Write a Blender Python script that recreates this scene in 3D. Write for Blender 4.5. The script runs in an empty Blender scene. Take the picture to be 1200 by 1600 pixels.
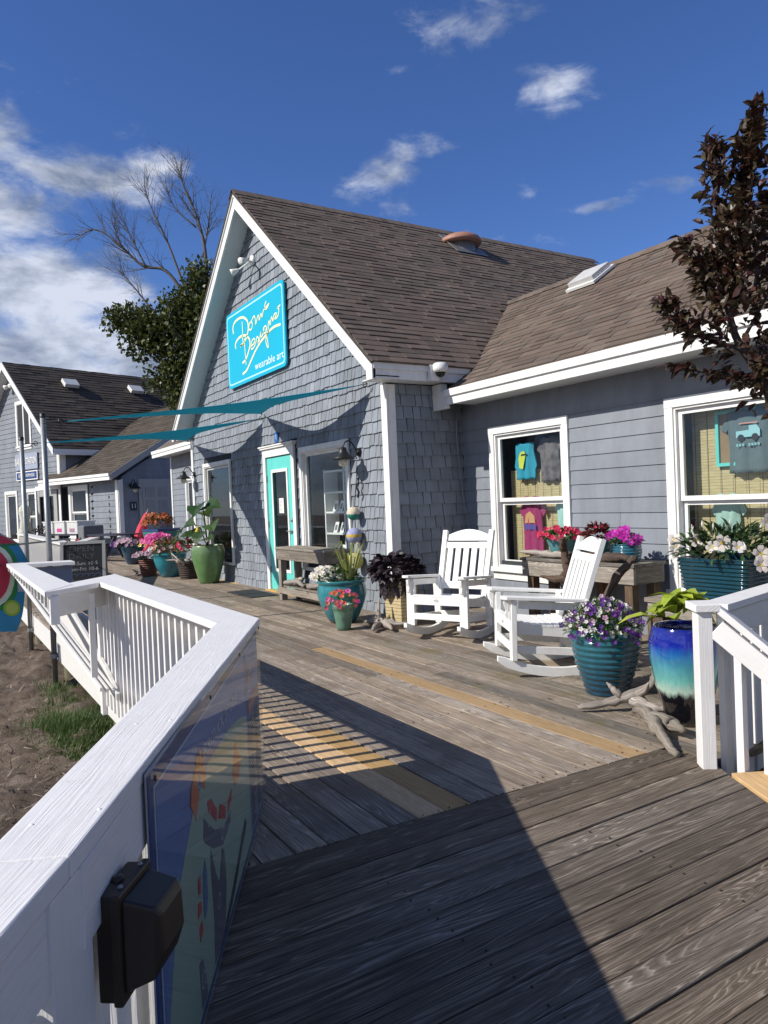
import bpy, math, random
from mathutils import Vector, Matrix, noise
from math import pi, sin, cos, radians
random.seed(11)
SC = bpy.context.scene
COL = SC.collection
# ---------------------------------------------------------------- camera
CAM_H = 1.42
YAW, PITCH, ROLL, FPX = 0.55179, -0.01595, -0.04098, 1152.0
_d = Vector((-cos(YAW)*cos(PITCH), sin(YAW)*cos(PITCH), sin(PITCH)))
_r = _d.cross(Vector((0, 0, 1))).normalized()
_u = _r.cross(_d)
CR = cos(ROLL)*_r + sin(ROLL)*_u
CU = -sin(ROLL)*_r + cos(ROLL)*_u
cam_data = bpy.data.cameras.new('camera')
cam = bpy.data.objects.new('camera', cam_data)
COL.objects.link(cam)
cam.matrix_world = Matrix((( CR.x, CU.x, -_d.x, 0), (CR.y, CU.y, -_d.y, 0), (CR.z, CU.z, -_d.z, CAM_H), (0, 0, 0, 1)))
cam_data.sensor_fit = 'VERTICAL'
cam_data.sensor_height = 24.0
cam_data.lens = 24.0*FPX/1600.0
cam_data.clip_start = 0.02
cam_data.clip_end = 3000
SC.camera = cam
# ---------------------------------------------------------------- sun, sky, exposure
LT = Vector((0.190, 0.982, 0)).normalized()
ELEV = radians(36.0)
LIGHT = Vector((LT.x*cos(ELEV), LT.y*cos(ELEV), -sin(ELEV)))
sd = bpy.data.lights.new('sun', 'SUN')
sd.energy = 5.0
sd.angle = radians(0.53)
sd.color = (1.0, 0.945, 0.855)
sun = bpy.data.objects.new('sun', sd)
COL.objects.link(sun)
sun.rotation_euler = LIGHT.to_track_quat('-Z', 'Y').to_euler()
sun.location = (-6, -20, 18)
SC.view_settings.view_transform = 'Standard'
SC.view_settings.look = 'None'
SC.view_settings.exposure = 0.12
SC.view_settings.gamma = 1.0
SC.view_settings.use_curve_mapping = False
W = bpy.data.worlds.new('World')
SC.world = W
W.use_nodes = True
wn, wl = W.node_tree.nodes, W.node_tree.links
wn.clear()
def wnode(t, **k):
    n = wn.new(t)
    for a, b in k.items(): setattr(n, a, b)
    return n
def wmath(op, a, b=None, c=None):
    n = wnode('ShaderNodeMath', operation=op)
    for i, v in enumerate((a, b, c)):
        if v is None: continue
        if isinstance(v, (int, float)): n.inputs[i].default_value = v
        else: wl.new(v, n.inputs[i])
    return n.outputs[0]
sky = wnode('ShaderNodeTexSky', sky_type='NISHITA')
sky.sun_disc = False
sky.sun_elevation = ELEV
sky.sun_rotation = math.atan2(-LT.x, -LT.y)
sky.altitude = 0
sky.air_density = 1.0
sky.dust_density = 0.1
sky.ozone_density = 3.2
tc = wnode('ShaderNodeTexCoord')
DIRV = tc.outputs['Generated']
def raydir(px, py):
    return (_d*FPX + CR*(px-600) - CU*(py-800)).normalized()
def wdot(vec):
    n = wnode('ShaderNodeVectorMath', operation='DOT_PRODUCT')
    wl.new(DIRV, n.inputs[0]); n.inputs[1].default_value = vec
    return n.outputs['Value']
# clouds: places of cloud banks in the sky (directions), each broken up by fractal noise
dens = None
blobs = [  # direction sample x, y, half width, half height, tilt, weight
    (5, 205, 60, 42, 0, .92), (120, 272, 150, 40, -6, .90), (-20, 320, 150, 60, 0, .95), (50, 440, 200, 72, 0, 1.05), (90, 560, 330, 75, 4, 1.1), (-120, 400, 150, 250, 0, 1.0),
    (235, 262, 70, 30, 10, .70), (770, 40, 120, 60, 15, .57), (850, 140, 105, 48, -12, .60), (610, 265, 85, 42, 25, .56),
    (620, 335, 45, 35, 10, .62), (690, 235, 65, 18, 0, .58), (830, 285, 30, 35, 0, .45), (940, 323, 75, 14, 0, .66),
    (1060, 285, 90, 16, -4, .50), (190, 205, 60, 22, 15, .45), (850, 385, 90, 20, 0, .45), (740, 372, 60, 22, 0, .52), (620, 110, 40, 14, 0, .45), (690, 132, 24, 8, 0, .42)]
for bx, by, sx, sy, tl, wt in blobs:
    c = raydir(bx, by)
    h = c.cross(Vector((0, 0, 1))).normalized(); v = h.cross(c)
    t = radians(tl); e1 = h*cos(t)+v*sin(t); e2 = v*cos(t)-h*sin(t)
    a = wmath('DIVIDE', wdot(e1), sx/FPX)
    b = wmath('DIVIDE', wdot(e2), sy/FPX)
    r2 = wmath('ADD', wmath('MULTIPLY', a, a), wmath('MULTIPLY', b, b))
    front = wmath('GREATER_THAN', wdot(c), 0.0)
    g = wmath('MULTIPLY', wmath('MULTIPLY', wmath('EXPONENT', wmath('MULTIPLY', r2, -0.8)), wt), front)
    dens = g if dens is None else wmath('MAXIMUM', dens, g)
# unseen cloud banks added behind the camera to whiten and brighten the shade
for vx_, vy_, vz_, rad in ((-.75, -.62, .22, .42), (-.25, -.95, .25, .42), (.4, -.9, .25, .45), (.9, -.35, .25, .45)):
    r2 = wmath('DIVIDE', wmath('SUBTRACT', 1.0, wdot(Vector((vx_, vy_, vz_)).normalized())), rad*rad*.9)
    dens = wmath('MAXIMUM', dens, wmath('MULTIPLY', wmath('EXPONENT', wmath('MULTIPLY', r2, -1.0)), .95))
def wnoise(scale, detail, rough, dist, off=(0, 0, 0), sc=(1, 1, 2.2)):
    mp = wnode('ShaderNodeMapping'); wl.new(DIRV, mp.inputs['Vector'])
    mp.inputs['Scale'].default_value = sc; mp.inputs['Location'].default_value = off
    n = wnode('ShaderNodeTexNoise'); wl.new(mp.outputs[0], n.inputs['Vector'])
    n.inputs['Scale'].default_value = scale; n.inputs['Detail'].default_value = detail
    n.inputs['Roughness'].default_value = rough; n.inputs['Distortion'].default_value = dist
    return n.outputs['Fac']
n1 = wnoise(7.0, 10, .60, .25)
n2 = wnoise(15, 7, .62, .5, (3, 1, 2))
nn = wmath('ADD', wmath('MULTIPLY', n1, .6), wmath('MULTIPLY', n2, .4))
raw = wmath('ADD', wmath('MULTIPLY', nn, 2.3), wmath('ADD', dens, -1.50))
mr = wnode('ShaderNodeMapRange', interpolation_type='SMOOTHSTEP')
wl.new(raw, mr.inputs['Value'])
mr.inputs['From Min'].default_value = 0.06; mr.inputs['From Max'].default_value = 0.66
CLOUD = wmath('MINIMUM', mr.outputs[0], .93)
ramp = wnode('ShaderNodeValToRGB')
ramp.color_ramp.elements[0].position = .38; ramp.color_ramp.elements[0].color = (1.35, 1.75, 2.6, 1)
ramp.color_ramp.elements[1].position = .60; ramp.color_ramp.elements[1].color = (5.6, 6.0, 7.0, 1)
wl.new(wnoise(6.5, 8, .6, .3, (0.3, .7, .16)), ramp.inputs[0])
skyhs = wnode('ShaderNodeHueSaturation'); skyhs.inputs['Saturation'].default_value = 1.04; skyhs.inputs['Value'].default_value = .79
tint = wnode('ShaderNodeMix', data_type='RGBA', blend_type='MULTIPLY'); tint.inputs[0].default_value = 1.0; tint.inputs[7].default_value = (.73, .86, 1.24, 1)
wl.new(sky.outputs[0], tint.inputs[6]); wl.new(tint.outputs[2], skyhs.inputs['Color'])
mixc = wnode('ShaderNodeMix', data_type='RGBA')
wl.new(CLOUD, mixc.inputs[0]); wl.new(skyhs.outputs[0], mixc.inputs[6]); wl.new(ramp.outputs[0], mixc.inputs[7])
bg = wnode('ShaderNodeBackground'); bg.inputs['Strength'].default_value = 0.118
wl.new(mixc.outputs[2], bg.inputs['Color'])
wo = wnode('ShaderNodeOutputWorld'); wl.new(bg.outputs[0], wo.inputs['Surface'])

# ---------------------------------------------------------------- materials
def mat(name):
    m = bpy.data.materials.new(name); m.use_nodes = True
    nt = m.node_tree; b = nt.nodes['Principled BSDF']
    return m, nt.nodes, nt.links, b
def N(nodes, t, **k):
    n = nodes.new(t)
    for a, b in k.items(): setattr(n, a, b)
    return n
def ramp_node(nodes, stops):
    r = nodes.new('ShaderNodeValToRGB'); e = r.color_ramp.elements
    e[0].position, e[0].color = stops[0][0], (*stops[0][1], 1)
    e[1].position, e[1].color = stops[-1][0], (*stops[-1][1], 1)
    for p, c in stops[1:-1]:
        x = e.new(p); x.color = (*c, 1)
    return r
def noise_tex(nodes, links, coord, scale, detail=4, rough=.6, sc=(1, 1, 1), dist=0):
    mp = nodes.new('ShaderNodeMapping'); links.new(coord, mp.inputs[0]); mp.inputs['Scale'].default_value = sc
    n = nodes.new('ShaderNodeTexNoise'); links.new(mp.outputs[0], n.inputs[0])
    n.inputs['Scale'].default_value = scale; n.inputs['Detail'].default_value = detail
    n.inputs['Roughness'].default_value = rough; n.inputs['Distortion'].default_value = dist
    return n.outputs['Fac']
def attr(nodes, nm='rnd'):
    a = nodes.new('ShaderNodeAttribute'); a.attribute_name = nm; return a.outputs['Fac']
def mixcol(nodes, links, f, a, b, mode='MIX'):
    m = nodes.new('ShaderNodeMix'); m.data_type = 'RGBA'; m.blend_type = mode
    for i, v in ((0, f), (6, a), (7, b)):
        if isinstance(v, (int, float)): m.inputs[i].default_value = v
        elif isinstance(v, tuple): m.inputs[i].default_value = (*v, 1)
        else: links.new(v, m.inputs[i])
    return m.outputs[2]
def mth(nodes, links, op, a, b=0.0, c=None):
    n = nodes.new('ShaderNodeMath'); n.operation = op
    for i, v in enumerate((a, b, c)):
        if v is None: continue
        if isinstance(v, (int, float)): n.inputs[i].default_value = v
        else: links.new(v, n.inputs[i])
    return n.outputs[0]
def bump(nodes, links, h, b, strength=.3, dist=.01):
    n = nodes.new('ShaderNodeBump'); n.inputs['Strength'].default_value = strength; n.inputs['Distance'].default_value = dist
    links.new(h, n.inputs['Height']); links.new(n.outputs[0], b.inputs['Normal'])
def pos(nodes):
    return nodes.new('ShaderNodeNewGeometry').outputs['Position']
def uvc(nodes):
    n = nodes.new('ShaderNodeUVMap'); n.uv_map = 'UVMap'; return n.outputs[0]
def plain(name, col, rough=.6, var=.12, scale=6, metal=0, bmp=0, rv=0, spec=.5, coat=0):
    """paint-like material: base colour with slight uneven tone; rv = tone spread by the piece's own random value"""
    m, n, l, b = mat(name)
    p = pos(n)
    f = noise_tex(n, l, p, scale, 5, .65)
    a = tuple(c*(1-var) for c in col); c2 = tuple(min(1, c*(1+var)) for c in col)
    r = ramp_node(n, [(.3, a), (.7, c2)]); l.new(f, r.inputs[0])
    out = r.outputs[0]
    if rv:
        v = mth(n, l, 'MULTIPLY_ADD', attr(n), 2*rv, 1-rv)
        hs = n.new('ShaderNodeHueSaturation'); l.new(out, hs.inputs['Color']); l.new(v, hs.inputs['Value'])
        out = hs.outputs[0]
    l.new(out, b.inputs['Base Color'])
    b.inputs['Roughness'].default_value = rough; b.inputs['Metallic'].default_value = metal
    b.inputs['Specular IOR Level'].default_value = spec
    b.inputs['Coat Weight'].default_value = coat; b.inputs['Coat Roughness'].default_value = .06
    if bmp:
        bump(n, l, noise_tex(n, l, p, scale*12, 4, .6), b, bmp, .004)
    return m
def woodmat(name, cols, grain=1.0, bmp=.5, stain=.5, dirt=None, ridge=.5):
    """weathered timber: u of the UV runs along the piece, rnd tints the piece; pale ridges follow the growth rings"""
    m, n, l, b = mat(name)
    uv = uvc(n); r0 = attr(n)
    r1 = mth(n, l, 'FRACT', mth(n, l, 'MULTIPLY', r0, 7.3)); r2 = mth(n, l, 'FRACT', mth(n, l, 'MULTIPLY', r0, 23.7))
    sep = N(n, 'ShaderNodeSeparateXYZ'); l.new(uv, sep.inputs[0])
    warp = noise_tex(n, l, uv, 1.0, 2, .5, (.9, 7, 1))
    v2 = mth(n, l, 'MULTIPLY_ADD', warp, .03, sep.outputs['Y'])
    cmb = N(n, 'ShaderNodeCombineXYZ'); l.new(sep.outputs['X'], cmb.inputs[0]); l.new(v2, cmb.inputs[1])
    g = noise_tex(n, l, cmb.outputs[0], 1.0, 6, .78, (1.1, 75*grain, 1))
    g2 = noise_tex(n, l, cmb.outputs[0], 1.0, 4, .8, (5, 260*grain, 1))
    big = noise_tex(n, l, uv, 1.0, 2.5, .45, (.75, 9, 1))
    fld = mth(n, l, 'MULTIPLY', sep.outputs['Y'], mth(n, l, 'MULTIPLY_ADD', r1, 70.0, 18.0))
    fld = mth(n, l, 'MULTIPLY_ADD', big, mth(n, l, 'MULTIPLY_ADD', r2, 26.0, 9.0), fld)
    fld = mth(n, l, 'MULTIPLY_ADD', g, .5, fld)
    ring = mth(n, l, 'FRACT', fld)                                  # saw-tooth: soft early wood to a hard pale ridge
    edge = ramp_node(n, [(.0, (1, 1, 1)), (.10, (.15, .15, .15)), (.55, (0, 0, 0)), (.86, (.55, .55, .55)), (.97, (1, 1, 1))]); l.new(ring, edge.inputs[0])
    patch_ = ramp_node(n, [(.38, (.15, .15, .15)), (.62, (1, 1, 1))]); l.new(noise_tex(n, l, uv, 1.0, 4, .6, (1.6, 12, 1)), patch_.inputs[0])
    rd = mth(n, l, 'MULTIPLY', edge.outputs[0], patch_.outputs[0])
    h = mth(n, l, 'ADD', mth(n, l, 'MULTIPLY', g, .50), mth(n, l, 'MULTIPLY', g2, .42))
    h = mth(n, l, 'MULTIPLY_ADD', rd, .20*ridge/.5, h)
    r = ramp_node(n, [(.36, cols[0]), (.46, cols[1]), (.56, cols[2]), (.70, cols[3])]); l.new(h, r.inputs[0])
    hs = N(n, 'ShaderNodeHueSaturation'); l.new(r.outputs[0], hs.inputs['Color'])
    l.new(mth(n, l, 'MULTIPLY_ADD', r0, .58, .72), hs.inputs['Value'])
    l.new(mth(n, l, 'MULTIPLY_ADD', r1, .26, .80), hs.inputs['Saturation'])
    p = pos(n)
    st = ramp_node(n, [(.35, (1-stain*.45,)*3), (.62, (1, 1, 1))]); l.new(noise_tex(n, l, p, 1.1, 6, .7), st.inputs[0])
    out = mixcol(n, l, 1.0, hs.outputs[0], st.outputs[0], 'MULTIPLY')
    if dirt:
        df = ramp_node(n, [(.52, (0, 0, 0)), (.66, (.8, .8, .8))]); l.new(noise_tex(n, l, p, 2.6, 6, .7), df.inputs[0])
        out = mixcol(n, l, df.outputs[0], out, dirt)
    vo = N(n, 'ShaderNodeTexVoronoi'); mpk = N(n, 'ShaderNodeMapping'); l.new(uv, mpk.inputs[0]); mpk.inputs['Scale'].default_value = (1.1, 3.1, 1)
    l.new(mpk.outputs[0], vo.inputs[0]); vo.inputs['Scale'].default_value = 1.0
    kr = ramp_node(n, [(.015, (.28, .24, .2)), (.045, (1, 1, 1))]); l.new(vo.outputs['Distance'], kr.inputs[0])
    out = mixcol(n, l, 1.0, out, kr.outputs[0], 'MULTIPLY')
    ck = ramp_node(n, [(.27, (.2, .17, .15)), (.315, (1, 1, 1))]); l.new(noise_tex(n, l, cmb.outputs[0], 1.0, 3, .55, (.7, 48*grain, 1)), ck.inputs[0])
    out = mixcol(n, l, .9, out, ck.outputs[0], 'MULTIPLY')
    l.new(out, b.inputs['Base Color']); b.inputs['Roughness'].default_value = .82
    b.inputs['Specular IOR Level'].default_value = .25
    hb = mth(n, l, 'MULTIPLY_ADD', mth(n, l, 'SUBTRACT', 1.0, ck.outputs[0]), -.6, h)
    bump(n, l, hb, b, bmp, .007)
    return m
def paintedwood(name, col, dirt=(.25, .22, .17), dirtamt=.6, bmp=.45):
    m, n, l, b = mat(name)
    uv = uvc(n)
    warp = noise_tex(n, l, uv, 2.5, 3, .5, (.6, 5, 1))
    sep = N(n, 'ShaderNodeSeparateXYZ'); l.new(uv, sep.inputs[0])
    v2 = mth(n, l, 'MULTIPLY_ADD', warp, .05, sep.outputs['Y'])
    cmb = N(n, 'ShaderNodeCombineXYZ'); l.new(sep.outputs['X'], cmb.inputs[0]); l.new(v2, cmb.inputs[1])
    g = noise_tex(n, l, cmb.outputs[0], 1.0, 4, .75, (2.2, 130, 1))
    p = pos(n)
    d = ramp_node(n, [(.27, (1, 1, 1)), (.40, (0, 0, 0))]); l.new(g, d.inputs[0])
    d2 = ramp_node(n, [(.45, (0, 0, 0)), (.7, (1, 1, 1))]); l.new(noise_tex(n, l, p, 3.0, 6, .7), d2.inputs[0])
    fac = mth(n, l, 'MULTIPLY', mth(n, l, 'MULTIPLY', d.outputs[0], d2.outputs[0]), dirtamt)
    tone = ramp_node(n, [(.3, tuple(c*.93 for c in col)), (.7, col)]); l.new(noise_tex(n, l, p, 9, 5, .6), tone.inputs[0])
    out = mixcol(n, l, fac, tone.outputs[0], dirt)
    sp = ramp_node(n, [(.68, (0, 0, 0)), (.74, (1, 1, 1))]); l.new(noise_tex(n, l, p, 26, 3, .6), sp.inputs[0])
    out = mixcol(n, l, mth(n, l, 'MULTIPLY', sp.outputs[0], .35*dirtamt), out, dirt)
    l.new(out, b.inputs['Base Color']); b.inputs['Roughness'].default_value = .5
    bump(n, l, g, b, bmp, .005)
    return m
M = {}
M['white'] = plain('white_paint', (.80, .80, .77), .45, .04, 8, rv=.02)
M['white_rail'] = paintedwood('white_rail_paint', (.80, .79, .77), dirtamt=.75, bmp=.55)
M['white_rail_far'] = paintedwood('white_rail_paint_dirty', (.74, .73, .70), dirtamt=1.0, bmp=.9)
M['trim'] = paintedwood('white_trim', (.80, .80, .78), dirtamt=.22, bmp=.2)
M['chair'] = plain('white_poly_lumber', (.83, .83, .80), .5, .03, 20, bmp=.12)
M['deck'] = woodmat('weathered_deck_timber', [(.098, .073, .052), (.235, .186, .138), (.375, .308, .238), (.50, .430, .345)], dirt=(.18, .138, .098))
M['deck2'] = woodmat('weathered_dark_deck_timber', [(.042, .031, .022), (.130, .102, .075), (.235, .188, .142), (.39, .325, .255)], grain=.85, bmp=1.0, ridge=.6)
M['newdeck'] = woodmat('fresh_yellow_deck_timber', [(.36, .205, .075), (.50, .305, .115), (.59, .375, .155), (.64, .44, .21)], grain=.8, bmp=.25, stain=.25)
M['greywood'] = woodmat('grey_driftwood_timber', [(.10, .085, .07), (.22, .19, .155), (.34, .30, .25), (.46, .42, .36)], grain=.8, bmp=.6)
M['brownwood'] = woodmat('brown_timber', [(.06, .035, .02), (.12, .075, .045), (.18, .12, .075), (.25, .18, .12)], bmp=.4)
M['mossdeck'] = woodmat('mossy_timber', [(.085, .068, .05), (.18, .15, .115), (.28, .24, .185), (.38, .33, .26)], bmp=.5, dirt=(.16, .13, .055))
M['drift'] = woodmat('bleached_driftwood', [(.14, .11, .09), (.33, .28, .24), (.5, .45, .39), (.66, .6, .53)], grain=.5, bmp=.9)
M['driftdark'] = woodmat('dark_driftwood', [(.04, .025, .018), (.09, .06, .042), (.15, .10, .075), (.26, .19, .15)], grain=.5, bmp=.9)
M['shingle'] = plain('blue_grey_shingle', (.225, .250, .285), .75, .14, 4, bmp=.3, rv=.14)
M['siding'] = plain('blue_grey_clapboard', (.215, .237, .272), .6, .08, 3, bmp=.3, rv=.05)
M['wallback'] = plain('dark_wall_joint', (.03, .034, .042), .9)
def streaks(m, amt, sc):
    """rain streaks and grime, stretched down the wall"""
    n, l = m.node_tree.nodes, m.node_tree.links; b = n['Principled BSDF']; src = b.inputs['Base Color'].links[0].from_socket
    f = noise_tex(n, l, pos(n), 1.0, 6, .68, sc); r = ramp_node(n, [(.36, (1-amt, 1-amt*1.05, 1-amt*1.15)), (.58, (1, 1, 1))]); l.new(f, r.inputs[0])
    f2 = noise_tex(n, l, pos(n), 1.0, 3, .6, (24, 24, 24)); r2 = ramp_node(n, [(.72, (1, 1, 1)), (.76, (.72, .70, .68))]); l.new(f2, r2.inputs[0])
    l.new(mixcol(n, l, 1.0, mixcol(n, l, 1.0, src, r.outputs[0], 'MULTIPLY'), r2.outputs[0], 'MULTIPLY'), b.inputs['Base Color'])
streaks(M['siding'], .17, (3.2, 3.2, .8)); streaks(M['shingle'], .16, (4, 4, 1.1)); streaks(M['trim'], .10, (7, 7, 1.5)); streaks(M['chair'], .05, (9, 9, 4))
def roofmat(name, base, warm, rv=.32):
    m, n, l, b = mat(name)
    r0 = attr(n); p = pos(n)
    f = mth(n, l, 'FRACT', mth(n, l, 'MULTIPLY', r0, 5.7))
    c = mixcol(n, l, f, base, warm)
    hs = N(n, 'ShaderNodeHueSaturation'); l.new(c, hs.inputs['Color']); l.new(mth(n, l, 'MULTIPLY_ADD', r0, 2*rv, 1-rv), hs.inputs['Value'])
    gr = ramp_node(n, [(.3, (.72, .72, .72)), (.7, (1.0, 1.0, 1.0))]); l.new(noise_tex(n, l, p, 90, 3, .7), gr.inputs[0])
    st = ramp_node(n, [(.35, (.84, .84, .86)), (.65, (1, 1, 1))]); l.new(noise_tex(n, l, p, .8, 4, .6), st.inputs[0])
    out = mixcol(n, l, 1.0, mixcol(n, l, 1.0, hs.outputs[0], gr.outputs[0], 'MULTIPLY'), st.outputs[0], 'MULTIPLY')
    l.new(out, b.inputs['Base Color']); b.inputs['Roughness'].default_value = .9; b.inputs['Specular IOR Level'].default_value = .2
    bump(n, l, noise_tex(n, l, p, 160, 2, .6), b, .5, .003)
    return m
M['roof'] = roofmat('brown_asphalt_shingle', (.168, .138, .112), (.188, .140, .110), .18)
M['roofback'] = plain('dark_roof_felt', (.05, .04, .035), .9)
M['roof2'] = roofmat('dark_asphalt_shingle', (.100, .085, .070), (.125, .102, .080), .25)
M['black'] = plain('black_metal', (.012, .012, .013), .45, .1, 10)
M['bronze'] = plain('dark_bronze_paint', (.030, .021, .013), .42, .12, 12, bmp=.05)
M['steel'] = plain('galvanised_steel', (.30, .31, .31), .5, .12, 30, metal=.7)
M['soffit'] = plain('white_soffit', (.70, .72, .72), .6, .04)
M['teal_door'] = plain('turquoise_paint', (.12, .58, .52), .4, .05, 6)
M['sail'] = None
M['signblue'] = plain('bright_blue_sign', (.0, .42, .60), .35, .03, 3)
M['signlight'] = plain('pale_blue_border', (.45, .80, .88), .4, .03)
M['cream'] = plain('cream_lettering', (.86, .84, .48), .5, .02)
M['paleblue'] = plain('pale_white_lettering', (.80, .90, .90), .5, .02)
M['grey_door'] = plain('grey_door_paint', (.36, .36, .345), .5, .04)
M['grey_step'] = plain('blue_grey_step_paint', (.17, .20, .27), .55, .08)
M['interior'] = plain('dark_interior', (.075, .078, .082), .9)
M['interior2'] = plain('grey_interior', (.16, .17, .18), .9)
M['soil'] = plain('potting_soil', (.035, .024, .016), .95, .3, 30, bmp=.8)
M['mat'] = plain('black_rubber_mat', (.03, .032, .034), .8, .2, 60, bmp=.4)
M['paper'] = plain('white_paper', (.78, .78, .76), .6, .03)
M['ink'] = plain('dark_ink', (.03, .03, .05), .6)
M['chalk'] = plain('chalkboard_black', (.008, .008, .010), .6, .2)
M['chalktext'] = plain('chalk_lines', (.36, .37, .39), .9, .2, 60)
M['chalkdim'] = plain('smudged_chalk_lines', (.11, .11, .12), .9, .3, 60)
M['chalkblue'] = plain('blue_chalk_lines', (.08, .13, .24), .9, .2, 60)
M['terracotta'] = plain('terracotta_cap', (.34, .17, .12), .6, .12, 6)
M['camwhite'] = plain('white_plastic', (.74, .74, .71), .35, .04)
M['darkglass'] = plain('dark_dome', (.01, .01, .012), .12)
def glassmat(name, tint=(.88, .92, .92), refl=.05, cap=.6):
    m, n, l, b = mat(name)
    out = n['Material Output']; n.remove(b)
    tr = n.new('ShaderNodeBsdfTransparent'); tr.inputs[0].default_value = (*tint, 1)
    gl = n.new('ShaderNodeBsdfGlossy'); gl.inputs['Roughness'].default_value = .015; gl.inputs['Color'].default_value = (.9, .95, 1, 1)
    lw = n.new('ShaderNodeLayerWeight'); lw.inputs['Blend'].default_value = .5
    pw = n.new('ShaderNodeMath'); pw.operation = 'POWER'; l.new(lw.outputs['Facing'], pw.inputs[0]); pw.inputs[1].default_value = 4.0
    ad = n.new('ShaderNodeMath'); ad.operation = 'MULTIPLY_ADD'; l.new(pw.outputs[0], ad.inputs[0]); ad.inputs[1].default_value = .75; ad.inputs[2].default_value = refl
    f = n.new('ShaderNodeMath'); f.operation = 'MINIMUM'; l.new(ad.outputs[0], f.inputs[0]); f.inputs[1].default_value = cap
    mx = n.new('ShaderNodeMixShader'); l.new(f.outputs[0], mx.inputs[0]); l.new(tr.outputs[0], mx.inputs[1]); l.new(gl.outputs[0], mx.inputs[2])
    l.new(mx.outputs[0], out.inputs[0])
    return m
M['glass'] = glassmat('window_glass')
M['clear'] = glassmat('clear_acrylic', (.95, .96, .96), .02, .16)
M['lampglass'] = plain('frosted_bulb', (.62, .60, .46), .25, .04)
def glaze(name, stops, rough=.14, zs=(0, 1), coat=.6, drip=.03, rv=.08):
    """ceramic glaze that changes with height (stops are colours from the foot to the rim)"""
    m, n, l, b = mat(name)
    p = pos(n); s = N(n, 'ShaderNodeSeparateXYZ'); l.new(p, s.inputs[0])
    d = noise_tex(n, l, p, 1.0, 4, .6, (30, 30, 3))
    z = mth(n, l, 'MULTIPLY_ADD', d, drip*2, mth(n, l, 'SUBTRACT', s.outputs['Z'], drip))
    mr_ = N(n, 'ShaderNodeMapRange'); l.new(z, mr_.inputs[0]); mr_.inputs[1].default_value = zs[0]; mr_.inputs[2].default_value = zs[1]
    r = ramp_node(n, stops) if len(stops) > 1 else ramp_node(n, [(0, stops[0][1]), (1, stops[0][1])])
    l.new(mr_.outputs[0], r.inputs[0])
    mo = ramp_node(n, [(.35, (.72, .74, .76)), (.65, (1, 1, 1))]); l.new(noise_tex(n, l, p, 9, 6, .7), mo.inputs[0])
    l.new(mixcol(n, l, 1.0, r.outputs[0], mo.outputs[0], 'MULTIPLY'), b.inputs['Base Color'])
    b.inputs['Roughness'].default_value = rough; b.inputs['Coat Weight'].default_value = coat; b.inputs['Coat Roughness'].default_value = .05
    return m
def leafmat(name, c1, c2, rough=.5, trans=.25, spread=.5):
    m, n, l, b = mat(name)
    r0 = attr(n)
    c = mixcol(n, l, r0, c1, c2)
    hs = N(n, 'ShaderNodeHueSaturation'); l.new(c, hs.inputs['Color'])
    l.new(mth(n, l, 'MULTIPLY_ADD', mth(n, l, 'FRACT', mth(n, l, 'MULTIPLY', r0, 9.1)), spread, 1-spread/2), hs.inputs['Value'])
    l.new(hs.outputs[0], b.inputs['Base Color']); b.inputs['Roughness'].default_value = rough
    b.inputs['Specular IOR Level'].default_value = .4
    tl = n.new('ShaderNodeBsdfTranslucent'); l.new(hs.outputs[0], tl.inputs[0])
    mx = n.new('ShaderNodeMixShader'); mx.inputs[0].default_value = trans
    out = n['Material Output']; l.new(b.outputs[0], mx.inputs[1]); l.new(tl.outputs[0], mx.inputs[2]); l.new(mx.outputs[0], out.inputs[0])
    return m
M['sail'] = leafmat('teal_sail_cloth', (.008, .42, .54), (.010, .45, .58), .8, .45, .05)
M['leaf'] = leafmat('green_leaves', (.035, .085, .018), (.085, .15, .035))
M['leaf_dark'] = leafmat('dark_green_leaves', (.018, .045, .015), (.05, .09, .025))
M['leaf_lime'] = leafmat('lime_leaves', (.24, .34, .03), (.40, .46, .06), .55, .35)
M['leaf_olive'] = leafmat('olive_tree_leaves', (.035, .055, .014), (.12, .135, .036), .45, .25)
M['leaf_purple'] = leafmat('near_black_purple_leaves', (.016, .010, .014), (.035, .022, .028), .5, .1)
M['leaf_plum'] = leafmat('dark_red_tree_leaves', (.055, .016, .014), (.075, .060, .030), .38, .2, .7)
M['leaf_big'] = leafmat('broad_green_leaves', (.03, .075, .02), (.08, .13, .04), .4, .3)
M['grassy'] = leafmat('wild_grass', (.05, .10, .02), (.12, .17, .05))
M['spike'] = leafmat('striped_spiky_leaves', (.18, .22, .05), (.35, .36, .12))
def petal(name, c, c2=None, tr=.3):
    return leafmat(name, c, c2 or tuple(min(1, x*1.25) for x in c), .55, tr, .25)
M['p_white'] = petal('white_petals', (.78, .76, .70), (.84, .80, .76))
M['p_blush'] = petal('blush_white_petals', (.80, .70, .64), (.85, .80, .76))
M['p_red'] = petal('red_pink_petals', (.62, .02, .08), (.75, .06, .16))
M['p_coral'] = petal('coral_petals', (.65, .06, .10), (.80, .22, .10))
M['p_magenta'] = petal('magenta_petals', (.50, .02, .38), (.62, .04, .45))
M['p_pink'] = petal('bright_pink_petals', (.75, .06, .34), (.85, .18, .48))
M['p_purple'] = petal('purple_petals', (.08, .015, .20), (.17, .04, .30))
M['p_yellow'] = petal('yellow_petals', (.75, .52, .05), (.80, .65, .10))
M['p_orange'] = petal('rust_orange_petals', (.45, .09, .03), (.58, .18, .06))
M['p_mauve'] = petal('pale_mauve_petals', (.45, .25, .36), (.60, .45, .50))
M['bark'] = plain('grey_bark', (.12, .10, .085), .9, .3, 20, bmp=.8)
M['bark_pale'] = plain('pale_dead_bark', (.12, .105, .095), .9, .25, 12)
M['bark_dark'] = plain('dark_bark', (.07, .05, .045), .8, .3, 30, bmp=.6)
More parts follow.
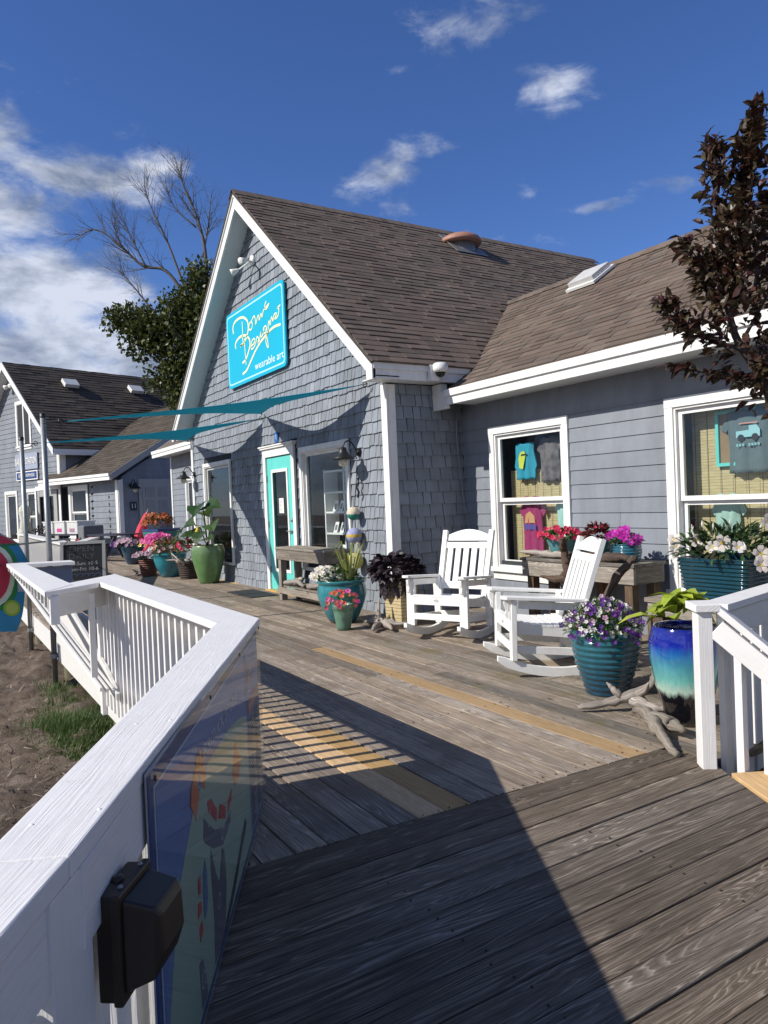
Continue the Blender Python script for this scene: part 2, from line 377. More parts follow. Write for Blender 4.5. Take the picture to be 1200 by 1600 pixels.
M['piling'] = woodmat('round_timber_piling', [(.08, .07, .045), (.16, .14, .09), (.22, .20, .13), (.30, .27, .18)], grain=.3)
def groundmat():
    m, n, l, b = mat('dry_seaweed_and_sand')
    p = pos(n)
    f = noise_tex(n, l, p, 5, 8, .72); f2 = noise_tex(n, l, p, 60, 5, .8, (1, 1.6, 1))
    h = mth(n, l, 'ADD', mth(n, l, 'MULTIPLY', f, .5), mth(n, l, 'MULTIPLY', f2, .5))
    r = ramp_node(n, [(.34, (.035, .024, .016)), (.46, (.125, .090, .065)), (.55, (.225, .172, .132)), (.66, (.38, .31, .25))]); l.new(h, r.inputs[0])
    l.new(r.outputs[0], b.inputs['Base Color']); b.inputs['Roughness'].default_value = .95
    bump(n, l, h, b, 1.0, .05)
    return m
M['ground'] = groundmat()
def bamboomat():
    m, n, l, b = mat('woven_bamboo')
    p = pos(n); s = N(n, 'ShaderNodeSeparateXYZ'); l.new(p, s.inputs[0])
    a = mth(n, l, 'FRACT', mth(n, l, 'MULTIPLY', s.outputs['Z'], 95.0))
    f = noise_tex(n, l, p, 1.0, 4, .7, (7, 7, 160))
    st = mth(n, l, 'LESS_THAN', mth(n, l, 'FRACT', mth(n, l, 'MULTIPLY', s.outputs['X'], 8.0)), .07)
    r = ramp_node(n, [(.3, (.32, .25, .12)), (.5, (.54, .44, .23)), (.75, (.68, .58, .34))]); l.new(f, r.inputs[0])
    c = mixcol(n, l, mth(n, l, 'MULTIPLY', mth(n, l, 'LESS_THAN', a, .22), .6), r.outputs[0], (.10, .075, .03))
    c = mixcol(n, l, mth(n, l, 'MULTIPLY', st, .5), c, (.14, .10, .05))
    l.new(c, b.inputs['Base Color']); b.inputs['Roughness'].default_value = .7
    return m
M['bamboo'] = bamboomat()
def cloth(name, c, var=.1): return plain(name, c, .9, var, 14, bmp=.2)

# ---------------------------------------------------------------- mesh building
def V3(*a): return Vector(a)
WP = {}   # world position of each object
class MB:
    def __init__(s): s.v = []; s.f = []; s.uv = []; s.r = []; s.mi = []; s.sm = []
    def add(s, vs, fs, ud=None, r=None, mi=0, smooth=False, uvs=None):
        o = len(s.v); s.v += [Vector(x) for x in vs]
        if r is None: r = random.random()
        if ud is None: ud = Vector((1, 0, 0))
        for k, f in enumerate(fs):
            s.f.append([o+i for i in f]); s.r.append(r); s.mi.append(mi); s.sm.append(smooth)
            if uvs: s.uv += [uvs[i] for i in f]; continue
            a, b_, c = s.v[o+f[0]], s.v[o+f[1]], s.v[o+f[2]]
            n = (b_-a).cross(c-a)
            if n.length < 1e-12: n = Vector((0, 0, 1))
            n.normalize()
            if abs(n.dot(ud)) > .9:
                t = n.orthogonal().normalized(); w = n.cross(t)
            else:
                t = ud; w = n.cross(t)
            for i in f:
                p = s.v[o+i]; s.uv.append((p.dot(t)+r*37.0, p.dot(w)+r*11.0))
        return s
    def box(s, c, size, R=None, ud=None, r=None, mi=0):
        c = Vector(c); h = [x/2 for x in size]; R = R or Matrix.Identity(3)
        vs = [c + R @ Vector((sx*h[0], sy*h[1], sz*h[2])) for sx in (-1, 1) for sy in (-1, 1) for sz in (-1, 1)]
        fs = [(0, 1, 3, 2), (4, 6, 7, 5), (0, 4, 5, 1), (2, 3, 7, 6), (0, 2, 6, 4), (1, 5, 7, 3)]
        if ud is None:
            k = max(range(3), key=lambda i: size[i]); ud = R @ Vector([1.0 if i == k else 0.0 for i in range(3)])
        return s.add(vs, fs, ud, r, mi)
    def bb(s, x0, x1, y0, y1, z0, z1, **k):
        return s.box(((x0+x1)/2, (y0+y1)/2, (z0+z1)/2), (abs(x1-x0), abs(y1-y0), abs(z1-z0)), **k)
    def beam(s, p, q, w, h, up=(0, 0, 1), r=None, mi=0):
        p, q = Vector(p), Vector(q); d = (q-p); L = d.length; d.normalize()
        y = Vector(up).cross(d)
        if y.length < 1e-6: y = Vector((0, 1, 0)).cross(d)
        y.normalize(); z = d.cross(y)
        R = Matrix((d, y, z)).transposed()
        return s.box((p+q)/2, (L, w, h), R, d, r, mi)
    def prism(s, poly, off, ud=None, r=None, mi=0):
        n = len(poly); a = [Vector(p) for p in poly]; b = [p+Vector(off) for p in a]
        nrm = Vector((0, 0, 0))
        for i in range(n): nrm += a[i].cross(a[(i+1) % n])
        flip = nrm.dot(Vector(off)) > 0
        fs = [list(range(n)), list(range(2*n-1, n-1, -1))]
        fs += [[i, n+i, n+(i+1) % n, (i+1) % n] for i in range(n)]
        if flip: fs = [f[::-1] for f in fs]
        return s.add(a+b, fs, ud, r, mi)
    def tube(s, pts, rad, n=8, mi=0, smooth=True, cap=True, r=None):
        pts = [Vector(p) for p in pts]
        if not isinstance(rad, (list, tuple)): rad = [rad]*len(pts)
        vs, fs, uvs = [], [], []
        prev = None; L = 0
        for i, p in enumerate(pts):
            d = (pts[min(i+1, len(pts)-1)] - pts[max(i-1, 0)]).normalized()
            if prev is None: x = d.orthogonal().normalized()
            else: x = (prev - d*prev.dot(d)); x = x.normalized() if x.length > 1e-6 else d.orthogonal().normalized()
            prev = x; y = d.cross(x)
            if i: L += (p-pts[i-1]).length
            for k in range(n):
                a = 2*pi*k/n; vs.append(p + (x*cos(a)+y*sin(a))*rad[i]); uvs.append((L, k/n*2*pi*max(rad)))
        for i in range(len(pts)-1):
            for k in range(n):
                fs.append((i*n+k, i*n+(k+1) % n, (i+1)*n+(k+1) % n, (i+1)*n+k))
        if cap:
            fs.append(list(range(n))[::-1]); fs.append([(len(pts)-1)*n+k for k in range(n)])
        rr = random.random() if r is None else r
        uvs = [(a+rr*37, b+rr*11) for a, b in uvs]
        return s.add(vs, fs, None, rr, mi, smooth, uvs)
    def lathe(s, prof, c=(0, 0, 0), n=32, mi=0, smooth=True, axis=None, sq=None):
        c = Vector(c); vs, fs = [], []
        R = axis.to_track_quat('Z', 'Y').to_matrix() if axis else Matrix.Identity(3)
        for (rr, z) in prof:
            for k in range(n):
                a = 2*pi*k/n; ca, sa = cos(a), sin(a)
                if sq:
                    e = 2.0/sq; ca = math.copysign(abs(ca)**e, ca); sa = math.copysign(abs(sa)**e, sa)
                vs.append(c + R @ Vector((rr*ca, rr*sa, z)))
        for i in range(len(prof)-1):
            for k in range(n): fs.append((i*n+k, i*n+(k+1) % n, (i+1)*n+(k+1) % n, (i+1)*n+k))
        return s.add(vs, fs, Vector((0, 0, 1)), None, mi, smooth)
    def quad(s, a, b, c, d, ud=None, r=None, mi=0): return s.add([a, b, c, d], [(0, 1, 2, 3)], ud, r, mi)
def addprops(o, label=None, cat=None, group=None, kind=None):
    if label: o['label'] = label
    if cat: o['category'] = cat
    if group: o['group'] = group
    if kind: o['kind'] = kind
    return o
def build(mb, name, m, parent=None, label=None, cat=None, group=None, kind=None, bevel=0, loc=None):
    me = bpy.data.meshes.new(name)
    lo = Vector([min(v[i] for v in mb.v) for i in range(3)]); hi = Vector([max(v[i] for v in mb.v) for i in range(3)])
    c = (lo+hi)/2 if loc is None else Vector(loc)
    if parent is None and loc is None: c.z = lo.z
    me.from_pydata([(v-c)[:] for v in mb.v], [], mb.f)
    ul = me.uv_layers.new(name='UVMap'); ul.data.foreach_set('uv', [x for p in mb.uv for x in p])
    at = me.attributes.new('rnd', 'FLOAT', 'FACE'); at.data.foreach_set('value', mb.r)
    me.polygons.foreach_set('use_smooth', mb.sm); me.polygons.foreach_set('material_index', mb.mi)
    for x in (m if isinstance(m, (list, tuple)) else [m]): me.materials.append(x)
    me.update()
    o = bpy.data.objects.new(name, me); COL.objects.link(o)
    if parent is not None:
        o.parent = parent; o.location = c - WP.get(parent.name, Vector((0, 0, 0)))
    else: o.location = c
    WP[o.name] = c
    if bevel:
        b = o.modifiers.new('bevel', 'BEVEL'); b.width = bevel; b.segments = 2; b.limit_method = 'ANGLE'; b.angle_limit = radians(40)
    return addprops(o, label, cat, group, kind)
def thing(name, label, cat, loc=(0, 0, 0), group=None):
    o = bpy.data.objects.new(name, None); COL.objects.link(o); o.location = loc; o.empty_display_size = .2
    WP[o.name] = Vector(loc)
    return addprops(o, label, cat, group)
def structure(name, loc=(0, 0, 0)):
    o = bpy.data.objects.new(name, None); COL.objects.link(o); o.location = loc; WP[o.name] = Vector(loc); o['kind'] = 'structure'
    return o
def copy_tree(o, parent=None):
    c = o.copy(); COL.objects.link(c)
    if parent is not None: c.parent = parent
    for ch in list(o.children): copy_tree(ch, c)
    return c
def B(): return MB()
def text_mesh(txt, size, depth=.002, shear=0, align='CENTER', sx=1.0, bold=0.0):
    cu = bpy.data.curves.new('t', 'FONT'); cu.body = txt; cu.size = size; cu.extrude = depth/2; cu.shear = shear
    cu.align_x = align; cu.align_y = 'CENTER'; cu.resolution_u = 2; cu.offset = bold
    ob = bpy.data.objects.new('t', cu); COL.objects.link(ob)
    dg = bpy.context.evaluated_depsgraph_get(); dg.update()
    me = bpy.data.meshes.new_from_object(ob.evaluated_get(dg))
    vs = [Vector((v.co.x*sx, v.co.y, v.co.z)) for v in me.vertices]; fs = [tuple(p.vertices) for p in me.polygons]
    bpy.data.objects.remove(ob); bpy.data.curves.remove(cu); bpy.data.meshes.remove(me)
    return vs, fs
def put_text(mb, txt, size, origin, xdir, ydir, **k):
    vs, fs = text_mesh(txt, size, **k); x, y = Vector(xdir).normalized(), Vector(ydir).normalized(); z = x.cross(y); o = Vector(origin)
    mb.add([o + x*v.x + y*v.y + z*v.z for v in vs], fs)
def clip(poly, n, d):
    """keep the side n.p <= d of a 2-D convex polygon"""
    out = []
    for i in range(len(poly)):
        a, b = poly[i], poly[(i+1) % len(poly)]
        da = n[0]*a[0]+n[1]*a[1]-d; db = n[0]*b[0]+n[1]*b[1]-d
        if da <= 0: out.append(a)
        if (da < 0 < db) or (db < 0 < da):
            t = da/(da-db); out.append((a[0]+(b[0]-a[0])*t, a[1]+(b[1]-a[1])*t))
    return out
def catmull(pts, n=6):
    P = [Vector(p) for p in pts]; P = [P[0]*2-P[1]]+P+[P[-1]*2-P[-2]]; out = []
    for i in range(1, len(P)-2):
        for k in range(n):
            t = k/n
            out.append(.5*((2*P[i])+(P[i+1]-P[i-1])*t+(2*P[i-1]-5*P[i]+4*P[i+1]-P[i+2])*t*t+(3*P[i]-P[i-1]-3*P[i+1]+P[i+2])*t**3))
    out.append(P[-2]); return out
RN = random.Random(5)
U = RN.uniform
# ================================================================ GROUND
def ground():
    xs = [-1500, -600, -250, -120, -70, -50] + [-40+i*.5 for i in range(46)] + [-17+i*.085 for i in range(230)] + [3, 5, 10, 30, 120, 600, 1500]
    ys = [-1500, -500, -150, -50, -20, -10, -6] + [-4.2+i*.085 for i in range(68)] + [1.8, 2.4, 4, 8, 20, 60, 200, 600, 1500]
    vs = []
    for x in xs:
        for y in ys:
            z = -.58 - .035*max(0, -y-.5)
            if -41 < x < 4 and -7 < y < 2.5:
                p = Vector((x, y, 0))
                a = noise.fractal(p*1.1, .9, 2.1, 5)*.08 + abs(noise.noise(p*3.1+Vector((4, 2, 1))))*.12 + abs(noise.noise(p*6))*.10 + noise.noise(p*14)*.04 - .03
                z += a
            vs.append((x, y, z))
    ny = len(ys); fs = [(i*ny+j, (i+1)*ny+j, (i+1)*ny+j+1, i*ny+j+1) for i in range(len(xs)-1) for j in range(ny-1)]
    mb = B(); mb.add(vs, fs, None, .5, 0, True, [(v[0], v[1]) for v in vs])
    build(mb, 'ground', M['ground'], None, kind='structure', loc=(0, 0, 0))
ground()
# wild grass growing by the pilings
def grass_patch():
    mb = B()
    for i in range(9000):
        a = RN.gauss(0, 1); b_ = RN.gauss(0, 1)
        x = -7.25 + a*.45; y = 1.10 + b_*.17 + .08*sin(a*3)
        if i % 9 == 0: x = -8.6 + a*.5; y = 1.15+b_*.1
        if y > 1.6: continue
        h = U(.06, .20)*(1-.25*min(1.6, abs(a))); z = -.60
        d = U(0, 2*pi); l = U(.02, .12); w = .004
        tx, ty = cos(d), sin(d)
        base = V3(x, y, z); tip = base+V3(tx*l, ty*l, h); mid = base+V3(tx*l*.35, ty*l*.35, h*.62)
        s = V3(-ty*w, tx*w, 0)
        mb.add([base-s, base+s, mid+s*.7, mid-s*.7, tip], [(0, 1, 2, 3), (3, 2, 4)])
    o = build(mb, 'grass', M['grassy'], None, 'tuft of wild green grass growing beside the timber pilings', 'grass', kind='stuff')
grass_patch()
def debris():
    mb = B()
    for i in range(7000):
        x = -2.6 - 13*RN.random()**1.4; y = 1.15 - 3.6*RN.random()
        if y > near_y(x): continue
        z = ground_z(x, y); a = U(0, pi); l = U(.012, .05); d = V3(cos(a), sin(a), U(-.3, .5))*l
        q = V3(x, y, z+.006); s_ = V3(-sin(a), cos(a), 0)*U(.002, .007)
        mb.add([q-d-s_, q-d+s_, q+d+s_*.3+V3(0, 0, .006), q+d-s_*.3+V3(0, 0, .006)], [(0, 1, 2, 3)])
    build(mb, 'seaweed_litter', leafmat('seaweed_litter', (.06, .042, .03), (.40, .33, .26), .9, .0, .6), None, 'litter of dry seaweed stalks and bits scattered over the sand', 'debris', kind='stuff')
def near_y(x): return 1.15 if x < -3.4 else .9-(x+3.4)*.5
def ground_z(x, y):
    p = Vector((x, y, 0)); z = -.58 - .035*max(0, -y-.5)
    return z + noise.fractal(p*1.1, .9, 2.1, 5)*.08 + abs(noise.noise(p*3.1+Vector((4, 2, 1))))*.12 + abs(noise.noise(p*6))*.10 + noise.noise(p*14)*.04 - .03
debris()
# ================================================================ DECK
deck = structure('deck', (-9, 3.5, 0))
BT = .035
PITCHB = .146
def near_line_x(y):      # left edge of the deck under the near railing
    return -3.33 + (1.13-y)*(2.08/.97)
def seam_x(y): return -2.66 + .045*(y-3.2) if y < 3.35 else -2.4
far_boards = B()
row = -4
while True:
    y0 = 1.21 + row*PITCHB - .0005; y1 = y0+PITCHB-.007
    if y0 > 5.94: break
    yc = (y0+y1)/2
    if y1 > 5.93: y1 = 5.93
    xr = seam_x(yc)
    if yc > 3.33: xr = -2.36 + .02*sin(row*2.3)
    xl_lim = -40.0
    if y0 < 1.2: xl_lim = near_line_x(yc)-.02
    # inside the main gable room there is no deck
    segs = []
    x = xr; k = 0
    while x > max(xl_lim, -22.0):
        L = RN.choice([2.44, 3.05, 3.66, 4.27, 4.88])
        if k == 0:
            L *= U(.4, 1)
            if row == 13: L = 3.86
            if row == 4: L = 2.75
            if row == 5: L = 1.45
        xa = max(x-L, xl_lim)
        segs.append((xa+.003, x, k)); x = xa; k += 1
    for (xa, xb, k) in segs:
        if y0 > 4.78 and xb < -7.6: continue
        if y0 > 4.78 and xa < -7.62: xa = -7.62
        new = (row == 13 and k == 0) or (row in (4, 5) and k == 0)
        if row == 24 and k == 3: new = True
        dz = U(-.003, .003)
        mb = B()
        sx = seam_x(y1) - seam_x(y0) if row > -5 and yc < 3.3 and k == 0 else 0
        poly = [(xa, y0, dz), (xb-sx, y0, dz), (xb, y1, dz), (xa, y1, dz)]
        mb.prism([V3(*p) for p in poly], V3(0, 0, -BT), V3(1, 0, 0), RN.random())
        mm = M['newdeck'] if new else (M['mossdeck'] if (yc > 3.35 and k == 0 and xb > -2.7 and row % 3 != 1) else M['deck'])
        build(mb, 'deck_board', mm, deck, 'fresh yellow replacement board' if new else None, bevel=.003 if xb > -8 else 0)
    if y0 >= 1.2:
        for a, b_ in ((-26, -22.02), (-31, -26.01), (-40, -31.01)):
            far_boards.bb(a, b_, y0, y1, -BT, U(-.003, .003), ud=V3(1, 0, 0))
    row += 1
for i in range(34):
    far_boards.bb(-40, -24 if i < 14 else -22.4, 5.95+i*.146, 6.088+i*.146, -BT, U(-.003, .003), ud=V3(1, 0, 0))
build(far_boards, 'far_deck_boards', M['deck'], deck, kind='stuff')
# rim joist, joists
mb = B()
for a, b_ in ((-21.5, -17.6), (-17.59, -13.4), (-13.39, -9.2), (-9.19, -5.95), (-5.94, -3.45)):
    mb = B(); mb.bb(a, b_, 1.205, 1.245, -.29, -.037); build(mb, 'rim_board', M['white_rail_far'], deck, bevel=.003)
mb = B(); mb.bb(-40, -21.51, 1.205, 1.245, -.29, -.037)
mb.bb(-40, -2.7, 5.0, 5.04, -.27, -.04)
for x in [(-2.75-i*1.2) for i in range(26)]: mb.bb(x-.02, x+.02, 1.25, 5.9, -.27, -.037)
build(mb, 'joist', M['brownwood'], deck)
mb = B(); mb.beam((-3.4, 1.13, -.165), (-1.2, .10, -.165), .04, .25); mb.beam((-1.2, .10, -.165), (1.2, -1.3, -.165), .04, .25)
build(mb, 'rim_board', M['white_rail_far'], deck)
for x in (-4.6, -6.85, -9.7, -12.6, -15.5, -18.4, -21.3):
    mb = B(); mb.lathe([(.115, -1.0), (.112, -.6), (.108, -.29)], (x, 1.42, 0), 16, smooth=True)
    build(mb, 'piling', M['piling'], deck)
# foreground boardwalk: boards laid across
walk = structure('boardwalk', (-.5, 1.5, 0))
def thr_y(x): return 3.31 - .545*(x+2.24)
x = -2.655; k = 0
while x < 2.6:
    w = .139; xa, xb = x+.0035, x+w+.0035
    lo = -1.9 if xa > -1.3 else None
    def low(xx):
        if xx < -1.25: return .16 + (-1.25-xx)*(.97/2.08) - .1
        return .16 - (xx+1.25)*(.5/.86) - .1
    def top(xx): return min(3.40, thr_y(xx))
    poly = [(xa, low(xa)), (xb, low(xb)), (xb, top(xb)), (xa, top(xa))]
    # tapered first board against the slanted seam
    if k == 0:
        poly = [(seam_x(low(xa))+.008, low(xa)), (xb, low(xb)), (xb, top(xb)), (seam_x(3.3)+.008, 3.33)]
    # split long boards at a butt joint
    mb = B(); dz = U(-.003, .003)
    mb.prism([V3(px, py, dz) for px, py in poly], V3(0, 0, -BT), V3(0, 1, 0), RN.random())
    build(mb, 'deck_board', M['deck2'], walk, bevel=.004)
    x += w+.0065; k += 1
# new board on the edge of the steps at the right
d1 = V3(.878, -.478, 0); n1_ = V3(.478, .878, 0)
p0 = V3(-2.22, 3.315, .001)
mb = B(); mb.prism([p0+n1_*.006, p0+d1*3.4+n1_*.006, p0+d1*3.4+n1_*.20, p0+n1_*.20], V3(0, 0, -.035), d1)
build(mb, 'deck_board', M['newdeck'], walk, 'fresh yellow board edging the steps', bevel=.003)
mb = B()
mb.beam(p0+n1_*.17-V3(0, 0, .16), p0+d1*3.4+n1_*.17-V3(0, 0, .16), .04, .24)
build(mb, 'riser_board', M['white_rail_far'], walk)
for i in range(1, 4):
    mb = B(); q = p0+n1_*(.20+.28*(i-.5)) - V3(0, 0, .17*i+.02)
    mb.beam(q+d1*.05, q+d1*3.2, .27, .04); build(mb, 'step', M['grey_step'], walk)
# nail heads
mb = B()
for rr in range(0, 16):
    for x in (-2.72, -3.9, -5.1, -6.3):
        for s in (.03, .11):
            mb.lathe([(.0, .0032), (.0042, .0032), (.0045, .0)], (x+U(-.02, .02), 1.21+rr*PITCHB+s, 0), 6, smooth=False)
for rr in range(0, 20):
    for y in (3.2, 2.3, 1.4, .5):
        for s in (.03, .115):
            if .2 < y < 3.0-.545*(rr*.146-.4) or y == 3.2 and rr < 3:
                mb.lathe([(.0, .0035), (.0045, .0035), (.005, .0)], (-2.65+rr*.146+s, y+U(-.02, .02), 0), 6, smooth=False)
build(mb, 'nail_heads', plain('rusty_nails', (.035, .025, .02), .7), deck, kind='stuff')

# ================================================================ MAIN SHOP BUILDING
shop = thing('shop_building', 'blue grey shingled gable shop with white trim, brown roof and bright blue sign', 'building', (-11.53, 4.8, 0))
X0, X1, XM, YF, YB, YW = -15.45, -7.62, -11.53, 4.80, 4.46, 5.94
SL = .842
EXP = .1524
def roofz(x): return 6.60 - SL*abs(x-XM)
# wall cores (dark, show in joints)
wg = B()
core = [(X0+.02, -.3), (X1-.02, -.3), (X1-.02, 2.95), (XM, 6.28), (X0+.02, 2.95)]
wg_open = [(-11.47, -10.36, -.02, 2.20), (-10.04, -8.70, .52, 2.16), (-14.60, -13.22, .42, 2.20)]  # door, window, window
def wall_strips(mb, xa, xb, z0, zt, opens, y, th=.12, step=None):
    """wall core with holes: vertical strips between and above/below the openings"""
    xs = sorted(set([xa, xb]+[o[0] for o in opens]+[o[1] for o in opens]))
    for a, b_ in zip(xs, xs[1:]):
        if b_-a < .001: continue
        mid = (a+b_)/2
        op = [o for o in opens if o[0] <= mid <= o[1]]
        segs = [(z0, None)]
        if op:
            o = op[0]
            if o[2] > z0: mb.prism([V3(a, y, z0), V3(b_, y, z0), V3(b_, y, o[2]), V3(a, y, o[2])], V3(0, th, 0))
            lo = o[3]
        else: lo = z0
        mb.prism([V3(a, y, lo), V3(b_, y, lo), V3(b_, y, zt(b_)), V3(a, y, zt(a))], V3(0, th, 0))
topz = lambda x: roofz(x)-.22
xs_extra = [(XM-.001, XM+.001, 0, 0)]
wall_strips(wg, X0+.02, XM, -.3, topz, [wg_open[2]], YF+.012)
wall_strips(wg, XM, X1-.02, -.3, topz, wg_open[:2], YF+.012)
gable_wall = build(wg, 'gable_wall', M['wallback'], shop)
ws = B(); ws.bb(X1-.13, X1-.012, YF+.14, YW+.1, -.3, 2.95)
side_wall = build(ws, 'side_wall', M['wallback'], shop)
# ---- shingles
shingles = []   # (score, mb-args, parent)
CAMP = V3(0, 0, CAM_H)
def shingle_rows(xa, xb, z0, z1, to3, clipf, opens, parent, wmin=.075, wmax=.19):
    z = z0; r = 0
    while z < z1:
        x = xa + U(-.1, 0)
        while x < xb:
            w = U(wmin, wmax)
            a, b_ = max(x, xa), min(x+w-.008, xb)
            x += w
            if b_-a < .02: continue
            dz = U(-.010, .007)
            cells = [(a, b_)]
            zz0, zz1 = z+dz, z+EXP+.015
            skip = False
            for o in opens:
                if zz1 > o[2]+.01 and zz0 < o[3]-.01:
                    if a >= o[0] and b_ <= o[1]: skip = True
                    elif a < o[0] < b_: b_ = o[0]
                    elif a < o[1] < b_: a = o[1]
            if skip or b_-a < .015: continue
            poly = [(a, zz0), (b_, zz0+U(-.003, .003)), (b_+U(-.006, .002), zz1), (a+U(-.002, .005), zz1)]
            poly = clipf(poly)
            if len(poly) < 3: continue
            shingles.append((poly, to3, parent, z))
        z += EXP; r += 1
def clip_gable(poly):
    poly = clip(poly, (SL, 1), 6.60-.24+SL*XM); return clip(poly, (-SL, 1), 6.60-.24-SL*XM)
def to3_front(x, z, zb, k): return V3(x, YF - (.020 if k else 0) + (z-zb)*.13*(1 if k else 0) + .008, z)
def to3_side(y, z, zb, k): return V3(X1 + (.022 if k else 0) - (z-zb)*.13*(1 if k else 0) - .01, y, z)
front_open = [(-11.58, -10.25, -1, 2.34), (-10.13, -8.60, .42, 2.26), (-14.70, -13.12, .32, 2.30)]
shingle_rows(X0+.1, X1-.1, -.02, 6.4, to3_front, clip_gable, front_open, gable_wall)
shingle_rows(YF+.1, YW, -.02, 2.86, to3_side, lambda p: clip(p, (0, 1), 2.84), [], side_wall, .10, .24)
def shingle_mb(mb, s):
    poly, to3, par, zb = s
    # two faces: front tilted out at the foot
    a = [to3(p[0], p[1], zb, True) for p in poly]; b_ = [to3(p[0], p[1], zb, False) for p in poly]
    n = len(a); fs = [list(range(n))] + [[i, n+i, n+(i+1) % n, (i+1) % n] for i in range(n)]
    c = (a[1]-a[0]).cross(a[2]-a[0]); out = V3(0, -1, 0) if to3 is to3_front else V3(1, 0, 0)
    if c.dot(out) < 0: fs = [f[::-1] for f in fs]
    mb.add(a+b_, fs, V3(0, 0, 1), RN.random())
def score(s):
    poly, to3 = s[0], s[1]; c = to3(sum(p[0] for p in poly)/len(poly), sum(p[1] for p in poly)/len(poly), s[3], True)
    vis = (c-CAMP); n = V3(0, -1, 0) if to3 is to3_front else V3(1, 0, 0)
    A = abs((max(p[0] for p in poly)-min(p[0] for p in poly))*(max(p[1] for p in poly)-min(p[1] for p in poly)))
    return A*abs(vis.normalized().dot(n))/vis.length_squared
shingles.sort(key=score, reverse=True)
rest = {}
for i, s in enumerate(shingles):
    if i < 300:
        mb = B(); shingle_mb(mb, s); build(mb, 'wall_shingle', M['shingle'], s[2])
    else: shingle_mb(rest.setdefault(s[2].name, B()), s)
for nm, mb in rest.items(): build(mb, 'wall_shingles', M['shingle'], bpy.data.objects[nm], kind='stuff')
# ---- corner boards
def wb(x0, x1, y0, y1, z0, z1, name='corner_board', m='trim', par=None, bev=.003, label=None):
    mb = B(); mb.bb(x0, x1, y0, y1, z0, z1); return build(mb, name, M[m], par or shop, label, bevel=bev)
wb(X1-.10, X1+.03, YF-.03, YF, -.25, 2.83)
wb(X1, X1+.03, YF+.002, YF+.10, -.25, 2.83)
wb(X0-.03, X0+.10, YF-.03, YF, -.25, 2.83)
wb(X0-.03, X0, YF+.002, YF+.10, -.25, 2.83)
# ---- clapboards of the wings
wing_wall = B()
wingA = (-6.98, -5.84, .62, 2.16); wingB = (-4.42, -2.95, .54, 2.16)
wall_strips(wing_wall, X1, 3.2, -.3, lambda x: 2.72, [wingA, wingB], YW+.02)
wing_wall = build(wing_wall, 'wing_wall', M['wallback'], shop)
lw = B(); lwin = (-19.7, -18.5, .5, 2.16)
wall_strips(lw, -21.15, X0, -.3, lambda x: 3.0, [lwin], YW+.02); lw.bb(-21.15, -21.03, YW+.15, 10, -.3, 3.0)
left_wing_wall = build(lw, 'left_wing_wall', M['wallback'], shop)
def clapboards(xa, xb, z0, z1, opens, y, par, exp=EXP, m='siding', fr=V3(0, -1, 0), ux=V3(1, 0, 0), org=V3(0, 0, 0), cut=None, name='clapboard'):
    z = z0
    while z < z1-.02:
        zt = min(z+exp, z1)
        segs = [(xa, xb)]
        for o in opens:
            if z+exp*.5 > o[2] and z+exp*.5 < o[3]:
                segs = [t for s in segs for t in ((s[0], min(s[1], o[0])), (max(s[0], o[1]), s[1])) if t[1]-t[0] > .02]
        cutx = xa + (xb-xa)*RN.random()
        segs = [t for s in segs for t in (((s[0], cutx-.0015), (cutx+.0015, s[1])) if s[0]+.25 < cutx < s[1]-.25 else (s,))]
        for a, b_ in segs:
            poly = [(a, z), (b_, z), (b_, zt+.02 if zt < z1 else zt), (a, zt+.02 if zt < z1 else zt)]
            if cut: poly = cut(poly)
            if len(poly) < 3: continue
            f = [org+ux*p[0]+V3(0, 0, p[1])+V3(0, y, 0)+fr*(.014-(p[1]-z)*.075) for p in poly]
            bk = [org+ux*p[0]+V3(0, 0, p[1])+V3(0, y, 0)-fr*.012 for p in poly]
            n = len(f); fs = [list(range(n))]+[[i, n+i, n+(i+1) % n, (i+1) % n] for i in range(n)]
            if (f[1]-f[0]).cross(f[2]-f[0]).dot(fr) < 0: fs = [q[::-1] for q in fs]
            mb = B(); mb.add(f+bk, fs, ux, RN.random()); build(mb, name, M[m], par)
        z += exp
clapboards(X1+.005, 3.2, -.02, 2.30, [(-7.07, -5.75, .42, 2.26), (-4.51, -2.85, .42, 2.26)], YW, wing_wall)
clapboards(X1+.005, 3.2, 2.30, 2.62, [], YW, wing_wall, exp=.32)
clapboards(-21.05, X0+.0, -.02, 2.9, [(-19.8, -18.4, .42, 2.26)], YW, left_wing_wall)
wb(-21.17, -21.05, YW-.03, YW+.09, -.2, 2.9)
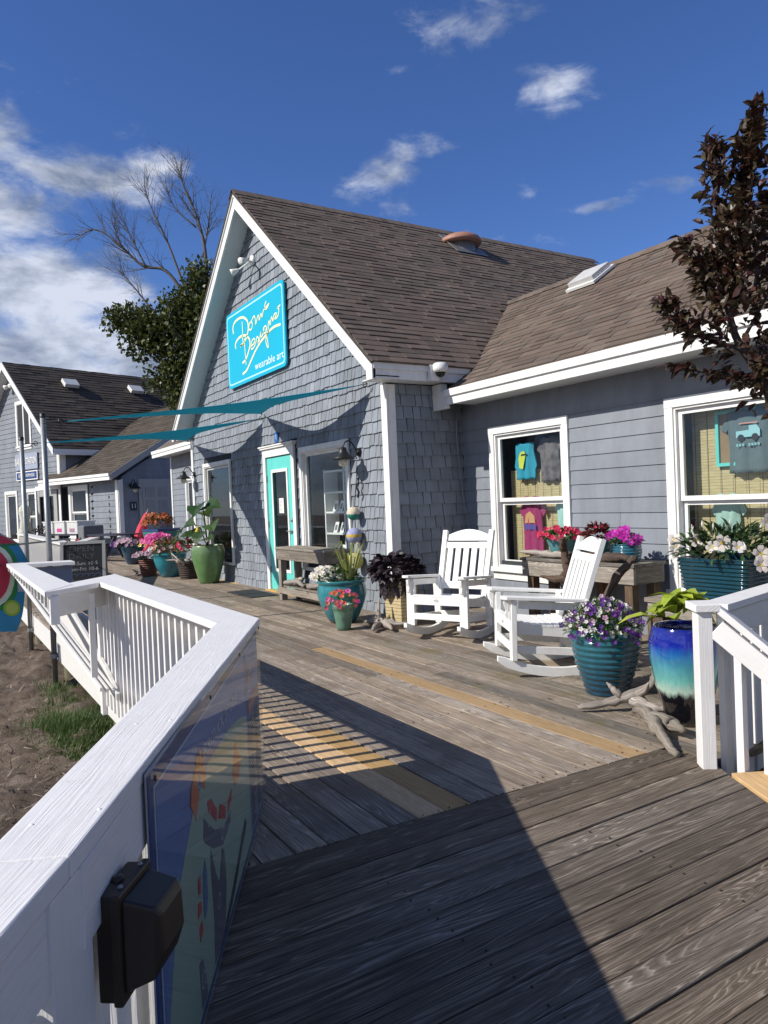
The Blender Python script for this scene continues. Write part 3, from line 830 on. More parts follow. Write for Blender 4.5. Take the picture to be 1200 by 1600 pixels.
# ---- windows
def window(par, xa, xb, za, zb, y, sill=True, mid=True, trim=.09, head=True, org=V3(0, 0, 0), ux=V3(1, 0, 0), nrm=V3(0, -1, 0), m='trim', sash=.045, depth=.0, label=None, split=False):
    """outer trim xa..xb, za..zb; nrm points outside"""
    def bxp(mb, a, b_, c, d, o0, o1):
        q = [org+ux*t+V3(0, 0, zz)+V3(0, y, 0)+nrm*o0 for t, zz in ((a, c), (b_, c), (b_, d), (a, d))]
        mb.prism(q, nrm*(o1-o0), ux if (b_-a) > (d-c) else V3(0, 0, 1))
    f = B(); t = trim
    bxp(f, xa, xa+t, za+.003, zb-t-.001, 0, .035); bxp(f, xb-t, xb, za+.003, zb-t-.001, 0, .035)
    bxp(f, xa, xb, zb-t, zb, 0, .038)
    bxp(f, xa+t-.001, xb-t+.001, zb-t-.022, zb-t-.001, -.08, .02)
    bxp(f, xa+t, xa+t+.022, za+t*.6, zb-t-.023, -.08, .02); bxp(f, xb-t-.022, xb-t, za+t*.6, zb-t-.023, -.08, .02)
    w = build(f, 'window', M[m], par, label, bevel=.002)
    if sill:
        s = B(); bxp(s, xa-.02, xb+.02, za-.025, za+.03, 0, .075); bxp(s, xa+t, xb-t, za+.031, za+t*.6, -.08, .02); bxp(s, xa, xb, za-.12, za-.026, 0, .03)
        build(s, 'sill', M[m], w, bevel=.002)
    else:
        s = B(); bxp(s, xa+t, xb-t, za, za+t*.6, -.08, .035); build(s, 'sill', M[m], w)
    a, b_, c, d = xa+t+.022, xb-t-.022, za+t*.6, zb-t-.022
    zm = (c+d)/2-.02
    k = sash
    s = B()
    if mid:
        bxp(s, a, a+k, zm, d, -.05, -.015); bxp(s, b_-k, b_, zm, d, -.05, -.015); bxp(s, a+k, b_-k, d-k, d, -.05, -.015); bxp(s, a+k, b_-k, zm, zm+k, -.05, -.010)
        build(s, 'sash', M[m], w)
        s = B(); bxp(s, a, a+k, c, zm-.002, -.08, -.052); bxp(s, b_-k, b_, c, zm-.002, -.08, -.052); bxp(s, a+k, b_-k, zm-.04, zm-.002, -.08, -.052); bxp(s, a+k, b_-k, c, c+k*1.3, -.08, -.052)
        build(s, 'sash', M[m], w)
        p = B(); p.add([org+ux*t_+V3(0, 0, zz)+V3(0, y, 0)+nrm*-.035 for t_, zz in ((a+k, zm+k), (b_-k, zm+k), (b_-k, d-k), (a+k, d-k))], [(0, 1, 2, 3)]); build(p, 'pane', M['glass'], w)
        p = B(); p.add([org+ux*t_+V3(0, 0, zz)+V3(0, y, 0)+nrm*-.066 for t_, zz in ((a+k, c+k*1.3), (b_-k, c+k*1.3), (b_-k, zm-.04), (a+k, zm-.04))], [(0, 1, 2, 3)]); build(p, 'pane', M['glass'], w)
        if split:
            s = B(); m_ = (a+b_)/2; bxp(s, m_-.045, m_+.045, c, d, -.08, .012); build(s, 'muntin', M[m], w)
    else:
        bxp(s, a, a+k, c, d, -.06, -.02); bxp(s, b_-k, b_, c, d, -.06, -.02); bxp(s, a+k, b_-k, d-k, d, -.06, -.02); bxp(s, a+k, b_-k, c, c+k, -.06, -.02)
        build(s, 'sash', M[m], w)
        p = B(); p.add([org+ux*t_+V3(0, 0, zz)+V3(0, y, 0)+nrm*-.04 for t_, zz in ((a+k, c+k), (b_-k, c+k), (b_-k, d-k), (a+k, d-k))], [(0, 1, 2, 3)]); build(p, 'pane', M['glass'], w)
    return w
window(shop, -7.07, -5.75, .52, 2.26, YW, label='double-hung window nearest the rocking chairs')
window(shop, -4.51, -2.85, .44, 2.26, YW, label='wide double-hung window behind the square planter')
window(shop, -19.8, -18.4, .42, 2.26, YW)
window(shop, -10.13, -8.60, .42, 2.26, YF-.005, mid=False, trim=.08, sash=.04, sill=False)
window(shop, -14.70, -13.12, .32, 2.30, YF-.005, mid=False, trim=.07, sash=.04, sill=False)
# ---- door
door = B()
door.bb(-11.42, -11.22, YF-.01, YF+.04, .03, 2.19); door.bb(-10.62, -10.42, YF-.01, YF+.04, .03, 2.19)
door.bb(-11.219, -10.621, YF-.009, YF+.039, 1.96, 2.19); door.bb(-11.219, -10.621, YF-.009, YF+.039, .03, .36)
door = build(door, 'door', M['teal_door'], shop, 'turquoise shop door with a long glass pane', bevel=.003)
mb = B(); mb.bb(-11.24, -11.19, YF-.022, YF-.011, .33, 1.99); mb.bb(-10.65, -10.60, YF-.022, YF-.011, .33, 1.99); mb.bb(-11.189, -10.651, YF-.022, YF-.011, 1.94, 1.99); mb.bb(-11.189, -10.651, YF-.022, YF-.011, .33, .38)
build(mb, 'glazing_bead', M['white'], door)
mb = B(); mb.add([V3(-11.19, YF+.01, .38), V3(-10.65, YF+.01, .38), V3(-10.65, YF+.01, 1.94), V3(-11.19, YF+.01, 1.94)], [(0, 1, 2, 3)]); build(mb, 'pane', M['glass'], door)
for z in (.35, 1.1, 1.85):
    mb = B(); mb.bb(-11.435, -11.405, YF-.022, YF-.011, z-.05, z+.05); build(mb, 'hinge', M['steel'], door)
mb = B(); mb.lathe([(.0, 0), (.03, 0), (.03, .012), (.0, .014)], (-10.52, YF-.01, 1.0), 14, axis=V3(0, -1, 0)); mb.tube([(-10.52, YF-.012, 1.0), (-10.52, YF-.06, 1.0), (-10.62, YF-.062, 1.0)], .010); mb.lathe([(.0, 0), (.028, 0), (.028, .014), (.0, .02)], (-10.52, YF-.01, 1.17), 14, axis=V3(0, -1, 0))
build(mb, 'door_handle', M['steel'], door)
mb = B(); mb.bb(-11.53, -11.425, YF-.04, YF, -.02, 2.20); mb.bb(-10.415, -10.31, YF-.04, YF, -.02, 2.20); mb.bb(-11.53, -10.31, YF-.042, YF, 2.201, 2.33)
mb.bb(-11.57, -10.27, YF-.075, YF, 2.331, 2.36); mb.bb(-11.60, -10.24, YF-.09, YF, 2.361, 2.385)
build(mb, 'door_frame', M['trim'], shop, bevel=.003)
mb = B(); mb.bb(-11.5, -10.34, YF-.10, YF+.02, -.0, .025); build(mb, 'threshold', M['newdeck'], shop)
# notices behind glass
mb = B(); mb.bb(-11.02, -10.84, YF+.004, YF+.006, 1.28, 1.52)
notice = build(mb, 'paper_notice', M['paper'], None, 'small white paper notice stuck on the turquoise door glass', 'notice')
mb = B()
for i in range(9): mb.bb(-11.0, -10.87-.03*(i % 3), YF+.0030, YF+.0036, 1.49-i*.022, 1.495-i*.022)
build(mb, 'print', M['ink'], notice)
# ---- barge boards / soffits / fascia (gable)
def slope_pt(x, y, dz=0): return V3(x, y, roofz(x)+dz)
xr, xl = X1+.26, X0-.26
for side, xe in ((1, xr), (-1, xl)):
    mb = B(); q = [slope_pt(XM, YB, -.05), slope_pt(xe, YB, -.05), slope_pt(xe, YB, -.27), slope_pt(XM, YB, -.31)]
    mb.prism(q, V3(0, .035, 0), (q[1]-q[0]).normalized()); build(mb, 'barge_board', M['trim'], shop, bevel=.003)
    mb = B(); q = [slope_pt(XM, YB-.02, -.035), slope_pt(xe+.01*side, YB-.02, -.035), slope_pt(xe+.01*side, YB-.02, -.11), slope_pt(XM, YB-.02, -.11)]
    mb.prism(q, V3(0, .019, 0), (q[1]-q[0]).normalized()); build(mb, 'barge_moulding', M['trim'], shop)
    mb = B(); q = [slope_pt(XM, YB+.036, -.20), slope_pt(xe, YB+.036, -.20), slope_pt(xe, YF+.02, -.20), slope_pt(XM, YF+.02, -.20)]
    mb.prism(q, V3(0, 0, -.015), V3(0, 1, 0)); build(mb, 'soffit', M['soffit'], shop)
# eave fascia on both long sides
ze = roofz(xr)
mb = B(); mb.bb(xr-.03, xr, YB, YW+1.0, ze-.24, ze-.04); mb.bb(xr, xr+.02, YB, YW-.02, ze-.13, ze-.035)
build(mb, 'fascia', M['trim'], shop, bevel=.003)
mb = B(); mb.bb(X1-.05, xr-.031, YB+.036, YW+.3, ze-.235, ze-.222); build(mb, 'soffit', M['soffit'], shop)
# eave return at the right foot of the gable
mb = B(); mb.prism([V3(xr-.14, YB-.001, ze-.25), V3(xr, YB-.001, ze-.25), V3(xr, YB-.001, ze-.06), V3(xr-.14, YB-.001, ze+.03)], V3(0, -.012, 0)); build(mb, 'eave_return', M['trim'], shop)
mb = B(); mb.bb(xl, xl+.03, YB, 13, ze-.24, ze-.04); mb.bb(xl+.031, X0+.05, YB+.036, 13, ze-.235, ze-.222); build(mb, 'fascia', M['trim'], shop)
mb = B(); mb.prism([V3(xl+.14, YB-.001, ze-.25), V3(xl, YB-.001, ze-.25), V3(xl, YB-.001, ze-.06), V3(xl+.14, YB-.001, ze+.03)], V3(0, -.012, 0)); build(mb, 'eave_return', M['trim'], shop)
mb = B(); mb.bb(X1-.1, X1+.18, YW-.46, YW-.36, ze-.44, ze-.25); build(mb, 'eave_block', M['trim'], shop)
# ---- roofs
def roof_plane(mb, a, b_, c, d, th=.04):
    n = (b_-a).cross(d-a).normalized();
    if n.z < 0: n = -n
    mb.prism([a, b_, c, d], -n*th, (b_-a).normalized())
roofmb = B()
YR = 12.75
roof_plane(roofmb, V3(XM, YB-.03, roofz(XM)-.02), V3(xr+.03, YB-.03, roofz(xr+.03)-.02), V3(xr+.03, YR, roofz(xr+.03)-.02), V3(XM, YR, roofz(XM)-.02))
roof_plane(roofmb, V3(XM, YB-.03, roofz(XM)-.02), V3(xl-.03, YB-.03, roofz(xl-.03)-.02), V3(xl-.03, YR, roofz(xl-.03)-.02), V3(XM, YR, roofz(XM)-.02))
roof = build(roofmb, 'roof', M['roofback'], shop)
EY, EZ, RY, RZ = YW-.44, 2.76, 8.16, 4.57
def wingz(y): return EZ + (RZ-EZ)*(y-EY)/(RY-EY)
wr = B()
roof_plane(wr, V3(-9.4, EY-.02, wingz(EY-.02)-.03), V3(3.4, EY-.02, wingz(EY-.02)-.03), V3(3.4, RY, RZ-.03), V3(-9.4, RY, RZ-.03))
roof_plane(wr, V3(-9.4, RY, RZ-.03), V3(3.4, RY, RZ-.03), V3(3.4, RY*2-EY, EZ-.03), V3(-9.4, RY*2-EY, EZ-.03))
wing_roof = build(wr, 'wing_roof', M['roofback'], shop)
lr = B(); LZ = .32
roof_plane(lr, V3(-21.4, EY, EZ-.03+LZ), V3(-14, EY, EZ-.03+LZ), V3(-14, RY, RZ-.03+LZ), V3(-21.4, RY, RZ-.03+LZ))
roof_plane(lr, V3(-21.4, RY, RZ-.03+LZ), V3(-14, RY, RZ-.03+LZ), V3(-14, 10.8, EZ-.03+LZ), V3(-21.4, 10.8, EZ-.03+LZ))
left_roof = build(lr, 'left_wing_roof', M['roof'], shop)
mb = B(); mb.bb(X1+.30, 3.3, EY-.03, EY, 2.56, 2.735); mb.bb(X1+.29, 3.3, EY-.055, EY-.031, 2.66, 2.745); build(mb, 'fascia', M['trim'], shop, bevel=.003)
mb = B(); mb.bb(X1+.26, 3.3, EY+.001, YW+.01, 2.585, 2.60); build(mb, 'soffit', M['soffit'], shop)
mb = B(); mb.bb(X1+.02, X1+.289, EY-.03, EY+.03, 2.52, 2.735); build(mb, 'fascia_end', M['trim'], shop)
mb = B(); mb.bb(-21.4, X0-.0, EY-.03, EY, 2.56+LZ, 2.735+LZ); mb.bb(-21.4, X0, EY-.05, EY-.031, 2.66+LZ, 2.75+LZ); mb.bb(-21.4, X0, EY+.001, YW+.01, 2.585+LZ, 2.60+LZ)
mb.prism([V3(-21.43, EY, 2.56+LZ), V3(-21.43, EY, 2.74+LZ), V3(-21.43, RY, RZ-.01+LZ), V3(-21.43, RY, RZ-.2+LZ)], V3(.03, 0, 0))
build(mb, 'fascia', M['trim'], shop)
# roof shingle tabs
tabs = []
def roof_tabs(o, ex, es, W_, Ls, par, n, keep=None, exp=.13, wmin=.15, wmax=.33):
    """o eave corner, ex along the eave, es up the slope"""
    s = -.03; r = 0
    while s < Ls:
        x = U(-.3, 0)
        while x < W_:
            w = U(wmin, wmax); a, b_ = max(0, x), min(W_, x+w-.003); x += w
            if b_-a < .03: continue
            c = o+ex*((a+b_)/2)+es*(s+exp/2)
            if keep and not keep(c): continue
            up = .010 if RN.random() < .5 else .018
            tabs.append((o, ex, es, a, b_, s, min(s+exp+.012, Ls), n, par, up, c))
        s += exp; r += 1
es = (slope_pt(XM, 0)-slope_pt(xr+.03, 0)); Ls = es.length; es.normalize()
nr = V3(SL, 0, 1).normalized()
roof_tabs(slope_pt(xr+.03, YB-.035)+nr*-.012, V3(0, 1, 0), es, YR-YB, Ls, roof, nr, keep=lambda c: not (c.y > EY+.1 and wingz(min(c.y, RY)) > c.z+.08 and c.y < 2*RY-EY) )
es2 = V3(0, RY-EY, RZ-EZ); Lw = es2.length; es2.normalize(); nw = V3(0, -(RZ-EZ), RY-EY).normalized()
roof_tabs(V3(-9.4, EY-.03, wingz(EY-.03))+nw*-.022, V3(1, 0, 0), es2, 12.7, Lw, wing_roof, nw, keep=lambda c: roofz(c.x) < c.z+.10 or c.x > xr)
def tab_mb(mb, t):
    o, ex, es, a, b_, s0, s1, n, par, up, c = t
    sk = .0
    f = [o+ex*a+es*s0+n*up, o+ex*b_+es*s0+n*up, o+ex*b_+es*s1+n*.004, o+ex*a+es*s1+n*.004]
    bk = [o+ex*a+es*s0-n*.004, o+ex*b_+es*s0-n*.004]
    vs = f+bk
    fs = [(0, 1, 2, 3), (4, 5, 1, 0), (5, 2, 1), (4, 0, 3)]
    if (f[1]-f[0]).cross(f[3]-f[0]).dot(n) < 0: fs = [q[::-1] for q in fs]
    mb.add(vs, fs, ex, RN.random())
def tscore(t):
    v = t[10]-CAMP
    if t[10].x > -3.0: return 0
    return (t[4]-t[3])*abs(v.normalized().dot(t[7]))/v.length_squared
tabs.sort(key=tscore, reverse=True)
rest = {}
for i, t in enumerate(tabs):
    if i < 300: mb = B(); tab_mb(mb, t); build(mb, 'roof_shingle', M['roof'], t[8])
    else: tab_mb(rest.setdefault(t[8].name, B()), t)
for nm, mb in rest.items(): build(mb, 'roof_shingles', M['roof'], bpy.data.objects[nm], kind='stuff')
# ridge caps
mb = B(); y = YB-.04; i = 0
while y < YR:
    z = roofz(XM)
    mb.prism([V3(XM-.13, y, z-.105+.008), V3(XM, y, z+.012), V3(XM+.13, y, z-.105+.008), V3(XM+.13, y+.27, z-.105), V3(XM, y+.27, z), V3(XM-.13, y+.27, z-.105)][:0] or [V3(XM, y, z+.014), V3(XM+.15, y, z-.115), V3(XM+.15, y+.26, z-.12), V3(XM, y+.26, z+.006)], V3(0, 0, -.01), V3(0, 1, 0), RN.random())
    mb.prism([V3(XM, y, z+.014), V3(XM-.15, y, z-.115), V3(XM-.15, y+.26, z-.12), V3(XM, y+.26, z+.006)], V3(0, 0, -.01), V3(0, 1, 0), RN.random())
    y += .2
build(mb, 'ridge_caps', M['roof'], roof, kind='stuff')
mb = B(); x = -9.2
while x < 3.3:
    for sg in (-1, 1): mb.prism([V3(x, RY, RZ+.014), V3(x, RY+.15*sg, RZ-.095), V3(x+.26, RY+.15*sg, RZ-.10), V3(x+.26, RY, RZ+.006)], V3(0, 0, -.01), V3(1, 0, 0), RN.random())
    x += .2
build(mb, 'ridge_caps', M['roof'], wing_roof, kind='stuff')
# round turbine-like vent with terracotta cap
vc = slope_pt(-11.02, 8.72)+V3(0, 0, -.09)
mb = B(); mb.lathe([(.27, -.25), (.27, .10), (.20, .12)], vc, 24); vent = build(mb, 'round_roof_vent', M['steel'], shop, 'round vent with terracotta cap')
mb = B(); mb.lathe([(.0, .27), (.14, .262), (.27, .235), (.36, .185), (.40, .12), (.385, .085), (.0, .085)], vc, 28); build(mb, 'vent_cap', M['terracotta'], vent)
mb = B(); mb.prism([vc+V3(-.2, -.36, .28), vc+V3(.36, -.36, -.19), vc+V3(.36, .36, -.19), vc+V3(-.2, .36, .28)], V3(0, 0, .012)); build(mb, 'flashing', M['steel'], vent)
# boxed vent on the wing ridge
q = V3(-7.0, RY-.42, wingz(RY-.42))
yb = V3(0, RY-EY, RZ-EZ).normalized()
mb = B(); R_ = Matrix((V3(1, 0, 0), yb, V3(1, 0, 0).cross(yb))).transposed(); mb.box(q+R_ @ V3(0, 0, .07), (.44, .40, .07), R_); bv = build(mb, 'box_roof_vent', plain('grey_metal_vent', (.5, .5, .49), .5), shop, bevel=.01)
mb = B(); mb.box(q+R_ @ V3(0, 0, .02), (.5, .5, .035), R_); build(mb, 'flashing', M['paper'], bv)
# interior rooms: floor/back walls so the panes look into something
mb = B()
mb.bb(X1+.02, 3.1, YW+1.6, YW+1.65, -.2, 2.7); mb.bb(X1+.02, 3.1, YW+.2, YW+1.6, -.22, -.2)
mb.bb(X0+.2, X1-.2, YF+2.6, YF+2.65, -.2, 2.9); mb.bb(X0+.2, X1-.2, YF+.2, YF+2.6, -.05, -.02); mb.bb(X0+.2, X1-.2, YF+.2, YF+2.6, 2.7, 2.72)
mb.bb(-20.5, -17.8, YW+1.2, YW+1.25, -.2, 2.7)
mb.bb(X1+.03, X1+.06, YW+.15, YW+1.6, -.2, 2.7); mb.bb(X1+.07, 3.1, YW+.15, YW+1.59, 2.62, 2.64); mb.bb(X0+.2, X0+.24, YF+.15, YF+2.6, -.2, 2.9); mb.bb(X1-.25, X1-.2, YF+.15, YF+2.6, -.2, 2.9)
build(mb, 'inner_room', M['interior'], shop)
# house number
hn = B(); hn.bb(-11.02, -10.90, YF-.026, YF-.016, 2.42, 2.58); hn = build(hn, 'number_plate', M['signblue'] if False else plain('blue_enamel', (.02, .12, .42), .4), shop, 'blue plate with white 1')
mb = B(); put_text(mb, '1', .12, (-10.96, YF-.028, 2.50), (1, 0, 0), (0, 0, 1)); build(mb, 'numeral', M['paper'], hn)
#@@PART3
# ================================================================ RAILINGS
RZT = .88     # top of the caps
def mitre_cap(name, pts_l, pts_r, parent, m='white_rail', th=.038, label=None):
    """a cap board between left edge points and right edge points (2 each)"""
    mb = B(); q = [V3(*pts_l[0], RZT), V3(*pts_l[1], RZT), V3(*pts_r[1], RZT), V3(*pts_r[0], RZT)]
    mb.prism(q, V3(0, 0, -th), (q[1]-q[0]).normalized()); return build(mb, name, M[m], parent, label, bevel=.004)
# --- near railing with the map sign
nr_ = thing('railing', 'near white railing that carries the large map sign', 'railing', (-2.3, .66, 0))
mitre_cap('cap', [(-3.345, 1.115), (-1.315, .035)], [(-3.33, 1.325), (-1.255, .165)], nr_)
A, Bq = V3(-3.33, 1.22, 0), V3(-1.32, .13, 0)
dn = (Bq-A).normalized(); pn = V3(-dn.y, dn.x, 0)     # pn points to the deck side
if pn.y < 0: pn = -pn
def side_rail(parent, A, Bq, z, h, off, w=.038, name='rail', m='white_rail', bev=.003):
    d = (Bq-A).normalized(); p = V3(-d.y, d.x, 0); p = p if p.y > 0 else -p
    mb = B(); mb.beam(A+p*off+V3(0, 0, z), Bq+p*off+V3(0, 0, z), w, h); return build(mb, name, M[m], parent, bevel=bev)
side_rail(nr_, A+dn*.05, Bq-dn*.0, .772, .14, .045)
side_rail(nr_, A+dn*.05, Bq-dn*.0, .772, .14, -.045)
side_rail(nr_, A+dn*.0, Bq-dn*.0, .048, .09, .0)  # low rail added behind the sign to block sun passing under it
L = (Bq-A).length; t = .12
while t < L:
    mb = B(); c = A+dn*t; w_ = .088 if t > L-.45 else .04
    mb.beam(c+V3(0, 0, -.2), c+V3(0, 0, .70), w_, .045, up=tuple(pn)); build(mb, 'baluster', M['white_rail'], nr_, bevel=.002); t += .115 if w_ < .05 else .13
for t in (.06, L-.05):
    mb = B(); c = A+dn*t; mb.box(c+V3(0, 0, .28), (.24 if t < .1 else .09, .085, 1.12), Matrix((dn, pn, V3(0, 0, 1))).transposed()); build(mb, 'post', M['white_rail'], nr_, bevel=.003)  # corner post made extra wide to shut out a strip of sun
# --- bent continuation of the near railing, passing under the camera
nb = thing('railing', 'white railing at the lower left corner with the dark wall-pack lamp fixed to it', 'railing', (-1.0, 0, 0))
d2 = V3(.86, -.5, 0).normalized(); d2 = V3(.87, -.54, 0).normalized()
mitre_cap('cap', [(-1.314, .033), (.95, -1.32)], [(-1.254, .163), (1.05, -1.20)], nb)
A2 = V3(-1.32, .125, 0); B2 = V3(.95, -1.25, 0); dn2 = (B2-A2).normalized(); pn2 = V3(-dn2.y, dn2.x, 0)
if pn2.y < 0: pn2 = -pn2
side_rail(nb, A2, B2, .772, .14, .04)
side_rail(nb, A2, B2, .10, .09, .04)
mb = B(); mb.box(A2+dn2*.03+pn2*.030+V3(0, 0, .27), (.15, .07, 1.14), Matrix((dn2, pn2, V3(0, 0, 1))).transposed()); build(mb, 'post', M['white_rail'], nb, bevel=.003)
t = .16
while t < 2.6:
    mb = B(); c = A2+dn2*t; mb.beam(c+V3(0, 0, -.2), c+V3(0, 0, .70), .088, .03, up=tuple(pn2)); build(mb, 'baluster', M['white_rail'], nb, bevel=.002); t += .125
# --- wall pack lamp
lampA = V3(-1.365, .215, 0); dl = V3(-.80, .60, 0).normalized(); pl = V3(.60, .80, 0)
RL = Matrix((dl, pl, V3(0, 0, 1))).transposed()
wp = thing('wall_pack_lamp', 'dark bronze box-shaped wall lamp fixed to the white railing post at lower left', 'lamp', tuple(lampA+V3(0, 0, .58)))
def LP(a, b_, z): return lampA + dl*(a*.88) + pl*(b_*.78) + V3(0, 0, z)
zt, zb = .748, .560
mb = B(); mb.prism([LP(-.0, 0, zb), LP(.15, 0, zb), LP(.15, 0, zt), LP(-.0, 0, zt)], pl*.035, dl); build(mb, 'back_box', M['bronze'], wp, bevel=.004)
mb = B(); mb.prism([LP(-.006, .036, zb-.004), LP(.156, .036, zb-.004), LP(.156, .036, zt+.004), LP(-.006, .036, zt+.004)], pl*.018, dl); build(mb, 'rim', M['bronze'], wp, bevel=.004)
mb = B()
fr = [LP(.006, .055, zb+.012), LP(.144, .055, zb+.012), LP(.144, .055, zt-.008), LP(.006, .055, zt-.008)]
md = [LP(.012, .125, zb+.035), LP(.138, .125, zb+.035), LP(.138, .132, zt-.024), LP(.012, .132, zt-.024)]
ft = [LP(.022, .150, zb+.085), LP(.128, .150, zb+.085), LP(.128, .146, zt-.04), LP(.022, .146, zt-.04)]
vs = fr+md+ft
fs = [(0, 1, 2, 3)[::-1]] + [(i, (i+1) % 4, 4+(i+1) % 4, 4+i) for i in range(4)] + [(4+i, 4+(i+1) % 4, 8+(i+1) % 4, 8+i) for i in range(4)] + [(8, 9, 10, 11)]
mb.add(vs, fs, dl); build(mb, 'hood', M['bronze'], wp, bevel=.006)
for a, z in ((.03, zt+.005), (.125, zt+.005)):
    mb = B(); mb.lathe([(.0, .004), (.004, .003), (.005, 0)], LP(a, .045, z), 10); build(mb, 'screw', M['steel'], wp)
mb = B(); mb.lathe([(.0, .007), (.010, .006), (.011, 0)], LP(.07, .018, zt), 14); build(mb, 'plug', M['bronze'], wp)
# --- map sign
so = V3(-1.60, .35, 0)+pn*.012; sdr = V3(-.88, .48, 0).normalized(); sn = V3(-sdr.y, sdr.x, 0)
if sn.y < 0: sn = -sn
def SP(s_, z, o=0): return so + sdr*s_ + V3(0, 0, z) + sn*o
SW = 1.935
sg = thing('map_sign', 'large blue and green shopping village map sign mounted on the near white railing', 'sign', tuple(SP(SW/2, .02)))
def spoly(name, pts, col, o, lab=None, par=None, m=None):
    mb = B(); mb.prism([SP(a, z, o) for a, z in pts], sn*.0012); return build(mb, name, m or col, par or sg, lab)
c_navy = plain('sign_navy', (.01, .045, .19), .35, .02); c_line = plain('sign_pale_line', (.66, .70, .76), .4, .02)
def gradmat(name, c1, c2, z0, z1):
    m, n, l, b = mat(name); s = N(n, 'ShaderNodeSeparateXYZ'); l.new(pos(n), s.inputs[0])
    mr_ = N(n, 'ShaderNodeMapRange'); l.new(s.outputs['Z'], mr_.inputs[0]); mr_.inputs[1].default_value = z0; mr_.inputs[2].default_value = z1
    r = ramp_node(n, [(0, c1), (1, c2)]); l.new(mr_.outputs[0], r.inputs[0]); l.new(r.outputs[0], b.inputs['Base Color']); b.inputs['Roughness'].default_value = .4; return m
c_water = gradmat('printed_water', (.16, .23, .44), (.15, .25, .55), 0, .85); c_green = gradmat('printed_green_land', (.32, .44, .36), (.46, .58, .44), .0, .75)
c_grey = plain('sign_grey_lots', (.14, .135, .18), .4, .02); c_red = plain('sign_red_shops', (.55, .06, .05), .4, .05); c_or = plain('sign_orange_shops', (.75, .20, .06), .4, .05)
c_pond = plain('sign_pond', (.10, .19, .36), .4, .02); c_road = plain('sign_road', (.045, .035, .045), .4, .02); c_wht = plain('sign_white_print', (.62, .62, .6), .5, .02)
spoly('panel', [(0, .005), (SW, .005), (SW, .862), (0, .862)], None, 0, m=plain('sign_edge', (.35, .36, .38), .4))
spoly('border', [(.012, .015), (SW-.012, .015), (SW-.012, .85), (.012, .85)], c_navy, .0014)
spoly('outline', [(.055, .045), (1.475, .045), (1.475, .815), (.055, .815)], c_line, .0028)
spoly('print', [(.062, .052), (1.468, .052), (1.468, .808), (.062, .808)], c_water, .0042)
spoly('outline', [(1.505, .045), (SW-.035, .045), (SW-.035, .815), (1.505, .815)], c_line, .0028)
spoly('print', [(1.511, .052), (SW-.041, .052), (SW-.041, .808), (1.511, .808)], c_water, .0042)
spoly('print', [(1.518, .06), (SW-.048, .06), (SW-.048, .52), (1.518, .52)], plain('sign_list_ground', (.22, .24, .27), .4), .0056)
green = [(.062, .052), (.062, .20), (.149, .37), (.218, .49), (.404, .60), (.643, .66), (1.026, .64), (1.3, .60), (1.468, .56), (1.468, .052)]
mbg = B(); mbg.prism([SP(a, z, .0056) for a, z in green], sn*.0012); build(mbg, 'print', c_green, sg)
for nm, pl_, cc in (('print', [(.532, .744), (.402, .673), (.386, .634), (.420, .60), (.444, .569), (.50, .62), (.474, .66), (.50, .68), (.55, .62), (.574, .605), (.60, .64)], c_or),
                    ('print', [(.601, .557), (.612, .524), (.727, .445), (.745, .475), (.66, .545)], c_red), ('print', [(.76, .44), (.887, .386), (.90, .42), (.80, .47)], c_red),
                    ('print', [(.93, .386), (1.021, .396), (1.03, .43), (.95, .42)], c_red), ('print', [(1.097, .411), (1.068, .464), (1.15, .56), (1.225, .483), (1.281, .451), (1.203, .406)], c_or),
                    ('print', [(.54, .536), (.526, .475), (.661, .391), (.822, .327), (.977, .336), (.99, .37), (.86, .37), (.70, .43)], c_grey),
                    ('print', [(.624, .408), (.611, .354), (.633, .189), (.62, .066), (.70, .06), (.808, .088), (.859, .187), (.84, .302), (.80, .331), (.74, .25), (.69, .30)], c_grey),
                    ('print', [(.445, .191), (.405, .199), (.42, .064), (.498, .06), (.484, .131)], c_grey),
                    ('print', [(1.309, .204), (.94, .101), (.70, .058), (.84, .058), (1.0, .078), (1.35, .17)], c_road),
                    ('print', [(.467, .408), (.435, .416), (.425, .369), (.466, .365)], c_red), ('print', [(.461, .341), (.422, .354), (.413, .315), (.463, .313)], c_red), ('print', [(.458, .289), (.423, .283), (.431, .244), (.476, .252)], c_red),
                    ('print', [(.532, .421), (.502, .40), (.491, .36), (.490, .30), (.497, .267), (.53, .275), (.553, .309), (.55, .38)], c_pond)):
    o_ = .0072 if cc is not c_grey else .0068
    mb = B(); mb.prism([SP(a, z, o_) for a, z in pl_], sn*.001); build(mb, nm, cc, sg)
mb = B()
put_text(mb, 'CURRITUCK SOUND', .062, SP(.86, .705, .0078), -sdr*-1, (0, 0, 1), depth=.0008, sx=1.35)
build(mb, 'lettering', c_line, sg)
mb = B(); put_text(mb, 'Waterfront', .058, SP(1.69, .745, .0078), sdr, (0, 0, 1), depth=.0008); put_text(mb, 'Shops', .058, SP(1.72, .675, .0078), sdr, (0, 0, 1), depth=.0008); build(mb, 'lettering', c_wht, sg)
spoly('banner', [(1.53, .54), (SW-.06, .54), (SW-.06, .60), (1.53, .60)], c_or, .006)
spoly('emblem', [(1.53, .64), (1.59, .66), (1.62, .72), (1.56, .71)], c_or, .006)
mb = B()
for i in range(9): mb.prism([SP(1.55+i*.034, .556, .0078), SP(1.572+i*.034, .556, .0078), SP(1.568+i*.034, .586, .0078), SP(1.552+i*.034, .586, .0078)], sn*.0006)
build(mb, 'print', c_wht, sg)
mb = B()
for i in range(24):
    for c0 in (1.53, 1.705):
        k = U(.07, .145); z = .505-i*.0185
        mb.prism([SP(c0, z, .0070), SP(c0+k, z, .0070), SP(c0+k, z+.007, .0070), SP(c0, z+.007, .0070)], sn*.0006)
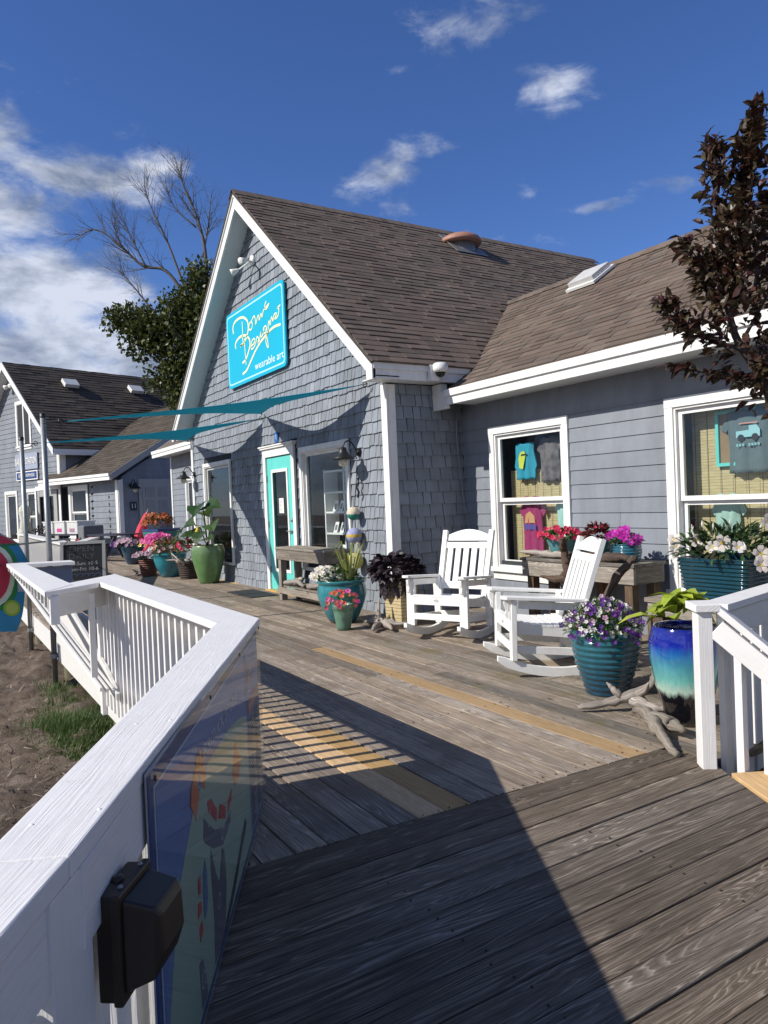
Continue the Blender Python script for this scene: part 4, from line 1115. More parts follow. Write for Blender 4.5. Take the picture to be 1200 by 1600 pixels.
build(mb, 'print', M['ink'], sg)
mb = B()
for (a, z) in ((.50, .66), (.62, .50), (.82, .37), (.72, .20), (.45, .13), (.44, .39)):
    n_ = 18; r0, r1 = .022, .018
    vs = [SP(a+cos(2*pi*k/n_)*r*1.2, z+sin(2*pi*k/n_)*r, .0082) for r in (r0, r1) for k in range(n_)]
    mb.add(vs, [(k, (k+1) % n_, n_+(k+1) % n_, n_+k) for k in range(n_)])
build(mb, 'print', c_wht, sg)
mb = B(); mb.prism([SP(-.004, .0, .011), SP(SW+.004, .0, .011), SP(SW+.004, .868, .011), SP(-.004, .868, .011)], sn*.004); build(mb, 'acrylic_cover', M['clear'], sg)
for a in (.025, .68, 1.3, SW-.02):
    for z in (.845, .03):
        mb = B(); mb.lathe([(.0, .004), (.006, .003), (.007, 0)], SP(a, z, .015), 8, axis=sn); build(mb, 'screw', M['bronze'], sg)
# --- second railing along the deck edge
def railing(label, A, Bq, loc=None, m='white_rail', capw=.20, capl=None, capr=None, bal=.115, bw=.04, post=(), sub=True, zb=-.20, ztop=.80, capm=None, off=0, botz=.09, group=None):
    t_ = thing('railing', label, 'railing', tuple((A+Bq)/2), group)
    d = (Bq-A).normalized(); p = V3(-d.y, d.x, 0); p = p if p.y > 0 else -p
    if capl: mitre_cap('cap', capl, capr, t_, capm or m)
    else:
        mb = B(); mb.beam(A+V3(0, 0, RZT-.019), Bq+V3(0, 0, RZT-.019), capw, .038); build(mb, 'cap', M[capm or m], t_, bevel=.003)
    if sub:
        side_rail(t_, A, Bq, .772, .14, .045+off, m=m); side_rail(t_, A, Bq, botz, .085, .045+off, m=m)
    L = (Bq-A).length; x = bal*.6
    while x < L:
        mb = B(); c = A+d*x+p*off; mb.beam(c+V3(0, 0, zb), c+V3(0, 0, ztop), bw, .04, up=tuple(p)); build(mb, 'baluster', M[m], t_); x += bal
    for s_ in post:
        mb = B(); c = A+d*s_+p*off; mb.box(c+V3(0, 0, .27), (.09, .09, 1.12), Matrix((d, p, V3(0, 0, 1))).transposed()); build(mb, 'post', M[m], t_, bevel=.003)
    return t_, d, p
r2, d_, p_ = railing('white railing with close balusters along the deck edge between corner and steps', V3(-3.42, 1.21, 0), V3(-6.62, 1.21, 0), capl=[(-3.345, 1.113), (-5.98, 1.09)], capr=[(-3.33, 1.323), (-6.70, 1.34)], post=(-.03, .05, 3.15), off=0.0, bal=.135, bw=.036)  # first post added beside the corner one to close a sunlit gap
# --- stair enclosure that bumps out from the deck edge
st = thing('stair_railing', 'white railing jutting out from the deck edge round the steps down to the sand', 'railing', (-7.6, .9, 0))
mb = B(); mb.prism([V3(-5.985, 1.09, RZT-.002), V3(-5.60, .66, RZT-.002), V3(-5.80, .86, RZT-.002), V3(-6.75, 1.34, RZT-.002)][:0] or [V3(-5.60, .66, RZT-.003), V3(-5.98, 1.085, RZT-.003), V3(-6.66, 1.33, RZT-.003), V3(-6.12, .84, RZT-.003)], V3(0, 0, -.038)); build(mb, 'cap', M['white_rail'], st, bevel=.003)
mb = B(); mb.prism([V3(-5.60, .655, RZT), V3(-9.35, .71, RZT), V3(-9.35, .88, RZT), V3(-6.0, .90, RZT)], V3(0, 0, -.038), V3(1, 0, 0)); build(mb, 'cap', M['white_rail'], st, bevel=.003)
mb = B(); mb.prism([V3(-9.36, .71, RZT-.002), V3(-9.1, .71, RZT-.002), V3(-8.85, 1.36, RZT-.002), V3(-9.15, 1.36, RZT-.002)], V3(0, 0, -.038), V3(0, 1, 0)); build(mb, 'cap', M['white_rail'], st, bevel=.003)
mb = B(); mb.beam((-9.12, .80, .70), (-8.95, 1.34, .70), .03, .26); build(mb, 'side_panel', M['grey_step'], st)
mb = B(); mb.beam((-5.72, .74, .76), (-6.12, 1.14, .76), .036, .155); build(mb, 'rail', M['white_rail_far'], st, bevel=.003)
mb = B(); mb.beam((-5.98, 1.02, .80), (-5.98, 1.02, .16), .045, .045, up=(1, 0, 0)); build(mb, 'baluster', M['white_rail'], st)
mb = B(); mb.box((-5.66, .72, .74), (.06, .06, .20)); build(mb, 'post', M['white_rail'], st, bevel=.003)
# sloping rails and short balusters on the outer side
for k, (o_, dz) in enumerate(((0, 0), (.045, -.015), (.09, -.03))):
    mb = B(); mb.beam((-8.9, .72+o_, .84+dz), (-5.95, 1.06+o_, .06+dz), .022, .035); build(mb, 'sloping_rail', M['white_rail'], st, bevel=.003)
for i in range(17):
    x = -9.2+i*.215; zt_ = RZT-.04; zb_ = .80-(x+9.2)*.03
    if zb_ > zt_: continue
    mb = B(); mb.beam((x, .735, zb_), (x, .735, zt_), .035, .035, up=(1, 0, 0)); build(mb, 'baluster', M['white_rail'], st)
mb = B(); mb.prism([V3(-9.0, 1.155, .66), V3(-6.3, 1.155, .16), V3(-5.9, 1.155, .02), V3(-5.9, 1.155, -.03), V3(-9.0, 1.155, -.03)], V3(0, .03, 0), V3(1, 0, -.1).normalized()); build(mb, 'stringer', M['white_rail_far'], st, bevel=.003)
for i in range(4):
    mb = B(); y = 1.42+i*.145; mb.bb(-8.9, -6.75, y, y+.138, .30, .33); build(mb, 'step', M['grey_step'], st, bevel=.002)
mb = B(); mb.bb(-8.9, -6.74, 1.37, 1.41, .0, .29); build(mb, 'panel', M['white_rail_far'], st)
# --- far railing
rf, d_, p_ = railing('far white railing beyond the steps, in front of the second building', V3(-13.6, 2.10, 0), V3(-24.5, 2.3, 0), capw=.24, bal=.105, bw=.035, post=(.05,), m='white_rail_far', off=-.05)
rg, d_, p_ = railing('short white railing end turning behind the chalkboard', V3(-13.9, 2.10, 0), V3(-16.9, 3.02, 0), capw=.2, bal=.115, post=(2.9,), m='white_rail_far')
mb = B(); mb.beam((-13.5, 2.0, .78), (-13.6, 2.24, .78), .04, .18); build(mb, 'end_board', M['white_rail'], rg)
# --- railing of the porch between the buildings
railing('white porch railing under the grey panelled door between the two buildings', V3(-26.8, 7.55, 0), V3(-21.3, 6.15, 0), capw=.14, bal=.12, bw=.035, m='white_rail_far')
# --- right hand post and railings
rp = thing('railing', 'white railing at the right edge starting from the thick square-capped post', 'railing', (-2.4, 3.5, 0))
ax = V3(-.80, .60, 0).normalized(); ay = V3(.60, .80, 0)
pc = V3(-2.345, 3.285, 0)+ax*.01+ay*.02
RP = Matrix((ax, ay, V3(0, 0, 1))).transposed()
mb = B(); mb.box(pc+V3(0, 0, .395), (.092, .072, .80), RP); build(mb, 'post', M['white_rail'], rp, bevel=.004)
mb = B(); mb.box(pc+ax*.015+ay*.01+V3(0, 0, .815), (.165, .125, .038), RP); build(mb, 'post_cap', M['white_rail'], rp, bevel=.004)
e1 = pc+ay*.06; e2 = V3(-2.62, 4.9, 0)
mb = B(); mb.beam(e1+V3(0, 0, .812), e2+V3(0, 0, .812), .14, .036); build(mb, 'cap', M['white_rail'], rp, bevel=.003)
dd = (e2-e1).normalized(); pp = V3(dd.y, -dd.x, 0)
mb = B(); mb.beam(e1+pp*.03+V3(0, 0, .72), e2+pp*.03+V3(0, 0, .72), .036, .13); build(mb, 'rail', M['white_rail'], rp, bevel=.003)
t = .10
while t < 1.55:
    mb = B(); c = e1+dd*t; mb.beam(c+V3(0, 0, -.15), c+V3(0, 0, .78), .085, .03, up=tuple(pp)); build(mb, 'baluster', M['white_rail'], rp); t += .135
sr = thing('stair_railing', 'white handrail sloping down to the right from the square-capped post', 'railing', (-1.6, 3.7, -.2))
s0 = pc+V3(.055, .04, .755); sdir = V3(.72, .36, -.70)
def SRp(t, dz=0, o=0): return s0+sdir*t+V3(0, 0, dz)+V3(-.38, .92, 0)*o
mb = B(); mb.beam(SRp(0, .06), SRp(2.4, .06), .085, .034); build(mb, 'handrail', M['white_rail'], sr, bevel=.004)
mb = B(); mb.beam(SRp(.0, -.045, -.02), SRp(2.4, -.045, -.02), .036, .10); build(mb, 'rail', M['white_rail'], sr, bevel=.003)
t = .12
while t < 2.3:
    mb = B(); q = SRp(t, -.05, .01); mb.beam(q, V3(q.x, q.y, q.z-.78), .042, .04, up=(1, 0, 0)); build(mb, 'baluster', M['white_rail'], sr, bevel=.002); t += .15
# planting bed behind the right railing: low boards + dark soil
mb = B(); mb.prism([V3(-2.36, 3.45, -.25), V3(3, 3.45, -.25), V3(3, 5.9, -.25), V3(-2.36, 5.9, -.25)], V3(0, 0, -.3)); bed = build(mb, 'garden_soil', M['soil'], None, kind='structure')

# ================================================================ POLES AND SHADE SAILS
def pole(x, y, zb, zt, lab):
    mb = B(); mb.tube([(x, y, zb), (x, y, zt)], .032, 14); t_ = thing('sail_pole', lab, 'pole', (x, y, zb), 'poles of the shade sails')
    build(mb, 'tube', M['steel'], t_); mb = B(); mb.lathe([(.036, 0), (.036, .05), (.0, .055)], (x, y, zt-.01), 14); build(mb, 'cap', M['black'], t_)
    mb = B(); mb.lathe([(.045, 0), (.045, .05)], (x, y, zb+.34), 14); build(mb, 'clamp', M['steel'], t_)
    return V3(x, y, zt)
P1 = pole(-9.36, 1.165, -.60, 2.55, 'taller grey steel pole holding the nearer shade sail, right of the other pole')
P0 = pole(-11.75, 1.165, -.60, 2.50, 'grey steel pole at the left, holding the lower shade sail')
def sail(lab, Ac, Bc, Cc, sag, curve, n=22):
    """triangular sail with hollow edges; Ac is the pole corner"""
    t_ = thing('shade_sail', lab, 'shade sail', tuple((Ac+Bc+Cc)/3))
    vs, fs, idx = [], [], {}
    cen = (Ac+Bc+Cc)/3
    for i in range(n+1):
        for j in range(n+1-i):
            a, b_, c = 1-(i+j)/n, i/n, j/n
            p = Ac*a+Bc*b_+Cc*c
            # hollow edges
            e = ((b_*c)*(1-a)**0 if True else 0)
            pull = curve*(4*a*b_*(1-c)**4+4*b_*c*(1-a)**4+4*a*c*(1-b_)**4)
            p = p + (cen-p)*pull + V3(0, 0, -sag*27*a*b_*c - sag*.5*4*(a*b_+b_*c+a*c)/3)
            idx[i, j] = len(vs); vs.append(p)
    for i in range(n):
        for j in range(n-i):
            fs.append((idx[i, j], idx[i+1, j], idx[i, j+1]))
            if j < n-i-1: fs.append((idx[i+1, j], idx[i+1, j+1], idx[i, j+1]))
    mb = B(); mb.add(vs, fs, None, .5, 0, True)
    o = build(mb, 'cloth', M['sail'], t_); so_ = o.modifiers.new('thick', 'SOLIDIFY'); so_.thickness = .006
    for k, c in enumerate((Ac, Bc, Cc)):
        out = (c-cen).normalized(); mb = B(); mb.tube([c-out*.02, c+out*(.25 if k == 0 else .08)], .006, 6)
        mb.lathe([(.03, -.006), (.036, 0), (.03, .006), (.024, 0), (.03, -.006)], c+out*.05, 14, axis=out.cross(V3(0, 0, 1)))
        build(mb, 'shackle', M['black'], t_)
    return t_
sail('upper teal shade sail stretched from the taller pole to the right eave of the gable', P1+V3(.30, .30, -.10)*.7, V3(-8.02, 4.68, 2.88), V3(-11.40, 4.72, 2.93), .008, .38)
sail('lower teal shade sail stretched from the left pole to the shop wall', P0+V3(.2, .3, -.08)*.7, V3(-11.55, 4.72, 2.86), V3(-15.30, 4.66, 2.84), .008, .38)

# ================================================================ FITTINGS ON THE SHOP
def barn_lamp(x, y, z, lab, s=1.0, nrm=V3(0, -1, 0), group=None):
    t_ = thing('wall_lantern', lab, 'lamp', (x, y, z), group)
    o = V3(x, y, z)
    mb = B(); mb.lathe([(.0, 0), (.055*s, 0), (.05*s, .02*s), (.0, .03*s)], o, 18, axis=nrm); build(mb, 'wall_plate', M['black'], t_)
    arm = [o+nrm*.02*s, o+nrm*.06*s+V3(0, 0, .07*s), o+nrm*.12*s+V3(0, 0, .14*s), o+nrm*.19*s+V3(0, 0, .13*s), o+nrm*.23*s+V3(0, 0, .06*s)]
    mb = B(); mb.tube(catmull(arm, 5), .010*s, 8); mb.tube([o, o+nrm*.05*s+V3(0, 0, -.03*s), o+nrm*.03*s+V3(0, 0, -.09*s)], .007*s, 6); build(mb, 'arm', M['black'], t_)
    c = o+nrm*.23*s
    mb = B(); mb.lathe([(.0, .07*s), (.045*s, .055*s), (.055*s, .01*s), (.075*s, -.03*s), (.145*s, -.075*s), (.15*s, -.09*s), (.14*s, -.09*s), (.07*s, -.04*s), (.0, -.03*s)], c, 24); build(mb, 'shade', M['black'], t_)
    mb = B(); mb.lathe([(.045*s, -.09*s), (.062*s, -.12*s), (.06*s, -.155*s), (.035*s, -.185*s), (.0, -.19*s)], c, 18); build(mb, 'globe', M['lampglass'], t_)
    return t_
barn_lamp(-8.34, YF-.02, 2.06, 'black barn-style wall lantern right of the shop display window, above the string of buoys', 1.0)
barn_lamp(-15.32, YF-.02, 2.13, 'black barn-style wall lantern at the left end of the gable wall', 1.0)
# string of buoys
t_ = thing('buoy_string', 'three striped fishing buoys hung on a rope: cream and green, lilac and gold, yellow', 'buoys', (-8.36, YF-.10, .5))
mb = B(); mb.tube([(-8.33, YF-.05, 1.88), (-8.34, YF-.08, 1.6), (-8.36, YF-.10, 1.35), (-8.37, YF-.10, .5)], .006, 6)
mb.tube([(-8.33, YF-.05, 1.72), (-8.30, YF-.06, 1.66), (-8.34, YF-.07, 1.60), (-8.30, YF-.06, 1.54), (-8.33, YF-.06, 1.47)], .014, 6)
build(mb, 'rope', M['black'], t_)
def buoymat(name, zc, r, bands):
    m, n, l, b = mat(name); s = N(n, 'ShaderNodeSeparateXYZ'); p = pos(n); l.new(p, s.inputs[0])
    mr_ = N(n, 'ShaderNodeMapRange'); l.new(mth(n, l, 'MULTIPLY_ADD', noise_tex(n, l, p, 30, 3), .02, s.outputs['Z']), mr_.inputs[0]); mr_.inputs[1].default_value = zc-r+.01; mr_.inputs[2].default_value = zc+r+.01
    r_ = ramp_node(n, bands); r_.color_ramp.interpolation = 'CONSTANT'; l.new(mr_.outputs[0], r_.inputs[0])
    sp = ramp_node(n, [(.4, (.7, .7, .7)), (.6, (1, 1, 1))]); l.new(noise_tex(n, l, p, 45, 4, .7), sp.inputs[0])
    l.new(mixcol(n, l, 1.0, r_.outputs[0], sp.outputs[0], 'MULTIPLY'), b.inputs['Base Color']); b.inputs['Roughness'].default_value = .7; return m
for z, r, bands in ((1.265, .088, [(0, (.02, .24, .17)), (.42, (.02, .24, .17)), (.44, (.72, .62, .48)), (1, (.72, .62, .48))]),
                    (.975, .104, [(0, (.34, .36, .56)), (.42, (.60, .42, .06)), (.60, (.36, .37, .58)), (1, (.36, .37, .58))]),
                    (.645, .108, [(0, (.58, .50, .12)), (.5, (.60, .52, .14)), (.7, (.62, .54, .16)), (1, (.6, .5, .15))])):
    mb = B(); mb.lathe([(r*sin(pi*k/12), -r*cos(pi*k/12)) for k in range(13)], (-8.365, YF-.12, z), 22); build(mb, 'buoy', buoymat('buoy_paint_%d' % (z*100), z, r, bands), t_)
# big sign
t_ = thing('shop_sign', 'bright blue shop sign with cream script lettering on the gable', 'sign', (-11.63, YF-.05, 3.56))
sc_ = [(-12.86, 3.575), (-10.37, 3.555), (-10.40, 4.845), (-12.88, 4.855)]
def rounded(x0, x1, z0, z1, r, y):
    out = []
    for cx, cz, a0 in ((x1-r, z0+r, -90), (x1-r, z1-r, 0), (x0+r, z1-r, 90), (x0+r, z0+r, 180)):
        for k in range(5):
            a = radians(a0+k*22.5); out.append(V3(cx+r*cos(a), y, cz+r*sin(a)))
    return out
mb = B(); mb.prism(rounded(-12.90, -10.35, 3.54, 4.87, .10, YF-.035), V3(0, -.03, 0)); build(mb, 'panel', M['signblue'], t_, bevel=.003)
mb = B(); a_ = rounded(-12.85, -10.40, 3.59, 4.82, .08, YF-.0665); b_ = rounded(-12.825, -10.425, 3.615, 4.795, .07, YF-.0665)
n_ = len(a_); mb.add(a_+b_, [(k, (k+1) % n_, n_+(k+1) % n_, n_+k) for k in range(n_)]); build(mb, 'border', M['signlight'], t_)
S = {'d1': [(-12.537, 4.482), (-12.552, 4.585), (-12.474, 4.66), (-12.291, 4.688), (-12.062, 4.666), (-11.884, 4.581), (-11.829, 4.487), (-11.84, 4.395), (-11.909, 4.315), (-12.018, 4.248), (-12.226, 4.203)],
'stem1': [(-12.1, 4.603), (-12.094, 4.464), (-12.111, 4.329), (-12.082, 4.186)],
'o1': [(-11.672, 4.512), (-11.766, 4.487), (-11.799, 4.427), (-11.754, 4.379), (-11.668, 4.398), (-11.636, 4.457), (-11.665, 4.511), (-11.551, 4.571), (-11.503, 4.494), (-11.497, 4.424), (-11.407, 4.511), (-11.358, 4.539), (-11.334, 4.455), (-11.255, 4.541), (-11.215, 4.48), (-11.151, 4.562), (-11.062, 4.585), (-10.94, 4.619)],
'a1': [(-11.024, 4.685), (-11.076, 4.64), (-11.076, 4.576), (-10.995, 4.569), (-10.907, 4.624)],
'd2': [(-12.451, 4.203), (-12.46, 4.289), (-12.334, 4.348), (-12.137, 4.363), (-11.934, 4.323), (-11.797, 4.23), (-11.782, 4.139), (-11.834, 4.069), (-11.918, 3.989), (-12.019, 3.926), (-12.163, 3.9)],
'stem2': [(-12.031, 4.299), (-12.027, 4.175), (-12.017, 4.036), (-12.008, 3.924), (-12.003, 3.841)],
'bar2': [(-12.233, 4.209), (-12.061, 4.202)],
'e2': [(-11.72, 4.107), (-11.602, 4.13), (-11.555, 4.174), (-11.608, 4.208), (-11.69, 4.181), (-11.741, 4.118), (-11.726, 4.054), (-11.617, 4.066), (-11.521, 4.127), (-11.459, 4.207), (-11.389, 4.153), (-11.453, 4.107), (-11.363, 4.134), (-11.299, 4.251), (-11.291, 4.171), (-11.213, 4.194), (-11.143, 4.276)],
'g2': [(-11.067, 4.304), (-11.162, 4.293), (-11.183, 4.226), (-11.112, 4.198), (-11.036, 4.285), (-11.052, 4.147), (-11.015, 3.999), (-11.015, 3.945), (-11.07, 3.984), (-11.097, 4.092), (-10.954, 4.203)],
'n2': [(-10.984, 4.222), (-10.974, 4.309), (-10.931, 4.35), (-10.9, 4.28), (-10.83, 4.39), (-10.787, 4.317), (-10.723, 4.403), (-10.631, 4.393), (-10.715, 4.332), (-10.589, 4.347), (-10.541, 4.446), (-10.6, 4.473), (-10.482, 4.491)],
'sw': [(-12.179, 3.708), (-11.977, 3.747), (-11.786, 3.857), (-11.573, 3.984), (-11.334, 4.089), (-11.125, 4.143), (-10.955, 4.188), (-10.728, 4.214), (-10.498, 4.198)]}
mb = B()
for k_, pts in S.items():
    w_ = {'d1': .040, 'd2': .038, 'sw': .040, 'stem1': .026, 'stem2': .026}.get(k_, .025)
    c = catmull([V3(a, 0, b2) for a, b2 in pts], 6); n_ = len(c); vs = []
    for i, p in enumerate(c):
        d = (c[min(i+1, n_-1)]-c[max(i-1, 0)]).normalized(); q = V3(-d.z, 0, d.x)*w_/2
        vs += [p+q+V3(0, YF-.069, 0), p-q+V3(0, YF-.069, 0)]
    mb.add(vs, [(2*i, 2*i+1, 2*i+3, 2*i+2) for i in range(n_-1)])
build(mb, 'script_lettering', M['cream'], t_)
mb = B(); put_text(mb, 'wearable art', .175, (-11.02, YF-.068, 3.735), V3(1, 0, 0), (0, 0, 1), sx=1.32, depth=.001); build(mb, 'lettering', M['paleblue'], t_)
# flood light under the gable peak
t_ = thing('floodlight', 'twin-headed white floodlight under the peak of the gable', 'floodlight', (-11.70, YF-.03, 5.50))
mb = B(); mb.lathe([(.0, 0), (.08, 0), (.08, .05), (.0, .06)], (-11.62, YF-.0, 5.52), 16, axis=V3(0, -1, 0)); build(mb, 'base', M['camwhite'], t_)
for dx, dz in ((-.17, -.03), (.12, .03)):
    o = V3(-11.62, YF-.06, 5.50); ax_ = V3(dx*2.4, -1, -.5).normalized(); c = o+ax_*.16+V3(dx, 0, dz)
    mb = B(); mb.tube([o, c], .014, 8); mb.lathe([(.025, 0), (.036, .04), (.054, .09), (.064, .13), (.0, .115)], c, 16, axis=ax_); build(mb, 'head', M['camwhite'], t_)
# security camera
t_ = thing('security_camera', 'white dome security camera on the fascia in the corner of the roofs', 'camera', (-7.28, 5.45, 2.9))
c = V3(-7.27, 5.36, 2.99)
mb = B(); mb.bb(xr+.02, xr+.07, c.y-.13, c.y+.0, ze-.24, ze-.05); build(mb, 'bracket', M['camwhite'], t_)
mb = B(); mb.lathe([(.0, .075), (.07, .07), (.098, .045), (.102, .0), (.098, -.03), (.07, -.045)], c, 24); build(mb, 'housing', M['camwhite'], t_)
mb = B(); mb.lathe([(.062*cos(k*pi/12), -.04-.062*sin(k*pi/12)) for k in range(7)], c, 20); build(mb, 'dome', M['darkglass'], t_)
t_ = thing('cable', 'thin grey cable hanging down the corner of the shingled wall', 'cable', (-7.58, 5.85, 1))
mb = B(); mb.tube([(X1+.10, YW-.16, 2.62), (X1+.05, YW-.14, 2.2), (X1+.045, YW-.10, 1.7), (X1+.06, YW-.06, 1.3), (X1+.14, YW-.05, .95)], .006, 6); mb.tube([(X1+.14, YW-.42, 2.76), (X1+.06, YW-.34, 2.72), (X1+.05, YW-.30, 2.6), (X1+.09, YW-.18, 2.55)], .012, 6); build(mb, 'cord', M['steel'], t_)

# ================================================================ DISPLAYS BEHIND THE WINDOWS
def sheet(name, pts, y, m, lab, cat, th=.012, wav=.012, group=None):
    """garment outline with thickness and gentle folds"""
    t_ = None
    cx = sum(p[0] for p in pts)/len(pts); cz = sum(p[1] for p in pts)/len(pts)
    mb = B(); mb.prism([V3(a, y+wav*sin(a*40+b_*9), b_) for a, b_ in pts], V3(0, th, 0), V3(0, 0, 1))
    return build(mb, name, m, None, lab, cat, group)
def tee(x, z, w, h, y, m, lab, cat='t-shirt', sl=.26, long=False):
    t = thing('hanging_shirt', lab, cat, (x, y, z-h))
    k = w/2
    sz = h*.80 if long else h*.34
    pts_body = [(x-k*.74, z-h), (x+k*.62, z-h), (x+k*.62, z-h*.2), (x+k*.60, z-h*.03), (x+k*.24, z), (x+k*.12, z-h*.045), (x-k*.12, z-h*.045), (x-k*.24, z), (x-k*.60, z-h*.03), (x-k*.62, z-h*.2)]
    nx = 14; nz = 14; vs = []; fs = []
    for j in range(nz+1):
        for i in range(nx+1):
            u = -1+2*i/nx; v = j/nz
            xx = x+u*k*(.72-.03*sin(v*pi)); zz = z-h*v if j else z-h*.045*(1-min(1, abs(u)*3)) - h*.03*max(0, abs(u)-.4)/.6
            vs.append(V3(xx+.01*sin(v*6+u*3), y+(.016*sin(u*8+v*2)+.009*sin(u*17-v*4))*(.25+v)-.03*(1-u*u), zz))
    fs = [(j*(nx+1)+i, (j+1)*(nx+1)+i, (j+1)*(nx+1)+i+1, j*(nx+1)+i+1) for j in range(nz) for i in range(nx)]
    mb = B(); mb.add(vs, fs, None, .5, 0, True); o = build(mb, 'body', m, t); o.modifiers.new('s', 'SOLIDIFY').thickness = .01
    for sgn in (-1, 1):
        mb = B(); a = [V3(x+sgn*k*.55, y-.005, z-h*.03), V3(x+sgn*k*(1.0 if not long else .86), y, z-sz*.80), V3(x+sgn*k*(.80 if not long else .66), y, z-sz*1.02), V3(x+sgn*k*.68, y-.005, z-h*.26)]
        mb.prism(a, V3(0, .014, 0), V3(0, 0, 1)); build(mb, 'sleeve', m, t)
    return t
def patch(par, name, pts, y, c):
    mb = B(); mb.prism([V3(a, y, b_) for a, b_ in pts], V3(0, -.002, 0)); build(mb, name, plain('print_'+name+str(len(bpy.data.materials)), c, .8, .05), par)
yi = YW+.15
shirtc = cloth('aqua_cotton', (.03, .30, .42)); 
ta = tee(-6.62, 2.04, .44, .44, yi, shirtc, 'bright aqua long-sleeved shirt with a yellow figure, hung in the left wing window', long=True)
patch(ta, 'figure', [(-6.68, 1.74), (-6.62, 1.72), (-6.58, 1.84), (-6.56, 1.90), (-6.60, 1.94), (-6.66, 1.92), (-6.69, 1.85)], yi-.045, (.55, .62, .08))
patch(ta, 'glasses', [(-6.64, 1.88), (-6.55, 1.885), (-6.55, 1.905), (-6.64, 1.90)], yi-.048, (.02, .02, .02))
tb = tee(-6.24, 2.08, .42, .52, yi+.03, cloth('mottled_grey_cotton', (.13, .115, .12), .6), 'dark mottled grey top hung beside the aqua shirt')
tcx = tee(-5.98, 2.08, .36, .50, yi+.06, cloth('pale_sea_green_cotton', (.20, .33, .32), .2), 'pale sea-green shirt hung at the right of the dark mottled top')
def blind(x0, x1, z0, z1, y, lab):
    t = thing('bamboo_blind', lab, 'blind', ((x0+x1)/2, y, z0))
    n = int((z1-z0)/.028); mbs = B()
    for i in range(n):
        z = z0+i*.028; mbs.bb(x0, x1, y, y+.004, z, z+.0265, r=RN.random())
    build(mbs, 'reeds', M['bamboo'], t)
    mb = B()
    k = int((x1-x0)/.13)
    for i in range(k+1): mb.bb(x0+.03+i*.13, x0+.034+i*.13, y-.002, y+.0, z0, z1)
    build(mb, 'cords', M['driftdark'], t); return t
blind(-6.95, -5.86, .6, 1.72, YW+.21, 'woven bamboo blind across the lower part of the left wing window')
t1 = tee(-6.52, 1.40, .44, .70, YW+.14, cloth('magenta_cotton', (.33, .035, .13)), 'magenta t-shirt with an orange and blue print low in the left wing window')
patch(t1, 'sunset', [(-6.62, 1.08), (-6.44, 1.08), (-6.46, 1.17), (-6.53, 1.22), (-6.60, 1.18)], YW+.105, (.55, .30, .14)); patch(t1, 'waves', [(-6.62, 1.0), (-6.43, 1.0), (-6.43, 1.06), (-6.62, 1.07)], YW+.104, (.06, .08, .30))
tee(-6.02, 1.36, .3, .4, YW+.16, cloth('mint_cotton', (.36, .58, .54)), 'pale mint shirt half hidden by the pink flowers in the left wing window')
blind(-4.40, -2.97, .56, 2.14, YW+.22, 'tall woven bamboo blind filling the wide wing window')
fr_ = thing('picture_frame', 'turquoise frame round the grey-green t-shirt in the wide window', 'frame', (-3.55, YW+.26, 1.56))
ftl, ftr, fbt, ftp = -4.04, -3.06, 1.60, 2.10
mb = B(); mb.bb(ftl+.03, ftr-.03, YW+.195, YW+.20, fbt+.03, ftp-.03); build(mb, 'backing', plain('brown_card', (.25, .17, .09), .8), fr_)
for a_ in ((ftl, ftr, fbt, fbt+.03), (ftl, ftr, ftp-.03, ftp), (ftl, ftl+.03, fbt+.031, ftp-.031), (ftr-.03, ftr, fbt+.031, ftp-.031)):
    mb = B(); mb.bb(a_[0], a_[1], YW+.175, YW+.205, a_[2], a_[3]); build(mb, 'frame_bar', M['teal_door'], fr_)
t2 = tee(-3.60, 2.09, .62, .56, YW+.165, cloth('grey_green_cotton', (.10, .14, .15)), 'grey-green t-shirt with a pale blue off-road truck print, framed in the wide window')
yy = YW+.118
patch(t2, 'truck', [(-3.72, 1.84), (-3.50, 1.84), (-3.50, 1.90), (-3.53, 1.94), (-3.60, 1.94), (-3.60, 1.90), (-3.72, 1.895)], yy, (.28, .52, .56))
patch(t2, 'roof_rack', [(-3.69, 1.955), (-3.52, 1.955), (-3.52, 1.967), (-3.69, 1.967)], yy, (.5, .25, .2))
for cx in (-3.675, -3.545): patch(t2, 'wheel', [(cx+.032*cos(k*pi/5), 1.835+.032*sin(k*pi/5)) for k in range(10)], yy-.002, (.02, .02, .025))
mb = B()
for i in range(8):
    if i != 3: mb.bb(-3.72+i*.028, -3.70+i*.028, yy-.003, yy-.001, 1.762, 1.785)
build(mb, 'print', plain('print_pale', (.2, .4, .42), .8), t2)
t2.location.x -= .17; fr_.location.x -= .09
tee(-4.02, 1.36, .34, .60, YW+.17, cloth('mint_green_cotton', (.33, .50, .44)), 'pale green tunic pegged in the lower half of the wide window')
tee(-3.30, 1.36, .34, .60, YW+.17, cloth('lilac_cotton', (.30, .22, .52)), 'lilac top with a bright print pegged at the right of the wide window')
